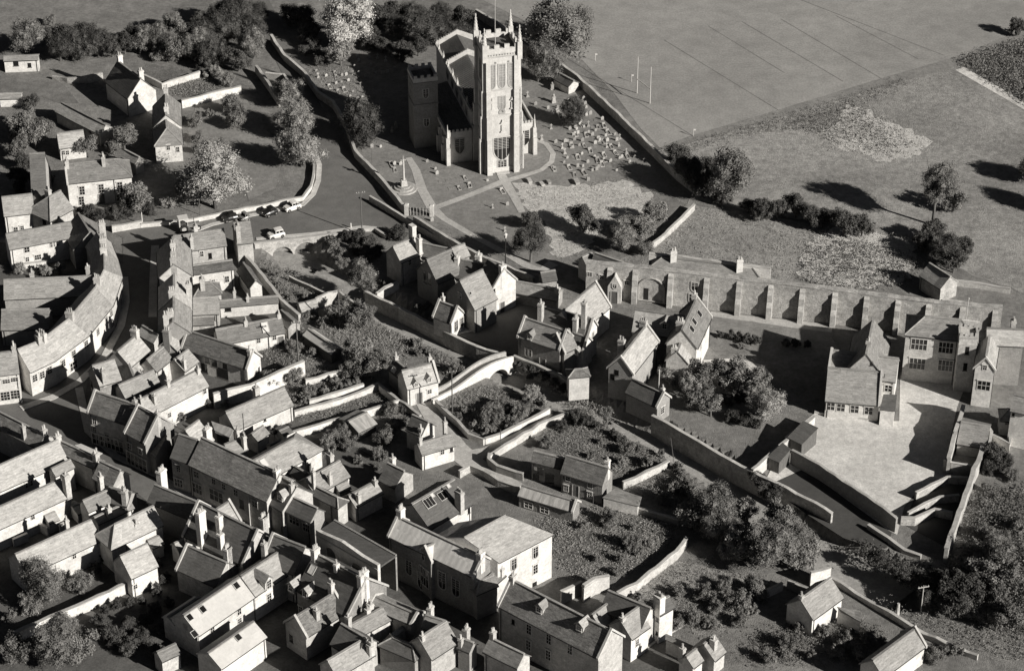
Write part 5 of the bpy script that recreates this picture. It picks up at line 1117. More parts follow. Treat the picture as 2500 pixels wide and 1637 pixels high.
for x in (745, 985, 1325, 1665, 1975, 2275, 2577, 2887, 3187, 3487, 3777, 4097, 4407):
    c, d, n = on_wall(x); bm_ = MB(); k = len(prof)
    vs = [c + d * (-.42) + n * a + Z * z for a, z in prof] + [c + d * .42 + n * a + Z * z for a, z in prof]
    fs = [tuple(range(k)), tuple(range(2 * k - 1, k - 1, -1))] + [(i, k + i, k + (i + 1) % k, (i + 1) % k) for i in range(k)]
    bm_.add(vs, fs); bm_.build('buttress', 'lime', abw)
for x, z, w_, h_, st_ in ((1145, 2.6, 4.0, 4.2, 'a'), (1553, 4.0, 1.0, 1.6, 'a'), (1530, 1.8, .8, 1.5, 'a'), (550, 4.3, .8, .8, 's'), (665, 4.0, .8, .8, 's'), (905, 3.4, .8, .8, 's')):
    c, d, n = on_wall(x)
    if w_ > 3:
        pl = arch(w_, h_, 10); po = [(a * 1.12, b * 1.06) for a, b in pl]; f = MB()
        for i in range(len(pl)):
            j = (i + 1) % len(pl); e = c + n * .5
            q = [e + d * p_[0] + Z * (z + p_[1]) for p_ in (pl[i], pl[j], po[j], po[i])]; f.add(q + [v_ + n * .22 for v_ in q], [(4, 5, 6, 7), (0, 1, 5, 4), (2, 3, 7, 6), (1, 2, 6, 5), (3, 0, 4, 7)])
        f.build('blind_arch', 'cop', abw); window(abw, c + n * .5 + d * -.9 + Z * 1.6, n, .8, 2.2, 'o')
    else: window(abw, c + n * .5 + Z * z, n, w_, h_, st_)
# gabled gateway set into the precinct wall
c, d, n = on_wall(800); gw = thing('stone_gateway', 'small gabled stone gateway set against the buttressed wall', 'gateway', c + n * 1.2); ORG[gw.name] = c + n * 1.2
b = MB(); b.obox(c + n * .5 - d * 1.1 - Z * .3, d * 2.2, n * 1.2, Z * 3.4); b.add([c + n * 1.71 - d * 1.1 + Z * 3.1, c + n * 1.71 + d * 1.1 + Z * 3.1, c + n * 1.71 + Z * 5.2, c + n * .5 - d * 1.1 + Z * 3.1, c + n * .5 + d * 1.1 + Z * 3.1, c + n * .5 + Z * 5.2], [(0, 1, 2), (3, 5, 4), (0, 2, 5, 3), (1, 4, 5, 2)]); b.build('gateway_body', 'lime', gw)
window(gw, c + n * 1.71 + Z * 1.1, n, 1.0, 2.2, 'D'); window(gw, c + n * 1.71 + Z * 3.2, n, .6, .8, 'g')
# building behind the wall
H('low school range with slate hipped roof behind the buttressed wall', (1235, 302), (2085, 397), (1100, 392), 5.9, 32, 'rm', 'lime', hip='11', name='school_building', cat='school', wmax=4, hk=1.0)
W('white parapet wall with two chimneys behind the low school range', [(1110, 262), (1340, 280), (1975, 370), (2268, 402)], 7.2, .5, 'pale', name='parapet_wall')
for x, y in ((1342, 240), (1972, 322)):
    q = P(x, y, 8.6); t = thing('chimney_stack', 'white chimney stack on the parapet wall, %s end' % ('left' if x < 1500 else 'right'), 'chimney', V((q.x, q.y, 0)), 'chimneys on the parapet wall'); chimney(t, q, (1, .1), 8.6, -.2, 1.2, .8, 2, 'pale')
H('white gabled house end against the left of the buttressed wall', (475, 298), (560, 262), (425, 398), 4.4, 42, 'rm', 'pale')
H('dark slate roof behind the left end of the buttressed wall', (600, 262), (860, 350), (570, 330), 5.6, 36, 'rd', 'pale')
# churchyard and road walls
F(600, 0)
W('tall dark stone wall along the churchyard side of the road', [(240, 330), (370, 520), (540, 660), (690, 870), (830, 960), (960, 1180), (1040, 1430), (1110, 1500), (1300, 1700), (1510, 1960)], 1.7, .5, 'rubble', name='churchyard_wall', rough=.1)
W('low white wall on the left side of the road', [(95, 620), (200, 760), (320, 940)], 1.9, .5, 'lime', name='road_wall')
W('grey topped wall beside the pale road wall', [(190, 690), (360, 705), (430, 800)], 1.4, .4, 'grey', name='road_wall')
F(600, 350)
W('dark high wall below the churchyard path', [(1600, 690), (1850, 850), (2050, 960), (2200, 1040)], 2.4, .5, 'rubble', name='churchyard_wall', rough=.1)
W('pale kerbed garden wall curving along the road', [(-1000, 760), (-560, 720), (0, 610), (330, 545), (540, 505), (620, 400), (650, 260), (650, 150)], 1.0, .35, 'pale', name='road_wall')
W('white front wall before the three windowed house', [(-1275, 785), (-990, 735)], 1.5, .4, 'pale', name='front_wall')
W('low bridge approach wall curving to the churchyard gate', [(1120, 800), (1230, 800), (1330, 870)], .9, .35, 'lime', name='road_wall')
F(1000, 0)
W('ivied stone wall between churchyard and playing field', [(630, 85), (850, 220), (1060, 400), (1400, 575), (1600, 720), (1850, 950), (2100, 1190), (2337, 1420), (2560, 1640), (2760, 1790)], 2.0, .5, 'rubble', name='churchyard_wall', rough=.12)
F(1000, 400)
W('churchyard boundary wall running down to the precinct', [(-380, 300), (150, 620), (520, 810), (920, 960), (1180, 1080)], 1.4, .4, 'rubble', name='churchyard_wall', rough=.1)
W('white wall at the foot of the churchyard', [(1195, 1150), (1300, 1140)], 2.2, .6, 'pale', name='garden_wall')
F(1500, 0, 2.361)
W('pale stone wall between rough ground and churchyard trees', [(460, 1180), (340, 1300), (205, 1415)], 1.3, .4, 'lime', rough=.15)
F(900, 700)
W('river wall below the lodge with dark river face', [(-30, 40), (200, 150), (380, 235), (580, 340), (780, 450), (1030, 560), (1290, 645)], 1.0, .5, 'rubble', base=-2.6, name='river_wall', rough=.1)
W('ivy covered river wall below the gothic house', [(1380, 652), (1600, 740), (1820, 830), (1950, 930)], 1.2, .5, 'rubble', base=-2.6, name='river_wall', rough=.1)
W('curved retaining wall round the riverside shrub garden', [(640, 1075), (720, 1160), (850, 1270), (960, 1390), (1090, 1440), (1250, 1390), (1450, 1290), (1720, 1150)], 1.3, .45, 'pale', name='garden_wall', rough=.1)
W('long rubble lane wall opposite the shrub garden', [(1930, 1180), (1700, 1260), (1400, 1440), (1200, 1560), (1130, 1610)], 1.4, .45, 'lime', name='lane_wall', rough=.15)
F(900, 1100)
W('dark curved lane wall beside the stone cottages', [(1150, 20), (1140, 70), (1220, 130), (1400, 190), (1470, 210)], 1.6, .45, 'dark', name='lane_wall', rough=.1)
W('pale lane wall with rounded end by the workshop', [(860, 190), (965, 130), (1100, 180), (1230, 270), (1440, 340)], 1.5, .45, 'rubble', name='lane_wall', rough=.1)
F(1300, 850)
W('high dark garden wall along the river bank', [(1140, 625), (1250, 690), (1500, 830), (1700, 950), (1900, 1065), (2090, 1165), (2337, 1290), (2600, 1420), (2780, 1520), (2850, 1560)], 2.2, .5, 'rubble', base=-2.6, name='river_wall', rough=.14)
W('diagonal garden wall with pale lit face', [(860, 1270), (1080, 1170), (1300, 1065)], 1.5, .4, 'lime', rough=.15)
W('tall wall dividing the lawn from the school yard', [(2090, 1150), (2300, 960), (2480, 820), (2680, 640)], 2.6, .45, 'pale', name='yard_wall')
F(1900, 850)
W('long grey yard wall beside the dark court', [(130, 958), (400, 1110), (700, 1310), (1000, 1510), (1130, 1610)], 3.0, .4, 'grey', name='yard_wall')
W('tall bright ruined wall standing on the gravel yard', [(1762, 530), (1700, 740), (1640, 960), (1625, 1050)], 3.6, .6, 'lime', name='yard_wall', rough=.3)
W('crooked low wall joining the ruined yard wall', [(1580, 1050), (1650, 1080), (1860, 1110)], 2.6, .4, 'lime', name='yard_wall', rough=.15)
W('stepped court wall nearest the gravel yard', [(1310, 1370), (1610, 1215), (1820, 1225)], 1.5, .4, 'rubble', name='court_wall', rough=.1)
W('stepped court wall with white pier', [(1235, 1560), (1400, 1470), (1540, 1400), (1720, 1390)], 1.5, .4, 'rubble', name='court_wall', rough=.1)
W('lowest stepped court wall near the river', [(1170, 1600), (1300, 1610), (1490, 1520), (1660, 1555)], 1.6, .4, 'rubble', name='court_wall', rough=.1)
W('long bright lit wall along the right of the courts', [(1950, 930), (1900, 1070), (1860, 1150), (1800, 1330), (1720, 1560), (1660, 1720), (1600, 1900)], 3.0, .7, 'lime', name='court_wall', rough=.2)
W('white rear wall behind the grey garage', [(2000, 740), (2030, 780), (2010, 900)], 3.0, .4, 'pale', name='yard_wall')
W('white terrace wall under the hipped bay', [(2030, 810), (2200, 900), (2215, 780)], 1.8, .4, 'pale', name='yard_wall')
W('low wall at the foot of the white hall', [(345, 600), (860, 668)], .5, .3, 'pale', name='planter_wall')
F(1900, 1200)
W('low pale wall along the river path at the right', [(855, 310), (1050, 440), (1200, 540), (1360, 600)], .9, .5, 'rubble', name='river_wall', rough=.15)
W('broken rubble wall leading down to the bottom right', [(500, 800), (760, 960), (900, 1050), (1060, 1140), (1300, 1290), (1600, 1430), (1900, 1550)], 1.0, .45, 'lime', name='lane_wall', rough=.2)
W('high white wall beside the dark riverside tree', [(310, 760), (500, 715)], 3.0, .4, 'pale')
W('short lit wall above the streaked cottage', [(-110, 930), (40, 860)], 1.6, .4, 'pale')
W('dark coped wall behind the streaked cottage', [(90, 840), (320, 930)], 1.6, .4, 'grey')
F(1400, 1200)
W('ivy grown garden wall behind the Georgian house', [(420, 950), (600, 860), (720, 760), (850, 660), (980, 560), (1080, 430)], 1.8, .45, 'lime', rough=.2)
W('white garden wall between chapel and Georgian house', [(-120, 945), (80, 845)], 2.6, .4, 'pale')
W('ruined wall with a dark doorway beside the white wall', [(90, 900), (200, 830), (340, 790)], 3.0, .5, 'lime', name='ruined_wall', rough=.4)
W('pale bottom right garden wall under the trees', [(560, 1570), (780, 1420), (1000, 1290), (1250, 1130)], .1, .3, 'lime', name='path_edge')
W('dark lane wall below the lean to', [(260, 40), (500, 120), (800, 200), (1010, 265)], 1.2, .4, 'grey', rough=.12)
F(400, 850)
W('high white garden wall behind the long tiled barn', [(470, 425), (830, 335), (1100, 220), (1332, 115)], 3.2, .5, 'pale', name='garden_wall')
W('upper pale wall of the narrow kitchen garden', [(1345, 300), (1560, 240), (1760, 185)], 1.3, .4, 'pale', rough=.12)
W('crumbling middle wall between the kitchen gardens', [(1240, 590), (1600, 500), (1900, 390), (2040, 335)], 1.3, .45, 'pale', rough=.2)
W('rear kitchen garden wall with pale coping', [(1380, 490), (1640, 415), (1900, 335)], 1.4, .4, 'pale', rough=.1)
W('lower kitchen garden wall with bright lit face', [(1190, 800), (1480, 715), (1800, 620), (2230, 490), (2050, 340)], 1.6, .4, 'pale', rough=.08)
W('dark lane side wall beside the dormered cottage', [(2050, 340), (2230, 480), (2300, 520), (2440, 640)], 1.5, .4, 'grey', rough=.1)
W('yard wall behind the cottage with dark roof', [(2040, 1290), (2282, 1165)], 2.0, .35, 'lime')
F(400, 550)
W('ruined ivy topped wall above the river', [(1440, 690), (1560, 650), (1660, 620), (1760, 700), (1870, 760)], 2.4, .5, 'lime', name='ruined_wall', rough=.35, cop=False)
W('narrow dividing wall in the riverside garden', [(1190, 480), (1540, 640)], 1.0, .3, 'grey')
W('bridge flank wall running down to the cottages', [(720, 215), (870, 380), (1025, 575), (1120, 700), (1290, 850)], 2.2, .5, 'lime', name='flank_wall', rough=.1)
W('short pale wall stub beside the river garden', [(2020, 640), (2100, 590), (2230, 530)], 1.6, .5, 'pale', rough=.3)
F(0, 1250, 3.967)
W('long white garden wall crossing the bottom left', [(130, 1165), (480, 1000), (860, 850), (1240, 670)], 2.0, .5, 'pale', name='garden_wall', rough=.12)
W('white yard wall left of the hipped house', [(600, 470), (740, 400), (900, 355)], 2.2, .4, 'pale')
F(0, 0)
W('pale long garden wall above the white gabled house', [(1725, 950), (2130, 850), (2290, 815)], 2.0, .45, 'pale', rough=.1)
W('upper pale garden wall beside the vegetable plots', [(1370, 710), (1540, 790), (1900, 680)], 1.5, .4, 'pale', rough=.1)
W('rubble pit wall behind the farmyard', [(500, 700), (640, 730), (860, 730), (970, 690)], 1.4, .6, 'rubble', rough=.4, cop=False, name='ruined_wall')
F(0, 350)
W('white wall below the long corner house', [(220, 1140), (450, 1110)], 1.2, .4, 'pale')
F(1900, 550)
W('pale garden wall beside the stone lodge', [(1640, 515), (1900, 545), (2210, 595)], 1.2, .4, 'lime', rough=.12)
W('white coped path wall below the stone lodge', [(1590, 700), (1850, 740), (2100, 775)], 1.1, .4, 'pale')

# ================================================================== GRAVEYARD
def gmesh(kind):
    b = MB(); X, Y = V((1, 0, 0)), V((0, 1, 0))
    if kind == 'head':
        pl = arch(.75, 1.15, 6); b.add([V((x, -.07, z + .5)) for x, z in pl] + [V((x, .07, z + .5)) for x, z in pl], [tuple(range(len(pl))), tuple(range(2 * len(pl) - 1, len(pl) - 1, -1))] + [(i, len(pl) + i, len(pl) + (i + 1) % len(pl), (i + 1) % len(pl)) for i in range(len(pl))])
    elif kind == 'square': b.box((0, 0), X, Y, .35, .08, -.1, 1.0); b.box((0, 0), X, Y, .42, .15, -.1, .12)
    elif kind == 'cross':
        b.box((0, 0), X, Y, .4, .4, -.1, .2); b.box((0, 0), X, Y, .27, .27, .2, .42); b.box((0, 0), X, Y, .09, .08, .42, 1.55); b.obox((-.33, -.075, 1.08), (.66, 0, 0), (0, .15, 0), (0, 0, .18))
    elif kind == 'chest': b.box((0, 0), X, Y, .45, .95, -.1, .75); b.box((0, 0), X, Y, .55, 1.05, .75, .88); b.box((0, 0), X, Y, .52, 1.02, -.1, .12)
    elif kind == 'kerb':
        for q in ((0, -1, .5, .08), (0, 1, .5, .08), (-.43, 0, .07, .93), (.43, 0, .07, .93)): b.box((q[0], q[1]), X, Y, q[2], q[3], -.1, .22)
        b.box((0, .85), X, Y, .36, .07, .2, .75)
    elif kind == 'dark': b.box((0, 0), X, Y, .4, .8, -.1, .1)
    elif kind == 'urn': b.box((0, 0), X, Y, .5, .5, -.1, .5); b.box((0, 0), X, Y, .38, .38, .5, 1.35); b.box((0, 0), X, Y, .46, .46, 1.35, 1.5); b.bar((0, 0, 1.5), (0, 0, 2.0), .2, 8, .28); b.bar((0, 0, 2.0), (0, 0, 2.15), .24, 8, .05)
    return b.data('gravestone_' + kind, 'dark' if kind == 'dark' else 'grave')
GM = {}
def S(kind, label, pts, group, name='headstone', sc_=1.0):
    if kind not in GM: GM[kind] = gmesh(kind)
    for i_, (x, y) in enumerate(sorted(pts)):
        c = P(x, y, 0); o = bpy.data.objects.new(name, GM[kind]); col.objects.link(o); k = .66 * sc_ * random.uniform(.8, 1.2)
        o.location = c; o.rotation_euler = (R(random.uniform(-4, 4)), R(random.uniform(-3, 3)), AN + R(random.uniform(-9, 9))); o.scale = (k, k, k * random.uniform(.9, 1.1)); tag(o, label if len(pts) == 1 or len(pts) > 10 else '%s, %s' % (label, 'leftmost' if i_ == 0 else ('rightmost' if i_ == len(pts) - 1 else ORD[i_] + ' from left')), 'gravestone', group, 'thing')
F(600, 0)
S('head', 'rounded white headstone on the rough plot left of the church', [(1060, 545), (1075, 585), (1175, 560), (1190, 625), (1033, 640), (957, 720), (915, 725), (1075, 700), (1140, 735), (978, 775), (912, 790), (860, 800), (1097, 810), (1020, 880), (765, 730), (740, 870), (1110, 930), (1065, 945)], 'headstones left of the church')
S('cross', 'white cross headstone on the rough plot left of the church', [(1253, 555), (1330, 580), (1018, 710), (690, 740)], 'crosses left of the church', 'cross_headstone')
S('square', 'shaded grey headstone in the shadow of the church', [(1240, 710), (1300, 700), (1350, 690), (1415, 670), (1515, 700), (1550, 690), (1540, 745), (1590, 700), (1630, 690)], 'headstones in the church shadow')
S('kerb', 'kerbed grave on the rough plot left of the church', [(680, 690), (860, 740), (800, 830), (880, 880), (1000, 930), (940, 860), (850, 700)], 'kerbed graves left of the church', 'kerbed_grave')
S('urn', 'tall monument in the dark graveyard below the church wall', [(1425, 1220), (1390, 1260)], 'monuments below the church wall', 'monument')
S('cross', 'white stone cross under the dark cedar branches', [(1500, 400), (1205, 460)], 'crosses under the cedar', 'cross_headstone')
F(600, 350)
S('head', 'white headstone near the tall churchyard cross', [(1415, 205), (1475, 205), (1725, 180), (1805, 250), (1820, 295), (1285, 40), (1200, 40)], 'headstones near the churchyard cross')
S('kerb', 'white kerbed grave on the lawn before the tower', [(2085, 335), (2030, 430), (2130, 405), (1390, 210), (1420, 260)], 'kerbed graves before the tower', 'kerbed_grave')
S('dark', 'flat dark grave slab on the lawn before the tower', [(1850, 370), (1910, 355), (1965, 350), (2012, 340), (1940, 430)], 'dark grave slabs before the tower', 'grave_slab')
S('square', 'small white stone beside the path crossing', [(2300, 360)], None)
F(1000, 400)
S('cross', 'white cross on the lawn below the path crossing', [(790, 420), (980, 545), (905, 640)], 'crosses below the path crossing', 'cross_headstone')
S('head', 'white headstone on the lawn below the path crossing', [(932, 395), (580, 700), (215, 545)], 'headstones below the path crossing')
S('kerb', 'kerbed grave beside the path crossing', [(885, 265), (1370, 55)], 'kerbed graves by the path crossing', 'kerbed_grave')
S('chest', 'white chest tomb beside the curving path', [(1140, 175), (1260, 205), (1325, 185), (1590, 185)], 'chest tombs by the path', 'chest_tomb')
S('head', 'white headstone on the edge of the uncut grass', [(1690, 155), (1970, 70), (1860, 580)], 'headstones by the uncut grass')
F(1000, 0)
rr = random.Random(4)
S('urn', 'large draped monument near the graveyard shed', [(1355, 850), (1370, 975)], 'monuments near the graveyard shed', 'monument')
S('cross', 'white cross among the crowded graves right of the tower', [(1345, 1225), (1255, 1330), (1450, 1410), (1700, 1200), (1990, 1390), (1875, 1400), (1475, 1460), (1120, 920), (2000, 1320), (2060, 1450)], 'crosses right of the tower', 'cross_headstone')
S('head', 'white headstone among the crowded graves right of the tower', [(1390, 1360), (1480, 1355), (1550, 1410), (1645, 1345), (1590, 1235), (1690, 1090), (2140, 1500), (1910, 1540), (1470, 1550), (1350, 1080), (1200, 1000), (1640, 1470), (1760, 1500), (1680, 1030), (1720, 1090), (1810, 1340), (1740, 1290), (1560, 1290), (2020, 1500), (2230, 1530)], 'headstones right of the tower')
S('kerb', 'white kerbed grave among the rows right of the tower', [(1410, 1060), (1580, 1285), (1630, 1195), (1790, 1215), (1850, 1200), (1890, 1265), (1850, 1480), (1720, 1440), (1790, 1530), (1440, 1120), (1460, 1180), (1800, 1330), (1850, 1350), (1540, 1390), (1660, 1390), (1600, 1500), (1920, 1400), (1960, 1460), (1680, 1290)], 'kerbed graves right of the tower', 'kerbed_grave')
S('dark', 'flat dark slab among the rows right of the tower', [(1730, 1210), (1690, 1260), (1740, 1300), (1640, 1440), (1760, 1390), (1850, 1420), (1700, 1530), (1980, 1450), (1550, 1490)], 'dark slabs right of the tower', 'grave_slab')
F(1000, 400)
S('kerb', 'kerbed grave at the lower end of the crowded rows', [(1520, 40), (1570, 110), (1660, 90), (1830, 10), (1380, 60)], 'kerbed graves at the lower rows', 'kerbed_grave')
S('square', 'small square stone at the lower end of the crowded rows', [(1650, 30), (1700, 160), (1740, 70), (1780, 60), (1600, 30)], 'square stones at the lower rows')
F(1000, 0)
H('graveyard tool shed with slatted dark roof beside the field wall', (1420, 690), (1560, 765), (1385, 760), 2.2, 30, 'rd', 'lime', name='shed', cat='shed')
F(1000, 0)
pg = [P(x, y, 0) for x, y in ((1290, 1000), (1640, 900), (1900, 1180), (2250, 1500), (2050, 1620), (1500, 1640), (1400, 1500), (1380, 1250))]
rr = random.Random(9); n_ = 0
for i in range(-12, 14):
    for j in range(-14, 16):
        c = pg[0] + EX * (6 + i * 1.45 + rr.uniform(-.3, .3)) + EY * (-8 + j * 2.1 + rr.uniform(-.25, .25))
        if inpoly(c, pg) and rr.random() < .52 and n_ < 90:
            k = rr.choice(('head', 'head', 'square', 'kerb', 'dark')); n_ += 1
            if k not in GM: GM[k] = gmesh(k)
            o = bpy.data.objects.new({'kerb': 'kerbed_grave', 'dark': 'grave_slab'}.get(k, 'headstone'), GM[k]); col.objects.link(o); s_ = rr.uniform(.5, .75)
            o.location = V((c.x, c.y, 0)); o.rotation_euler = (R(rr.uniform(-5, 5)), R(rr.uniform(-4, 4)), AN + R(rr.uniform(-7, 7))); o.scale = (s_, s_, s_)
            tag(o, {'head': 'small rounded stone in the close rows right of the tower', 'square': 'small square stone in the close rows right of the tower', 'kerb': 'small kerbed plot in the close rows right of the tower', 'dark': 'small dark slab in the close rows right of the tower'}[k], 'gravestone', 'close rows right of the tower, ' + k, 'thing')
# churchyard cross on round steps
F(600, 350)
q = P(1505, 435, 0); t = thing('churchyard_cross', 'tall stone memorial cross on round steps in the churchyard corner', 'memorial', q)
for i, (r_, z) in enumerate(((2.3, .28), (1.7, .56), (1.15, .84))): b = MB(); b.bar(q + Z * (z - .30 - i * .003), q + Z * z, r_, 16); b.build('step', 'grave', t)
b = MB(); b.box(q, EX, EY, .55, .55, .84, 1.9, taper=.85); b.build('plinth', 'grave', t)
b = MB(); b.bar(q + Z * 1.9, q + Z * 6.0, .22, 8, .15); b.build('shaft', 'grave', t)
b = MB(); b.obox(q + EX * -.5 - EY * .1 + Z * 5.7, EX * 1.0, EY * .2, Z * .25); b.obox(q + EX * -.13 - EY * .1 + Z * 5.95, EX * .26, EY * .2, Z * .7); b.build('cross_head', 'grave', t)
# churchyard gate
q = P(1530, 680, 0); q2 = P(1770, 690, 0); t = thing('churchyard_gate', 'open iron gate and railings at the churchyard entrance', 'gate', q); dg = (q2 - q).normalized()
for k, c in enumerate((q, q2)): b = MB(); b.box(c, dg, V((-dg.y, dg.x, 0)), .35, .35, -.2, 2.0); b.box(c, dg, V((-dg.y, dg.x, 0)), .42, .42, 2.0, 2.2, taper=.6); b.build('gate_pier', 'lime', t)
Lg = (q2 - q).length
for i in range(14): b = MB(); c = q + dg * (.4 + (Lg - .8) * i / 13); b.bar(c, c + Z * 1.5, .035, 4); b.build('railing_bar', 'white' if i % 2 else 'iron', t)
b = MB(); b.bar(q + Z * 1.35, q2 + Z * 1.35, .035, 4); b.bar(q + Z * .25, q2 + Z * .25, .035, 4); b.build('rail', 'iron', t)

# ================================================================== POLES, POSTS, LAMPS
def pole(label, base, h, arms=1, r_=.11, m='wood', lean=0.0, name='telegraph_pole'):
    q = P(*base, 0); t = thing(name, label, 'pole', q); b = MB(); tip = q + Z * h + V((lean, 0, 0)); b.bar(q - Z * .3, tip, r_, 7, r_ * .7); b.build('pole', m, t)
    for i in range(arms):
        z = h - .35 - i * .5; c = q + (tip - q) * (z / h); a = MB(); a.obox(c - EX * .8 - EY * .05, EX * 1.6, EY * .1, Z * .1); ao = a.build('crossarm', m, t)
        for k in (-.7, -.3, .3, .7): s_ = MB(); s_.bar(c + EX * k + Z * .1, c + EX * k + Z * .27, .05, 5); s_.build('insulator', 'white', ao)
F(600, 350)
pole('telegraph pole behind the road bridge parapet', (1107, 870), 8.5, 1); pole('slim pole beside the churchyard wall', (1200, 240), 4.2, 0, .05)
F(400, 550)
pole('telegraph pole in the riverside garden', (1675, 990), 7.5, 1); pole('dark pole beside the narrow pale shed', (1280, 1290), 7.5, 1); pole('pole against the white end of the tiled barn', (862, 1430), 5.0, 0, .06)
F(900, 700)
pole('telegraph pole at the corner of the shrub garden', (797, 1235), 8.5, 1); pole('short pole on the lane below the shrub garden', (1255, 1560), 4.0, 0, .07)
F(1300, 850)
pole('white post beside the brewhouse gable', (1190, 640), 8.5, 0, .10, 'white'); pole('leaning pole on the river bank path', (1345, 1060), 4.0, 0, .05, lean=-.6); pole('thin pole in front of the spotted cottage', (575, 1555), 3.2, 0, .05)
F(400, 850)
pole('tall dark pole beside the back yard stack', (780, 1040), 8.0, 0, .08, 'iron')
F(400, 1200)
pole('white braced pole in the high street', (824, 318), 5.5, 0, .08, 'white')
F(1900, 1200)
pole('telegraph pole with white crossarm at the bottom right', (1355, 1140), 4.6, 1, .10, 'lime'); pole('pole beside the high white wall', (320, 880), 5.5, 0, .06); pole('white gate post on the bottom right wall', (1130, 1190), 2.4, 0, .28, 'lime', name='stone_post')
F(0, 350)
pole('dark pole before the pale leafy tree', (1905, 680), 6.0, 0, .07); pole('white flag post on the front wall', (1355, 770), 2.4, 0, .12, 'white', name='stone_post')
F(1000, 400)
q = P(912, 960, 0); t = thing('lamp_post', 'dark lamp post with white lantern beside the churchyard path', 'lamp', q); b = MB(); b.bar(q - Z * .2, q + Z * 5.2, .11, 7, .08); b.build('post', 'iron', t)
b = MB(); b.bar(q + Z * 5.2, q + Z * 5.9, .16, 6, .34); b.build('lantern', 'white', t); b = MB(); b.bar(q + Z * 5.9, q + Z * 6.2, .38, 6, .06); b.build('lantern_cap', 'white', t)
F(600, 350)
q = P(1000, 805, 0); t = thing('bollard', 'small white bollard on the bridge pavement', 'bollard', q); b = MB(); b.bar(q, q + Z * .85, .14, 8, .11); b.build('post', 'white', t); b = MB(); b.bar(q + Z * .85, q + Z * 1.02, .15, 8, .05); b.build('cap', 'white', t)
# rugby posts
F(1000, 0)
a, c = P(2162, 888, 0), P(2285, 985, 0); t = thing('rugby_posts', 'white rugby goal posts on the playing field', 'goal posts', (a + c) / 2)
for q in (a, c): b = MB(); b.bar(q, q + Z * 7.6, .10, 6, .07); b.build('upright', 'white', t)
b = MB(); b.bar(a + Z * 3.0, c + Z * 3.0, .09, 6); b.build('crossbar', 'white', t)
for i, (x, y) in enumerate(((1765, 580), (2110, 780))): q = P(x, y, 0); t = thing('corner_flag', ('corner post beside the field wall', 'thin post near the rugby goal')[i], 'post', q); b = MB(); b.bar(q, q + Z * 1.6, .05, 5); b.build('post', 'white', t); b = MB(); b.obox(q + Z * 1.25, (.4, 0, 0), (0, .03, 0), (0, 0, .3)); b.build('flag', 'white', t)
F(1500, 0, 2.361)
q = P(455, 785, 0); t = thing('corner_flag', 'corner post at the near end of the goal line', 'post', q); b = MB(); b.bar(q, q + Z * 1.5, .05, 5); b.build('post', 'white', t); b = MB(); b.obox(q + Z * 1.15, (.4, 0, 0), (0, .03, 0), (0, 0, .3)); b.build('flag', 'white', t)

# ================================================================== VEHICLES
def car(label, p0, p1, wd, paint, estate=False, name='parked_car', group=None):
    """p0 front, p1 rear measured at road level"""
    a, c = P(*p0, .05), P(*p1, .05); d = (a - c); Lc = d.length; d.normalize(); n = V((-d.y, d.x, 0)); m0 = (a + c) / 2; m0.z = .05; t = thing(name, label, 'car', m0, group); h = wd / 2
    def loft(secs, nm, m, par=None):                   # secs: (along, half width, z)
        b = MB()
        for (s1, w1, z1, zb1), (s2, w2, z2, zb2) in zip(secs, secs[1:]):
            q = []
            for s_, w_, z_, zb in ((s1, w1, z1, zb1), (s2, w2, z2, zb2)):
                for k, zz in ((-1, zb), (-1, zb + (z_ - zb) * .7), (-.82, z_), (.82, z_), (1, zb + (z_ - zb) * .7), (1, zb)): q.append(m0 + d * (s_ * Lc / 2) + n * (k * w_) + Z * zz)
            b.add(q, [(i, i + 1, i + 7, i + 6) for i in range(5)] + [(5, 0, 6, 11)])
        k = len(b.v); b.f.append([5, 4, 3, 2, 1, 0]); b.m.append(0); b.f.append([k - 6 + i for i in range(6)]); b.m.append(0)
        return b.build(nm, m, par or t)
    loft([(1.0, h * .8, .62, .3), (.93, h * .95, .80, .25), (.35, h, .98, .25), (-.3, h, 1.0, .25), (-.9, h * .96, .92 if not estate else 1.0, .25), (-1.0, h * .85, .72, .3)], 'body', paint)
    rear = -.93 if estate else -.68
    gl = loft([(.36, h * .86, 1.0, .95), (.16, h * .84, 1.40, .95), (rear + .2, h * .84, 1.42, .95), (rear, h * .86, 1.0, .95)], 'cabin_glass', 'glass')
    loft([(.19, h * .80, 1.47, 1.38), (0, h * .82, 1.54, 1.38), (rear + .25, h * .82, 1.54, 1.38), (rear + .14, h * .78, 1.46, 1.38)], 'car_roof', paint)
    pl = MB()
    for s_ in (.17, -.25, rear + .2):
        for k in (-1, 1): c0 = m0 + d * (s_ * Lc / 2) + n * (k * h * .855); pl.obox(c0 - d * .05 - n * .02 + Z * .97, d * .1, n * .04, Z * .46)
    pl.build('window_pillars', paint, t)
    for s_ in (.62, -.62):
        for k in (-1, 1):
            c0 = m0 + d * (s_ * Lc / 2) + n * (k * (h - .08)) + Z * .31; b = MB(); b.bar(c0 - n * .1, c0 + n * .1, .31, 12); wo = b.build('wheel', 'rubber', t); b = MB(); b.bar(c0 - n * .11, c0 + n * .11, .16, 10); b.build('hub_cap', 'chrome', wo)
    for k in (-1, 1): c0 = m0 + d * (.985 * Lc / 2) + n * (k * h * .62) + Z * .62; b = MB(); b.bar(c0, c0 + d * .07, .10, 8); b.build('headlight', 'chrome', t)
    for s_ in (1.0, -1.0): c0 = m0 + d * (s_ * Lc / 2); b = MB(); b.obox(c0 - n * h * .9 - d * .03 + Z * .34, n * (h * 1.8), d * .08, Z * .12); b.build('bumper', 'chrome', t)
    return t
F(600, 350)
car('white estate car parked on the bridge road', (215, 905), (365, 870), 1.6, 'carw', True)
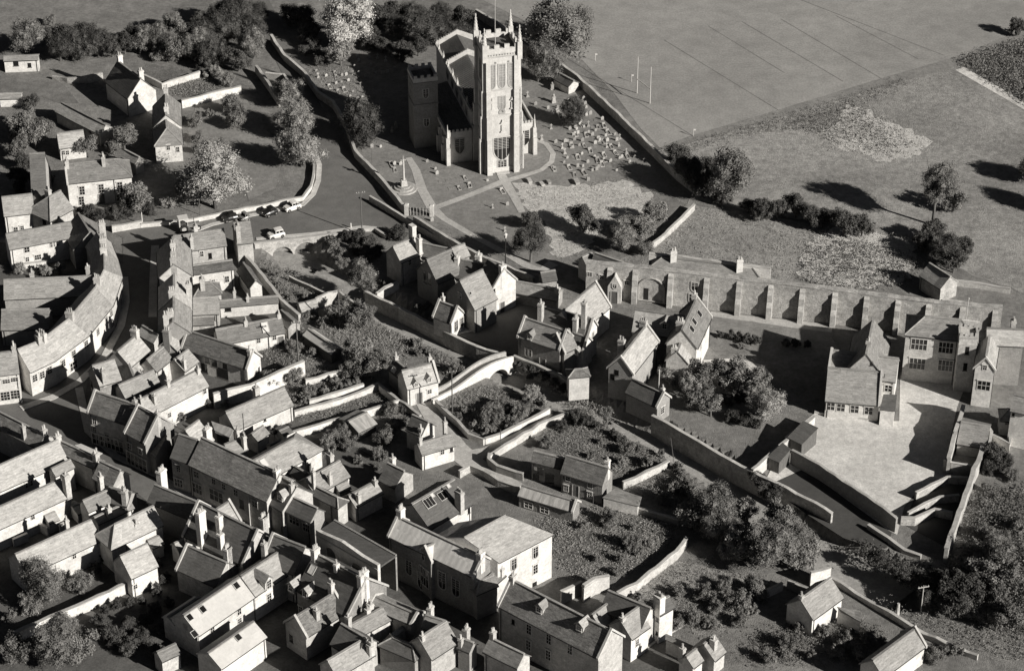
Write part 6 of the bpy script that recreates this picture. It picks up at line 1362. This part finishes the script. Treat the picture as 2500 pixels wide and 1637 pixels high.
car('pale grey saloon parked at the curving kerb', (370, 650), (515, 605), 1.55, 'carw', False, group='cars along the garden wall')
car('black car parked behind the pale saloon', (175, 700), (290, 655), 1.55, 'blk', False, group='cars along the garden wall')
car('dark car parked at the left of the garden wall', (-50, 745), (30, 715), 1.5, 'carg', False, group='cars along the garden wall')
F(0, 350); car('small dark car near the street corner', (2120, 745), (2260, 715), 1.55, 'blk', False)
# tractor with canopy
q = P(1800, 820, .06); t = thing('tractor', 'old tractor with white canopy standing at the roadside', 'tractor', q); d = V((.95, .3, 0)).normalized(); n = V((-d.y, d.x, 0))
b = MB(); b.obox(q - d * .2 - n * .35 + Z * .6, d * 2.0, n * .7, Z * .7); b.build('bonnet', 'carg', t)
b = MB(); b.obox(q - d * 1.7 - n * .7 + Z * .6, d * 1.5, n * 1.4, Z * .5); b.build('platform', 'wood', t)
for k in (-1, 1):
    for s_ in (-1.6, -.3): b = MB(); b.bar(q + d * s_ + n * .65 * k + Z * 1.1, q + d * s_ + n * .65 * k + Z * 2.5, .05, 5); b.build('canopy_post', 'white', t)
b = MB(); b.obox(q - d * 1.8 - n * .8 + Z * 2.5, d * 1.7, n * 1.6, Z * .15); b.build('canopy', 'white', t); b = MB(); b.obox(q - d * 1.75 - n * .7 + Z * 1.1, d * .08, n * 1.4, Z * 1.4); b.build('canopy_back', 'white', t)
for s_, r_, w_ in ((-1.0, .72, .8), (1.5, .45, .6)):
    for k in (-1, 1): c0 = q + d * s_ + n * k * w_ + Z * r_; b = MB(); b.bar(c0 - n * .14, c0 + n * .14, r_, 16); wo = b.build('wheel', 'rubber', t); b = MB(); b.bar(c0 - n * .16, c0 + n * .16, r_ * .55, 12); b.build('wheel_hub', 'lime', wo)
b = MB(); b.bar(q + d * .9 + Z * 1.3, q + d * .9 + Z * 2.2, .06, 6); b.build('exhaust', 'iron', t)
# white shop awning
F(0, 950)
a, b_, c, e = P(708, 530, 3.6), P(770, 515, 3.6), P(975, 605, 3.6), P(915, 645, 3.3); t = thing('shop_awning', 'white canvas shop awning over the high street pavement', 'awning', V((a.x, a.y, 0))); mb = MB(); mb.shell([a, b_, c, e], [(0, 3, 2, 1)], .08); mb.build('canvas', 'white', t); mb = MB(); mb.bar(a, a - Z * 3.5, .04, 5); mb.bar(e, e - Z * 3.2, .04, 5); mb.build('awning_frame', 'iron', t)
# ================================================================== TREES AND BUSHES
def TT(kind, label, pts, group, **k):
    for i, (x, y, r) in enumerate(sorted(pts)):
        l_ = label if len(pts) == 1 else '%s, %s' % (label, 'leftmost of the group' if i == 0 else ('rightmost of the group' if i == len(pts) - 1 else ORD[i] + ' from left'))
        T(kind, l_, x, y, r, group=group, **k)
F(0, 0)
T('mid', 'pale leafed tree in the top left corner', 270, 320, 190)
TT('dark', 'dark evergreen tree in the belt behind the farm', [(560, 440, 150), (740, 420, 160), (920, 400, 150), (1060, 440, 110)], 'dark trees behind the farm')
TT('mid', 'leafy tree in the belt right of the farm chimney', [(1420, 330, 150), (1560, 380, 150), (1700, 450, 140), (1500, 500, 90), (1320, 420, 110), (1830, 520, 90)], 'leafy trees behind the vegetable plots')
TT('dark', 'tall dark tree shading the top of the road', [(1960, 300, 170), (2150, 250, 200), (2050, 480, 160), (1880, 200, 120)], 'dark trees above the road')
T('mid', 'lit tree leaning over the top of the road', 2400, 420, 150)
TT('light', 'pale shrub at the end of the vegetable plots', [(2040, 680, 80), (2180, 760, 80), (1960, 700, 50)], 'shrubs by the plots')
TT('mid', 'bush in the garden right of the white gabled house', [(2190, 990, 110), (2260, 1120, 110), (1870, 1140, 80), (2000, 1080, 50), (2090, 1380, 80), (1880, 1300, 70), (1880, 1420, 70)], 'bushes in the upper garden')
TT('dark', 'dark bush beside the long pale barn roof', [(300, 970, 90), (370, 1180, 90)], 'dark bushes by the barn')
TT('mid', 'garden tree left of the little tiled cottage', [(230, 1160, 140), (330, 1280, 150), (200, 1400, 130), (160, 1280, 100), (440, 1200, 90)], 'trees at the left edge')
TT('mid', 'tree beside the little tiled cottage', [(830, 1390, 120), (940, 1260, 80), (1170, 1290, 150), (1060, 1400, 100)], 'trees by the tiled cottage')
TT('dark', 'dense dark tree in the far belt at the top left', [(470, 340, 110), (640, 330, 130), (820, 300, 120), (1180, 400, 120), (1290, 330, 110)], 'far belt trees')
TT('mid', 'leafy crown at the back of the far belt', [(480, 200, 70), (1620, 200, 120), (1760, 300, 140), (1900, 420, 150), (1640, 520, 90)], 'far belt crowns')
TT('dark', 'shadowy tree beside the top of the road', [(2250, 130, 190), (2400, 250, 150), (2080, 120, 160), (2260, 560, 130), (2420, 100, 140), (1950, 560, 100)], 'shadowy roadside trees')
F(600, 0)
TT('dark', 'dark wood tree at the top edge between road and church', [(420, 120, 120), (560, 150, 130), (640, 420, 90), (1250, 150, 130), (1380, 110, 130), (1560, 120, 140), (1850, 120, 140), (2050, 160, 120), (1180, 380, 100), (1500, 480, 110), (1640, 430, 110)], 'wood at the top edge')
F(0, 350)
T('pale', 'great pale leafed tree beside the road wall', 2040, 350, 370, asp=.8); T('light', 'pale bush at the foot of the great pale tree', 1600, 560, 80)
T('light', 'pale lower bough tree left of the great pale tree', 1750, 450, 140)
T('mid', 'round bush at the corner of the three windowed house', 1290, 530, 150)
TT('dark', 'shrub before the three windowed house', [(850, 640, 90), (950, 690, 70), (1090, 660, 90), (1200, 650, 80), (780, 640, 60), (1420, 620, 80)], 'shrubs before the three windowed house')
TT('dark', 'dark tree in the shade left of the three windowed house', [(180, 300, 110), (230, 180, 100), (430, 330, 90), (190, 420, 80)], 'dark trees at the left edge')
TT('light', 'pale garden bush below the long corner house', [(180, 1200, 70), (440, 1210, 70), (560, 1190, 70), (360, 1190, 60)], 'bushes below the corner house')
F(600, 0)
T('pale', 'great pale chestnut tree left of the church', 920, 190, 290, asp=1.0); T('light', 'smaller pale tree in front of the great chestnut', 900, 490, 140)
TT('dark', 'dark cedar behind the church', [(1700, 260, 230), (1450, 260, 150), (2000, 300, 170), (1300, 420, 110)], 'cedars behind the church', asp=.8)
TT('dark', 'dark undergrowth left of the great chestnut', [(600, 300, 110), (700, 560, 80), (560, 480, 70), (1200, 330, 90)], 'undergrowth by the churchyard')
for i, (x, y, r) in enumerate(((400, 870, 160), (430, 1130, 215), (520, 1390, 215))): T('light', ('upper', 'middle', 'lowest')[i] + ' of the three roadside trees beside the curving wall', x, y, r, group='roadside trees')
T('yew', 'large dark yew overhanging the churchyard wall', 1090, 1180, 240, asp=.9)
F(1000, 0)
T('mid', 'large tree standing right of the church tower', 1400, 290, 370); T('mid', 'lower tree close behind the church tower', 1220, 580, 210); T('mid', 'right hand limb tree beside the playing field', 1620, 270, 190)
T('yew', 'upright dark yew among the graves', 1552, 1060, 150, asp=1.0)
F(1500, 0, 2.361)
TT('dark', 'dark bush against the churchyard corner wall', [(360, 890, 80), (430, 980, 100), (520, 1060, 90), (560, 960, 80), (620, 1130, 60)], 'bushes by the corner wall')
T('mid', 'feathery birch beside the corner wall', 690, 1000, 150, asp=1.2)
TT('dark', 'hedge bush between meadow and rough ground', [(780, 1190, 60), (850, 1210, 70), (940, 1200, 70), (1050, 1180, 80), (1140, 1240, 80), (1220, 1250, 60), (1330, 1280, 90), (1430, 1300, 70)], 'hedge bushes by the meadow')
T('mid', 'lone tree casting a long shadow over the meadow', 1860, 1060, 130, lift=1.9); T('mid', 'right limb tree beside the lone meadow tree', 1960, 1150, 80)
TT('dark', 'dark thicket below the lone meadow tree', [(1840, 1330, 80), (1780, 1390, 70), (1900, 1420, 110), (2010, 1420, 80), (1960, 1500, 80)], 'thicket below the meadow tree')
VEG('scrub', 'low dark scrub filling the corner beyond the concrete path', 'scrub', [(2000, 352), (2330, 245), (2500, 240), (2500, 680), (2340, 575), (2170, 470)], 6, .45, 1.7, 'l_mid', seed=41)
TT('dark', 'meadow tree at the right edge of the field', [(2470, 960, 120), (2500, 1120, 110)], 'trees at the right edge')
T('dark', 'dark shed shaped hedge in the top right corner', 2320, 150, 60)
F(600, 350)
T('mid', 'spreading tree on the river bank below the bridge', 1125, 1270, 175)
TT('mid', 'ivy bush on the bank beside the bridge arches', [(840, 950, 70), (880, 1040, 80), (920, 1130, 70), (800, 900, 50), (760, 920, 40)], 'bank ivy by the bridge')
TT('dark', 'dark hedge beside the bridge approach', [(960, 880, 70), (1080, 900, 80), (1180, 940, 80), (1050, 1000, 80), (1150, 1050, 90), (1250, 1020, 80)], 'dark hedge by the bridge')
T('dark', 'clipped round hedge beside the churchyard gate', 1450, 850, 100, asp=.8)
TT('mid', 'small shrub in the garden below the bridge', [(260, 1290, 50), (310, 1360, 45), (230, 1200, 40), (300, 1250, 40), (1310, 1310, 55), (1400, 1330, 50), (560, 1440, 50), (640, 1210, 40)], 'shrubs below the bridge')
F(1000, 400)
T('dark', 'tall dark tree beside the churchyard path', 1150, 720, 185, lift=1.2); T('dark', 'dark upper crown beside the tall path tree', 1150, 540, 110)
T('dark', 'rounded tree standing in the uncut grass', 1655, 510, 155)
TT('mid', 'tree at the corner of the uncut grass', [(2040, 680, 170), (2200, 620, 130), (2230, 800, 100), (2330, 480, 120), (2120, 560, 110)], 'trees at the uncut grass corner')
F(400, 550)
TT('mid', 'orchard tree on the bank above the river', [(1690, 800, 130), (1850, 860, 140), (1760, 900, 110), (1600, 870, 90), (1940, 800, 80)], 'orchard trees on the river bank')
TT('mid', 'tree behind the dormered cottage', [(1850, 1230, 150), (1970, 1330, 130), (1800, 1370, 110), (2050, 1280, 90)], 'trees behind the dormered cottage')
TT('mid', 'bush in the garden beside the narrow pale shed', [(1250, 1160, 80), (1400, 1200, 60), (1350, 870, 70), (1430, 850, 50), (760, 1110, 60), (890, 1130, 45), (980, 1110, 50), (1500, 930, 60)], 'bushes by the narrow shed')
T('mid', 'round bush against the high white wall', 1000, 1470, 95); T('mid', 'second bush against the high white wall', 1225, 1440, 90)
TT('mid', 'low shrub behind the cottage by the bridge flank wall', [(1080, 560, 60), (1120, 650, 60), (1190, 680, 50), (1100, 740, 40), (1040, 500, 40)], 'shrubs by the flank wall')
F(400, 850)
TT('mid', 'garden shrub in the upper kitchen garden', [(1400, 400, 80), (1330, 480, 70), (1520, 390, 70), (1600, 300, 60), (1650, 360, 60), (1750, 330, 60), (1830, 300, 60), (1720, 260, 50), (1240, 470, 50), (1850, 240, 60)], 'shrubs in the upper kitchen garden')
TT('mid', 'bush beside the corrugated garden hut', [(1700, 780, 90), (1560, 900, 100), (1750, 900, 90), (1640, 830, 80), (2170, 600, 80), (2120, 800, 110), (2250, 700, 100), (2040, 1000, 80), (1850, 1060, 60), (1500, 1010, 50), (2030, 1120, 50), (2080, 1030, 60)], 'bushes by the garden hut')
TT('dark', 'ivy mass on the flat topped block', [(1050, 780, 50), (1120, 750, 50), (1180, 730, 40)], 'ivy on the block', lift=2.2)
TT('mid', 'bush beside the long pale roofed outhouse', [(720, 430, 50), (520, 480, 60), (580, 520, 50), (440, 510, 60), (160, 650, 70), (330, 480, 50)], 'bushes by the outhouse')
F(900, 700)
TT('mid', 'bush on the bank opposite the lodge', [(470, 530, 65), (390, 520, 40), (560, 600, 45), (620, 640, 40), (480, 620, 45), (850, 790, 75), (760, 780, 45), (540, 180, 55), (480, 190, 45), (100, 650, 80), (200, 700, 60)], 'bushes on the river bank')
TT('mid', 'shrub crowding the riverside walled garden', [(1210, 1130, 100), (1130, 1230, 110), (1320, 1110, 90), (1420, 1190, 100), (1240, 1250, 100), (1100, 1340, 70), (1350, 1290, 80), (1010, 1300, 60), (930, 1170, 60), (1500, 1140, 80), (860, 1230, 50), (1180, 1340, 60)], 'shrubs in the riverside garden')
TT('light', 'pale shrub at the right of the riverside garden', [(1570, 1010, 100), (1640, 1080, 70), (1520, 980, 60)], 'pale riverside shrubs')
TT('dark', 'ivy clump on the river wall below the gothic house', [(1420, 720, 55), (1500, 770, 60), (1590, 800, 65), (1680, 850, 65), (1770, 900, 65), (1860, 960, 60), (1920, 1010, 60), (1640, 770, 40), (1550, 860, 50)], 'ivy on the river wall', lift=.2)
TT('dark', 'dark bush behind the lane corner cottage', [(200, 1160, 80), (180, 1380, 100), (110, 1450, 90), (330, 1160, 60)], 'bushes behind the lane corner')
F(1300, 850)
TT('dark', 'dark bush at the head of the kitchen garden', [(420, 650, 90), (520, 690, 80), (280, 730, 75), (600, 720, 60), (780, 800, 60), (850, 860, 60)], 'bushes at the kitchen garden head')
TT('mid', 'bush in the cottage kitchen garden', [(130, 900, 75), (700, 600, 85), (720, 690, 60), (910, 960, 85), (1080, 1080, 75), (860, 1060, 60), (1010, 940, 60), (560, 1010, 50), (770, 1120, 50), (1210, 990, 50), (660, 880, 45)], 'bushes in the cottage garden')
TT('light', 'pale feathery tree beside the tall gabled wing', [(1310, 240, 100), (1330, 330, 70)], 'feathery trees by the tall wing')
T('light', 'silver birch with pale trunk beside the brewhouse', 1480, 330, 110, asp=1.3, lift=1.1)
TT('mid', 'tree in the school garden', [(1600, 260, 140), (1780, 220, 150), (1930, 220, 175), (2080, 320, 160), (1560, 470, 125), (1700, 540, 125), (1620, 400, 110), (2160, 260, 100)], 'school garden trees')
T('light', 'large round light leafed tree on the school lawn', 2250, 510, 190)
TT('dark', 'dark shrub under the school garden trees', [(1900, 640, 80), (2020, 680, 80), (2120, 720, 70), (1850, 480, 80), (1980, 460, 80)], 'dark shrubs on the school lawn')
TT('mid', 'bush along the river path wall', [(1370, 1130, 70), (1440, 1290, 100), (1560, 1420, 110), (1250, 1420, 80), (1400, 1210, 70), (1660, 1480, 110), (1330, 1320, 70)], 'bushes along the river path')
TT('dark', 'ivy clump over the high river wall', [(2130, 1230, 90), (2200, 1330, 100), (2300, 1380, 100), (1870, 1010, 45), (1600, 900, 35), (1330, 730, 45), (1200, 690, 40), (2060, 1180, 50)], 'ivy over the high river wall', lift=.6)
TT('mid', 'espalier hedge clump before the buttressed wall', [(1990, -20, 40)], 'espalier')
F(1300, 550)
TT('dark', 'wall shrub on the school lawn hedge', [(1880, 1040, 60), (1960, 1060, 60), (2050, 1070, 65), (2140, 1080, 60), (2420, 1110, 60), (2500, 1110, 55), (2600, 1120, 50), (1800, 1030, 45)], 'school lawn hedge')
F(1400, 1200)
TT('mid', 'large riverside tree left of the dark court', [(1280, 170, 250), (1130, 230, 160), (1420, 330, 200), (1240, 330, 120)], 'riverside trees left')
TT('light', 'pale crowned tree in the riverside clump', [(1560, 460, 190), (1660, 180, 130), (1480, 560, 130)], 'pale riverside trees')
TT('mid', 'great spreading tree at the foot of the dark court', [(1850, 480, 280), (2050, 420, 240), (1950, 270, 180), (2150, 600, 170), (2240, 480, 150)], 'great trees by the court')
TT('mid', 'shrub in the chapel kitchen garden', [(540, 480, 110), (330, 240, 100), (80, 310, 60), (450, 620, 70), (620, 560, 60), (220, 620, 60), (420, 750, 60), (700, 480, 60), (560, 330, 50)], 'shrubs in the chapel garden')
TT('mid', 'orchard bush behind the Georgian house', [(1240, 950, 100), (1450, 890, 100), (1010, 930, 80), (1700, 900, 130), (1150, 1200, 120), (1550, 1040, 130), (620, 990, 55), (900, 1080, 80), (1350, 1080, 90), (1000, 1230, 90), (1300, 1260, 80), (1780, 980, 90), (1580, 1200, 90), (1700, 1120, 80)], 'orchard bushes')
F(1900, 1200)
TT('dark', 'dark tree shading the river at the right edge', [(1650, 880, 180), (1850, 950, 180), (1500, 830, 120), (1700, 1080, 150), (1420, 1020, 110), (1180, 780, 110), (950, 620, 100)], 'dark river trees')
TT('mid', 'rough leafy tree at the right edge', [(2100, 620, 200), (2180, 850, 180), (2130, 1050, 170), (2000, 400, 120), (1960, 1150, 120), (2280, 300, 130), (2150, 480, 120)], 'right edge trees')
TT('mid', 'bush in the bottom right garden', [(850, 1400, 80), (560, 1520, 80), (100, 1430, 90), (900, 1340, 60), (200, 1400, 60), (300, 1540, 60), (50, 1530, 80), (1500, 1540, 110), (690, 1320, 45), (1700, 1500, 80)], 'bottom right bushes')
F(1900, 850)
TT('dark', 'dark clipped bush beyond the court wall', [(2040, 1000, 130), (2150, 1080, 110), (2010, 1130, 90)], 'dark court bushes'); T('mid', 'pale round bush at the right edge', 2210, 1200, 80)
TT('mid', 'weed clump beyond the bright court wall', [(1980, 1320, 60), (1940, 1480, 60), (2060, 1400, 60)], 'weeds by the court wall')
F(0, 1250, 3.967)
T('mid', 'large leafy tree in the bottom left back garden', 400, 640, 250); T('mid', 'lower right tree beside the large back garden tree', 760, 690, 120); T('mid', 'left hand tree touching the large back garden tree', 280, 880, 130)
TT('mid', 'tree along the bottom left edge', [(480, 1250, 260), (180, 1330, 160), (760, 1280, 190), (80, 1010, 80), (640, 1080, 120)], 'bottom left trees')
TT('dark', 'dark hedge below the long white garden wall', [(900, 880, 60), (1020, 930, 70), (1150, 900, 70), (1270, 860, 70), (1380, 850, 60), (980, 1050, 100), (1100, 1200, 130), (1250, 1080, 90)], 'dark hedge below the white wall')
# ------------------------------------------------------------------ ground cover
F(1500, 0, 2.361)
VEG('reeds', 'pale dry reeds filling the sunken meadow patch', 'reeds', [(1180, 750), (1290, 690), (1340, 600), (1420, 610), (1600, 700), (1820, 820), (1780, 870), (1560, 940), (1400, 880), (1230, 850)], 1.6, .30, .8, 'l_pale', seed=2)
VEG('reeds', 'dark weeds among the pale meadow reeds', 'weeds', [(1000, 720), (1350, 600), (1450, 640), (1700, 820), (1560, 900), (1150, 780)], 1.6, .34, .9, 'l_dark', seed=3)
VEG('tall_grass', 'strip of tall weeds along the field footpath', 'weeds', [(240, 880), (450, 820), (1000, 665), (1600, 485), (1700, 450), (1640, 520), (1100, 740), (700, 790), (350, 900)], 5, .25, .7, 'l_mid', seed=4)
VEG('tall_grass', 'mottled tussocks over the rough ground', 'grass', [(480, 1190), (800, 1230), (1260, 1310), (1080, 1440), (1030, 1600), (0, 1510), (200, 1400)], 1.4, .26, .4, 'l_light', seed=5)
VEG('weeds', 'pale tangled weeds behind the buttressed wall', 'weeds', [(1060, 1600), (1110, 1400), (1260, 1310), (1450, 1330), (1700, 1390), (1760, 1530), (1650, 1640), (1300, 1680)], 1.8, .32, .9, 'l_pale', seed=6)
VEG('weeds', 'dark tangled weeds behind the buttressed wall', 'weeds', [(1060, 1620), (1110, 1430), (1300, 1380), (1750, 1480), (1700, 1640), (1300, 1690)], 2.2, .36, 1.0, 'l_dark', seed=7)
F(1000, 400)
VEG('hay', 'dry uncut grass in the churchyard corner', 'grass', [(980, 180), (1300, 215), (1700, 200), (2000, 150), (2330, 310), (2200, 480), (1880, 560), (1700, 800), (1440, 900), (1340, 830), (1330, 680), (1200, 470), (1080, 400)], 3.5, .22, .3, 'l_pale', seed=8)
F(600, 0)
VEG('grass', 'rough tussocky grass between the left graves', 'grass', [(560, 650), (1030, 640), (1160, 800), (1190, 980), (1210, 1050), (960, 970), (800, 930), (700, 830)], 6, .2, .35, 'l_light', seed=9)
F(400, 850)
VEG('vegetables', 'rows of vegetables in the lower kitchen garden', 'vegetables', [(1280, 620), (2030, 350), (2220, 480), (1560, 690), (1300, 680)], 8, .26, .5, 'l_light', row=(1, .9, 1.1), seed=10)
VEG('vegetables', 'leafy crops in the upper kitchen garden', 'vegetables', [(1340, 200), (1740, 190), (1900, 330), (1380, 480), (1230, 520), (1200, 330)], 8, .26, .6, 'l_light', seed=11)
F(900, 700)
VEG('creeper', 'low leafy cover in the riverside walled garden', 'plants', [(730, 1090), (1120, 940), (1450, 1030), (1690, 1150), (1400, 1330), (1080, 1380), (900, 1300)], 8, .26, .5, 'l_light', seed=12)
VEG('bank_plants', 'rough plants on the left river bank', 'plants', [(0, 340), (300, 500), (600, 620), (930, 790), (800, 900), (650, 800), (600, 650), (300, 600), (0, 600)], 9, .28, .7, 'l_light', seed=13)
VEG('bank_plants', 'rough plants along the far river bank', 'plants', [(1390, 720), (1900, 960), (2200, 1150), (2330, 1300), (2200, 1250), (1900, 1060), (1400, 800)], 9, .28, .7, 'l_light', seed=14, z0=-1.0)
F(1300, 850)
VEG('vegetables', 'rows of crops in the cottage kitchen garden', 'vegetables', [(30, 850), (380, 650), (620, 710), (1100, 950), (1280, 1060), (900, 1230), (700, 1170), (300, 1000)], 6.5, .26, .5, 'l_light', row=(1, -.55, 1.3), seed=15)
VEG('bank_plants', 'weedy strip between kitchen garden and river', 'plants', [(300, 640), (600, 800), (900, 950), (1200, 1110), (1500, 1290), (1700, 1450), (1400, 1560), (1000, 1400), (1200, 1170), (1050, 1020), (600, 840)], 8, .28, .7, 'l_light', seed=16)
F(1400, 1200)
VEG('vegetables', 'rows of crops in the chapel kitchen garden', 'vegetables', [(-330, 300), (-150, 130), (150, 150), (460, 180), (980, 290), (920, 480), (650, 700), (350, 810), (0, 830), (-280, 480)], 6, .28, .5, 'l_light', row=(1, -.6, 1.3), seed=17)
VEG('orchard_weeds', 'rough weeds in the orchard behind the Georgian house', 'weeds', [(450, 960), (980, 660), (1300, 730), (1850, 860), (1750, 1080), (1300, 1400), (900, 1180), (850, 1050)], 5, .26, .5, 'l_light', seed=18)
F(400, 550)
VEG('garden_plants', 'untidy plants in the garden behind the cottage row', 'plants', [(900, 1130), (1190, 1010), (1260, 960), (1650, 1200), (1500, 1300), (1330, 1290), (1050, 1350), (980, 1240)], 9, .26, .7, 'l_light', seed=19)
VEG('bank_plants', 'grassy bank above the river gardens', 'grass', [(1500, 920), (1700, 980), (2000, 950), (2337, 1100), (2300, 1300), (2000, 1200), (1700, 1150), (1520, 1010)], 9, .26, .6, 'l_light', seed=20)
VEG('garden_plants', 'plants in the garden below the bridge', 'plants', [(900, 330), (1250, 380), (1330, 480), (1200, 500), (1500, 660), (1290, 720), (1200, 760), (1050, 600), (960, 450)], 7, .24, .5, 'l_light', seed=21)
F(0, 0)
VEG('vegetables', 'vegetable rows in the walled plots by the farm', 'vegetables', [(1570, 820), (1960, 750), (2200, 830), (1720, 930)], 9, .26, .6, 'l_light', row=(1, .2, 1.4), seed=22)
F(1900, 1200)
TT('mid', 'tangled tree in the wood at the right edge', [(2000, 760, 170), (1900, 700, 130), (2260, 640, 170), (2250, 1150, 190), (2080, 1200, 150), (1820, 1100, 130), (2300, 950, 170)], 'right edge wood')
VEG('scrub', 'dense scrub filling the right edge beyond the court wall', 'scrub', [(1900, 60), (2400, -40), (2500, 1400), (1900, 1250), (1500, 1000), (1650, 700), (1800, 400)], 8, .42, 1.8, 'l_mid', seed=31)
VEG('scrub', 'dark undergrowth on the river slope at the right', 'scrub', [(760, 480), (1100, 640), (1600, 800), (1500, 1000), (1250, 900), (900, 700)], 8, .4, 1.0, 'l_dark', seed=32)
F(0, 1250, 3.967)
TT('dark', 'dark shrub in the shaded yard beside the white garden wall', [(960, 560, 80), (860, 470, 60), (1010, 420, 60), (1520, 480, 70), (1580, 620, 80), (1540, 760, 80), (1640, 860, 70), (1500, 930, 90), (1420, 1040, 90), (1560, 1120, 80), (1380, 1200, 100), (1250, 1300, 110), (1500, 1330, 90)], 'shaded yard shrubs')
F(1900, 1200)
VEG('tall_grass', 'rough grass and weeds along the bottom right lane', 'grass', [(900, 1000), (1300, 1150), (1700, 1280), (2400, 1330), (2500, 1650), (1900, 1520), (1400, 1300), (1050, 1150)], 4, .3, .6, 'l_light', seed=51)
VEG('garden_plants', 'untidy garden plants between the bottom right cottages', 'plants', [(-300, 1350), (250, 1250), (700, 1200), (1000, 1330), (900, 1600), (-300, 1650)], 5, .32, .7, 'l_mid', seed=52)
TT('mid', 'garden bush between the bottom right cottages', [(420, 1330, 80), (640, 1420, 90), (760, 1540, 90), (180, 1290, 70), (1000, 1420, 60), (-80, 1560, 90)], 'bottom right garden bushes')
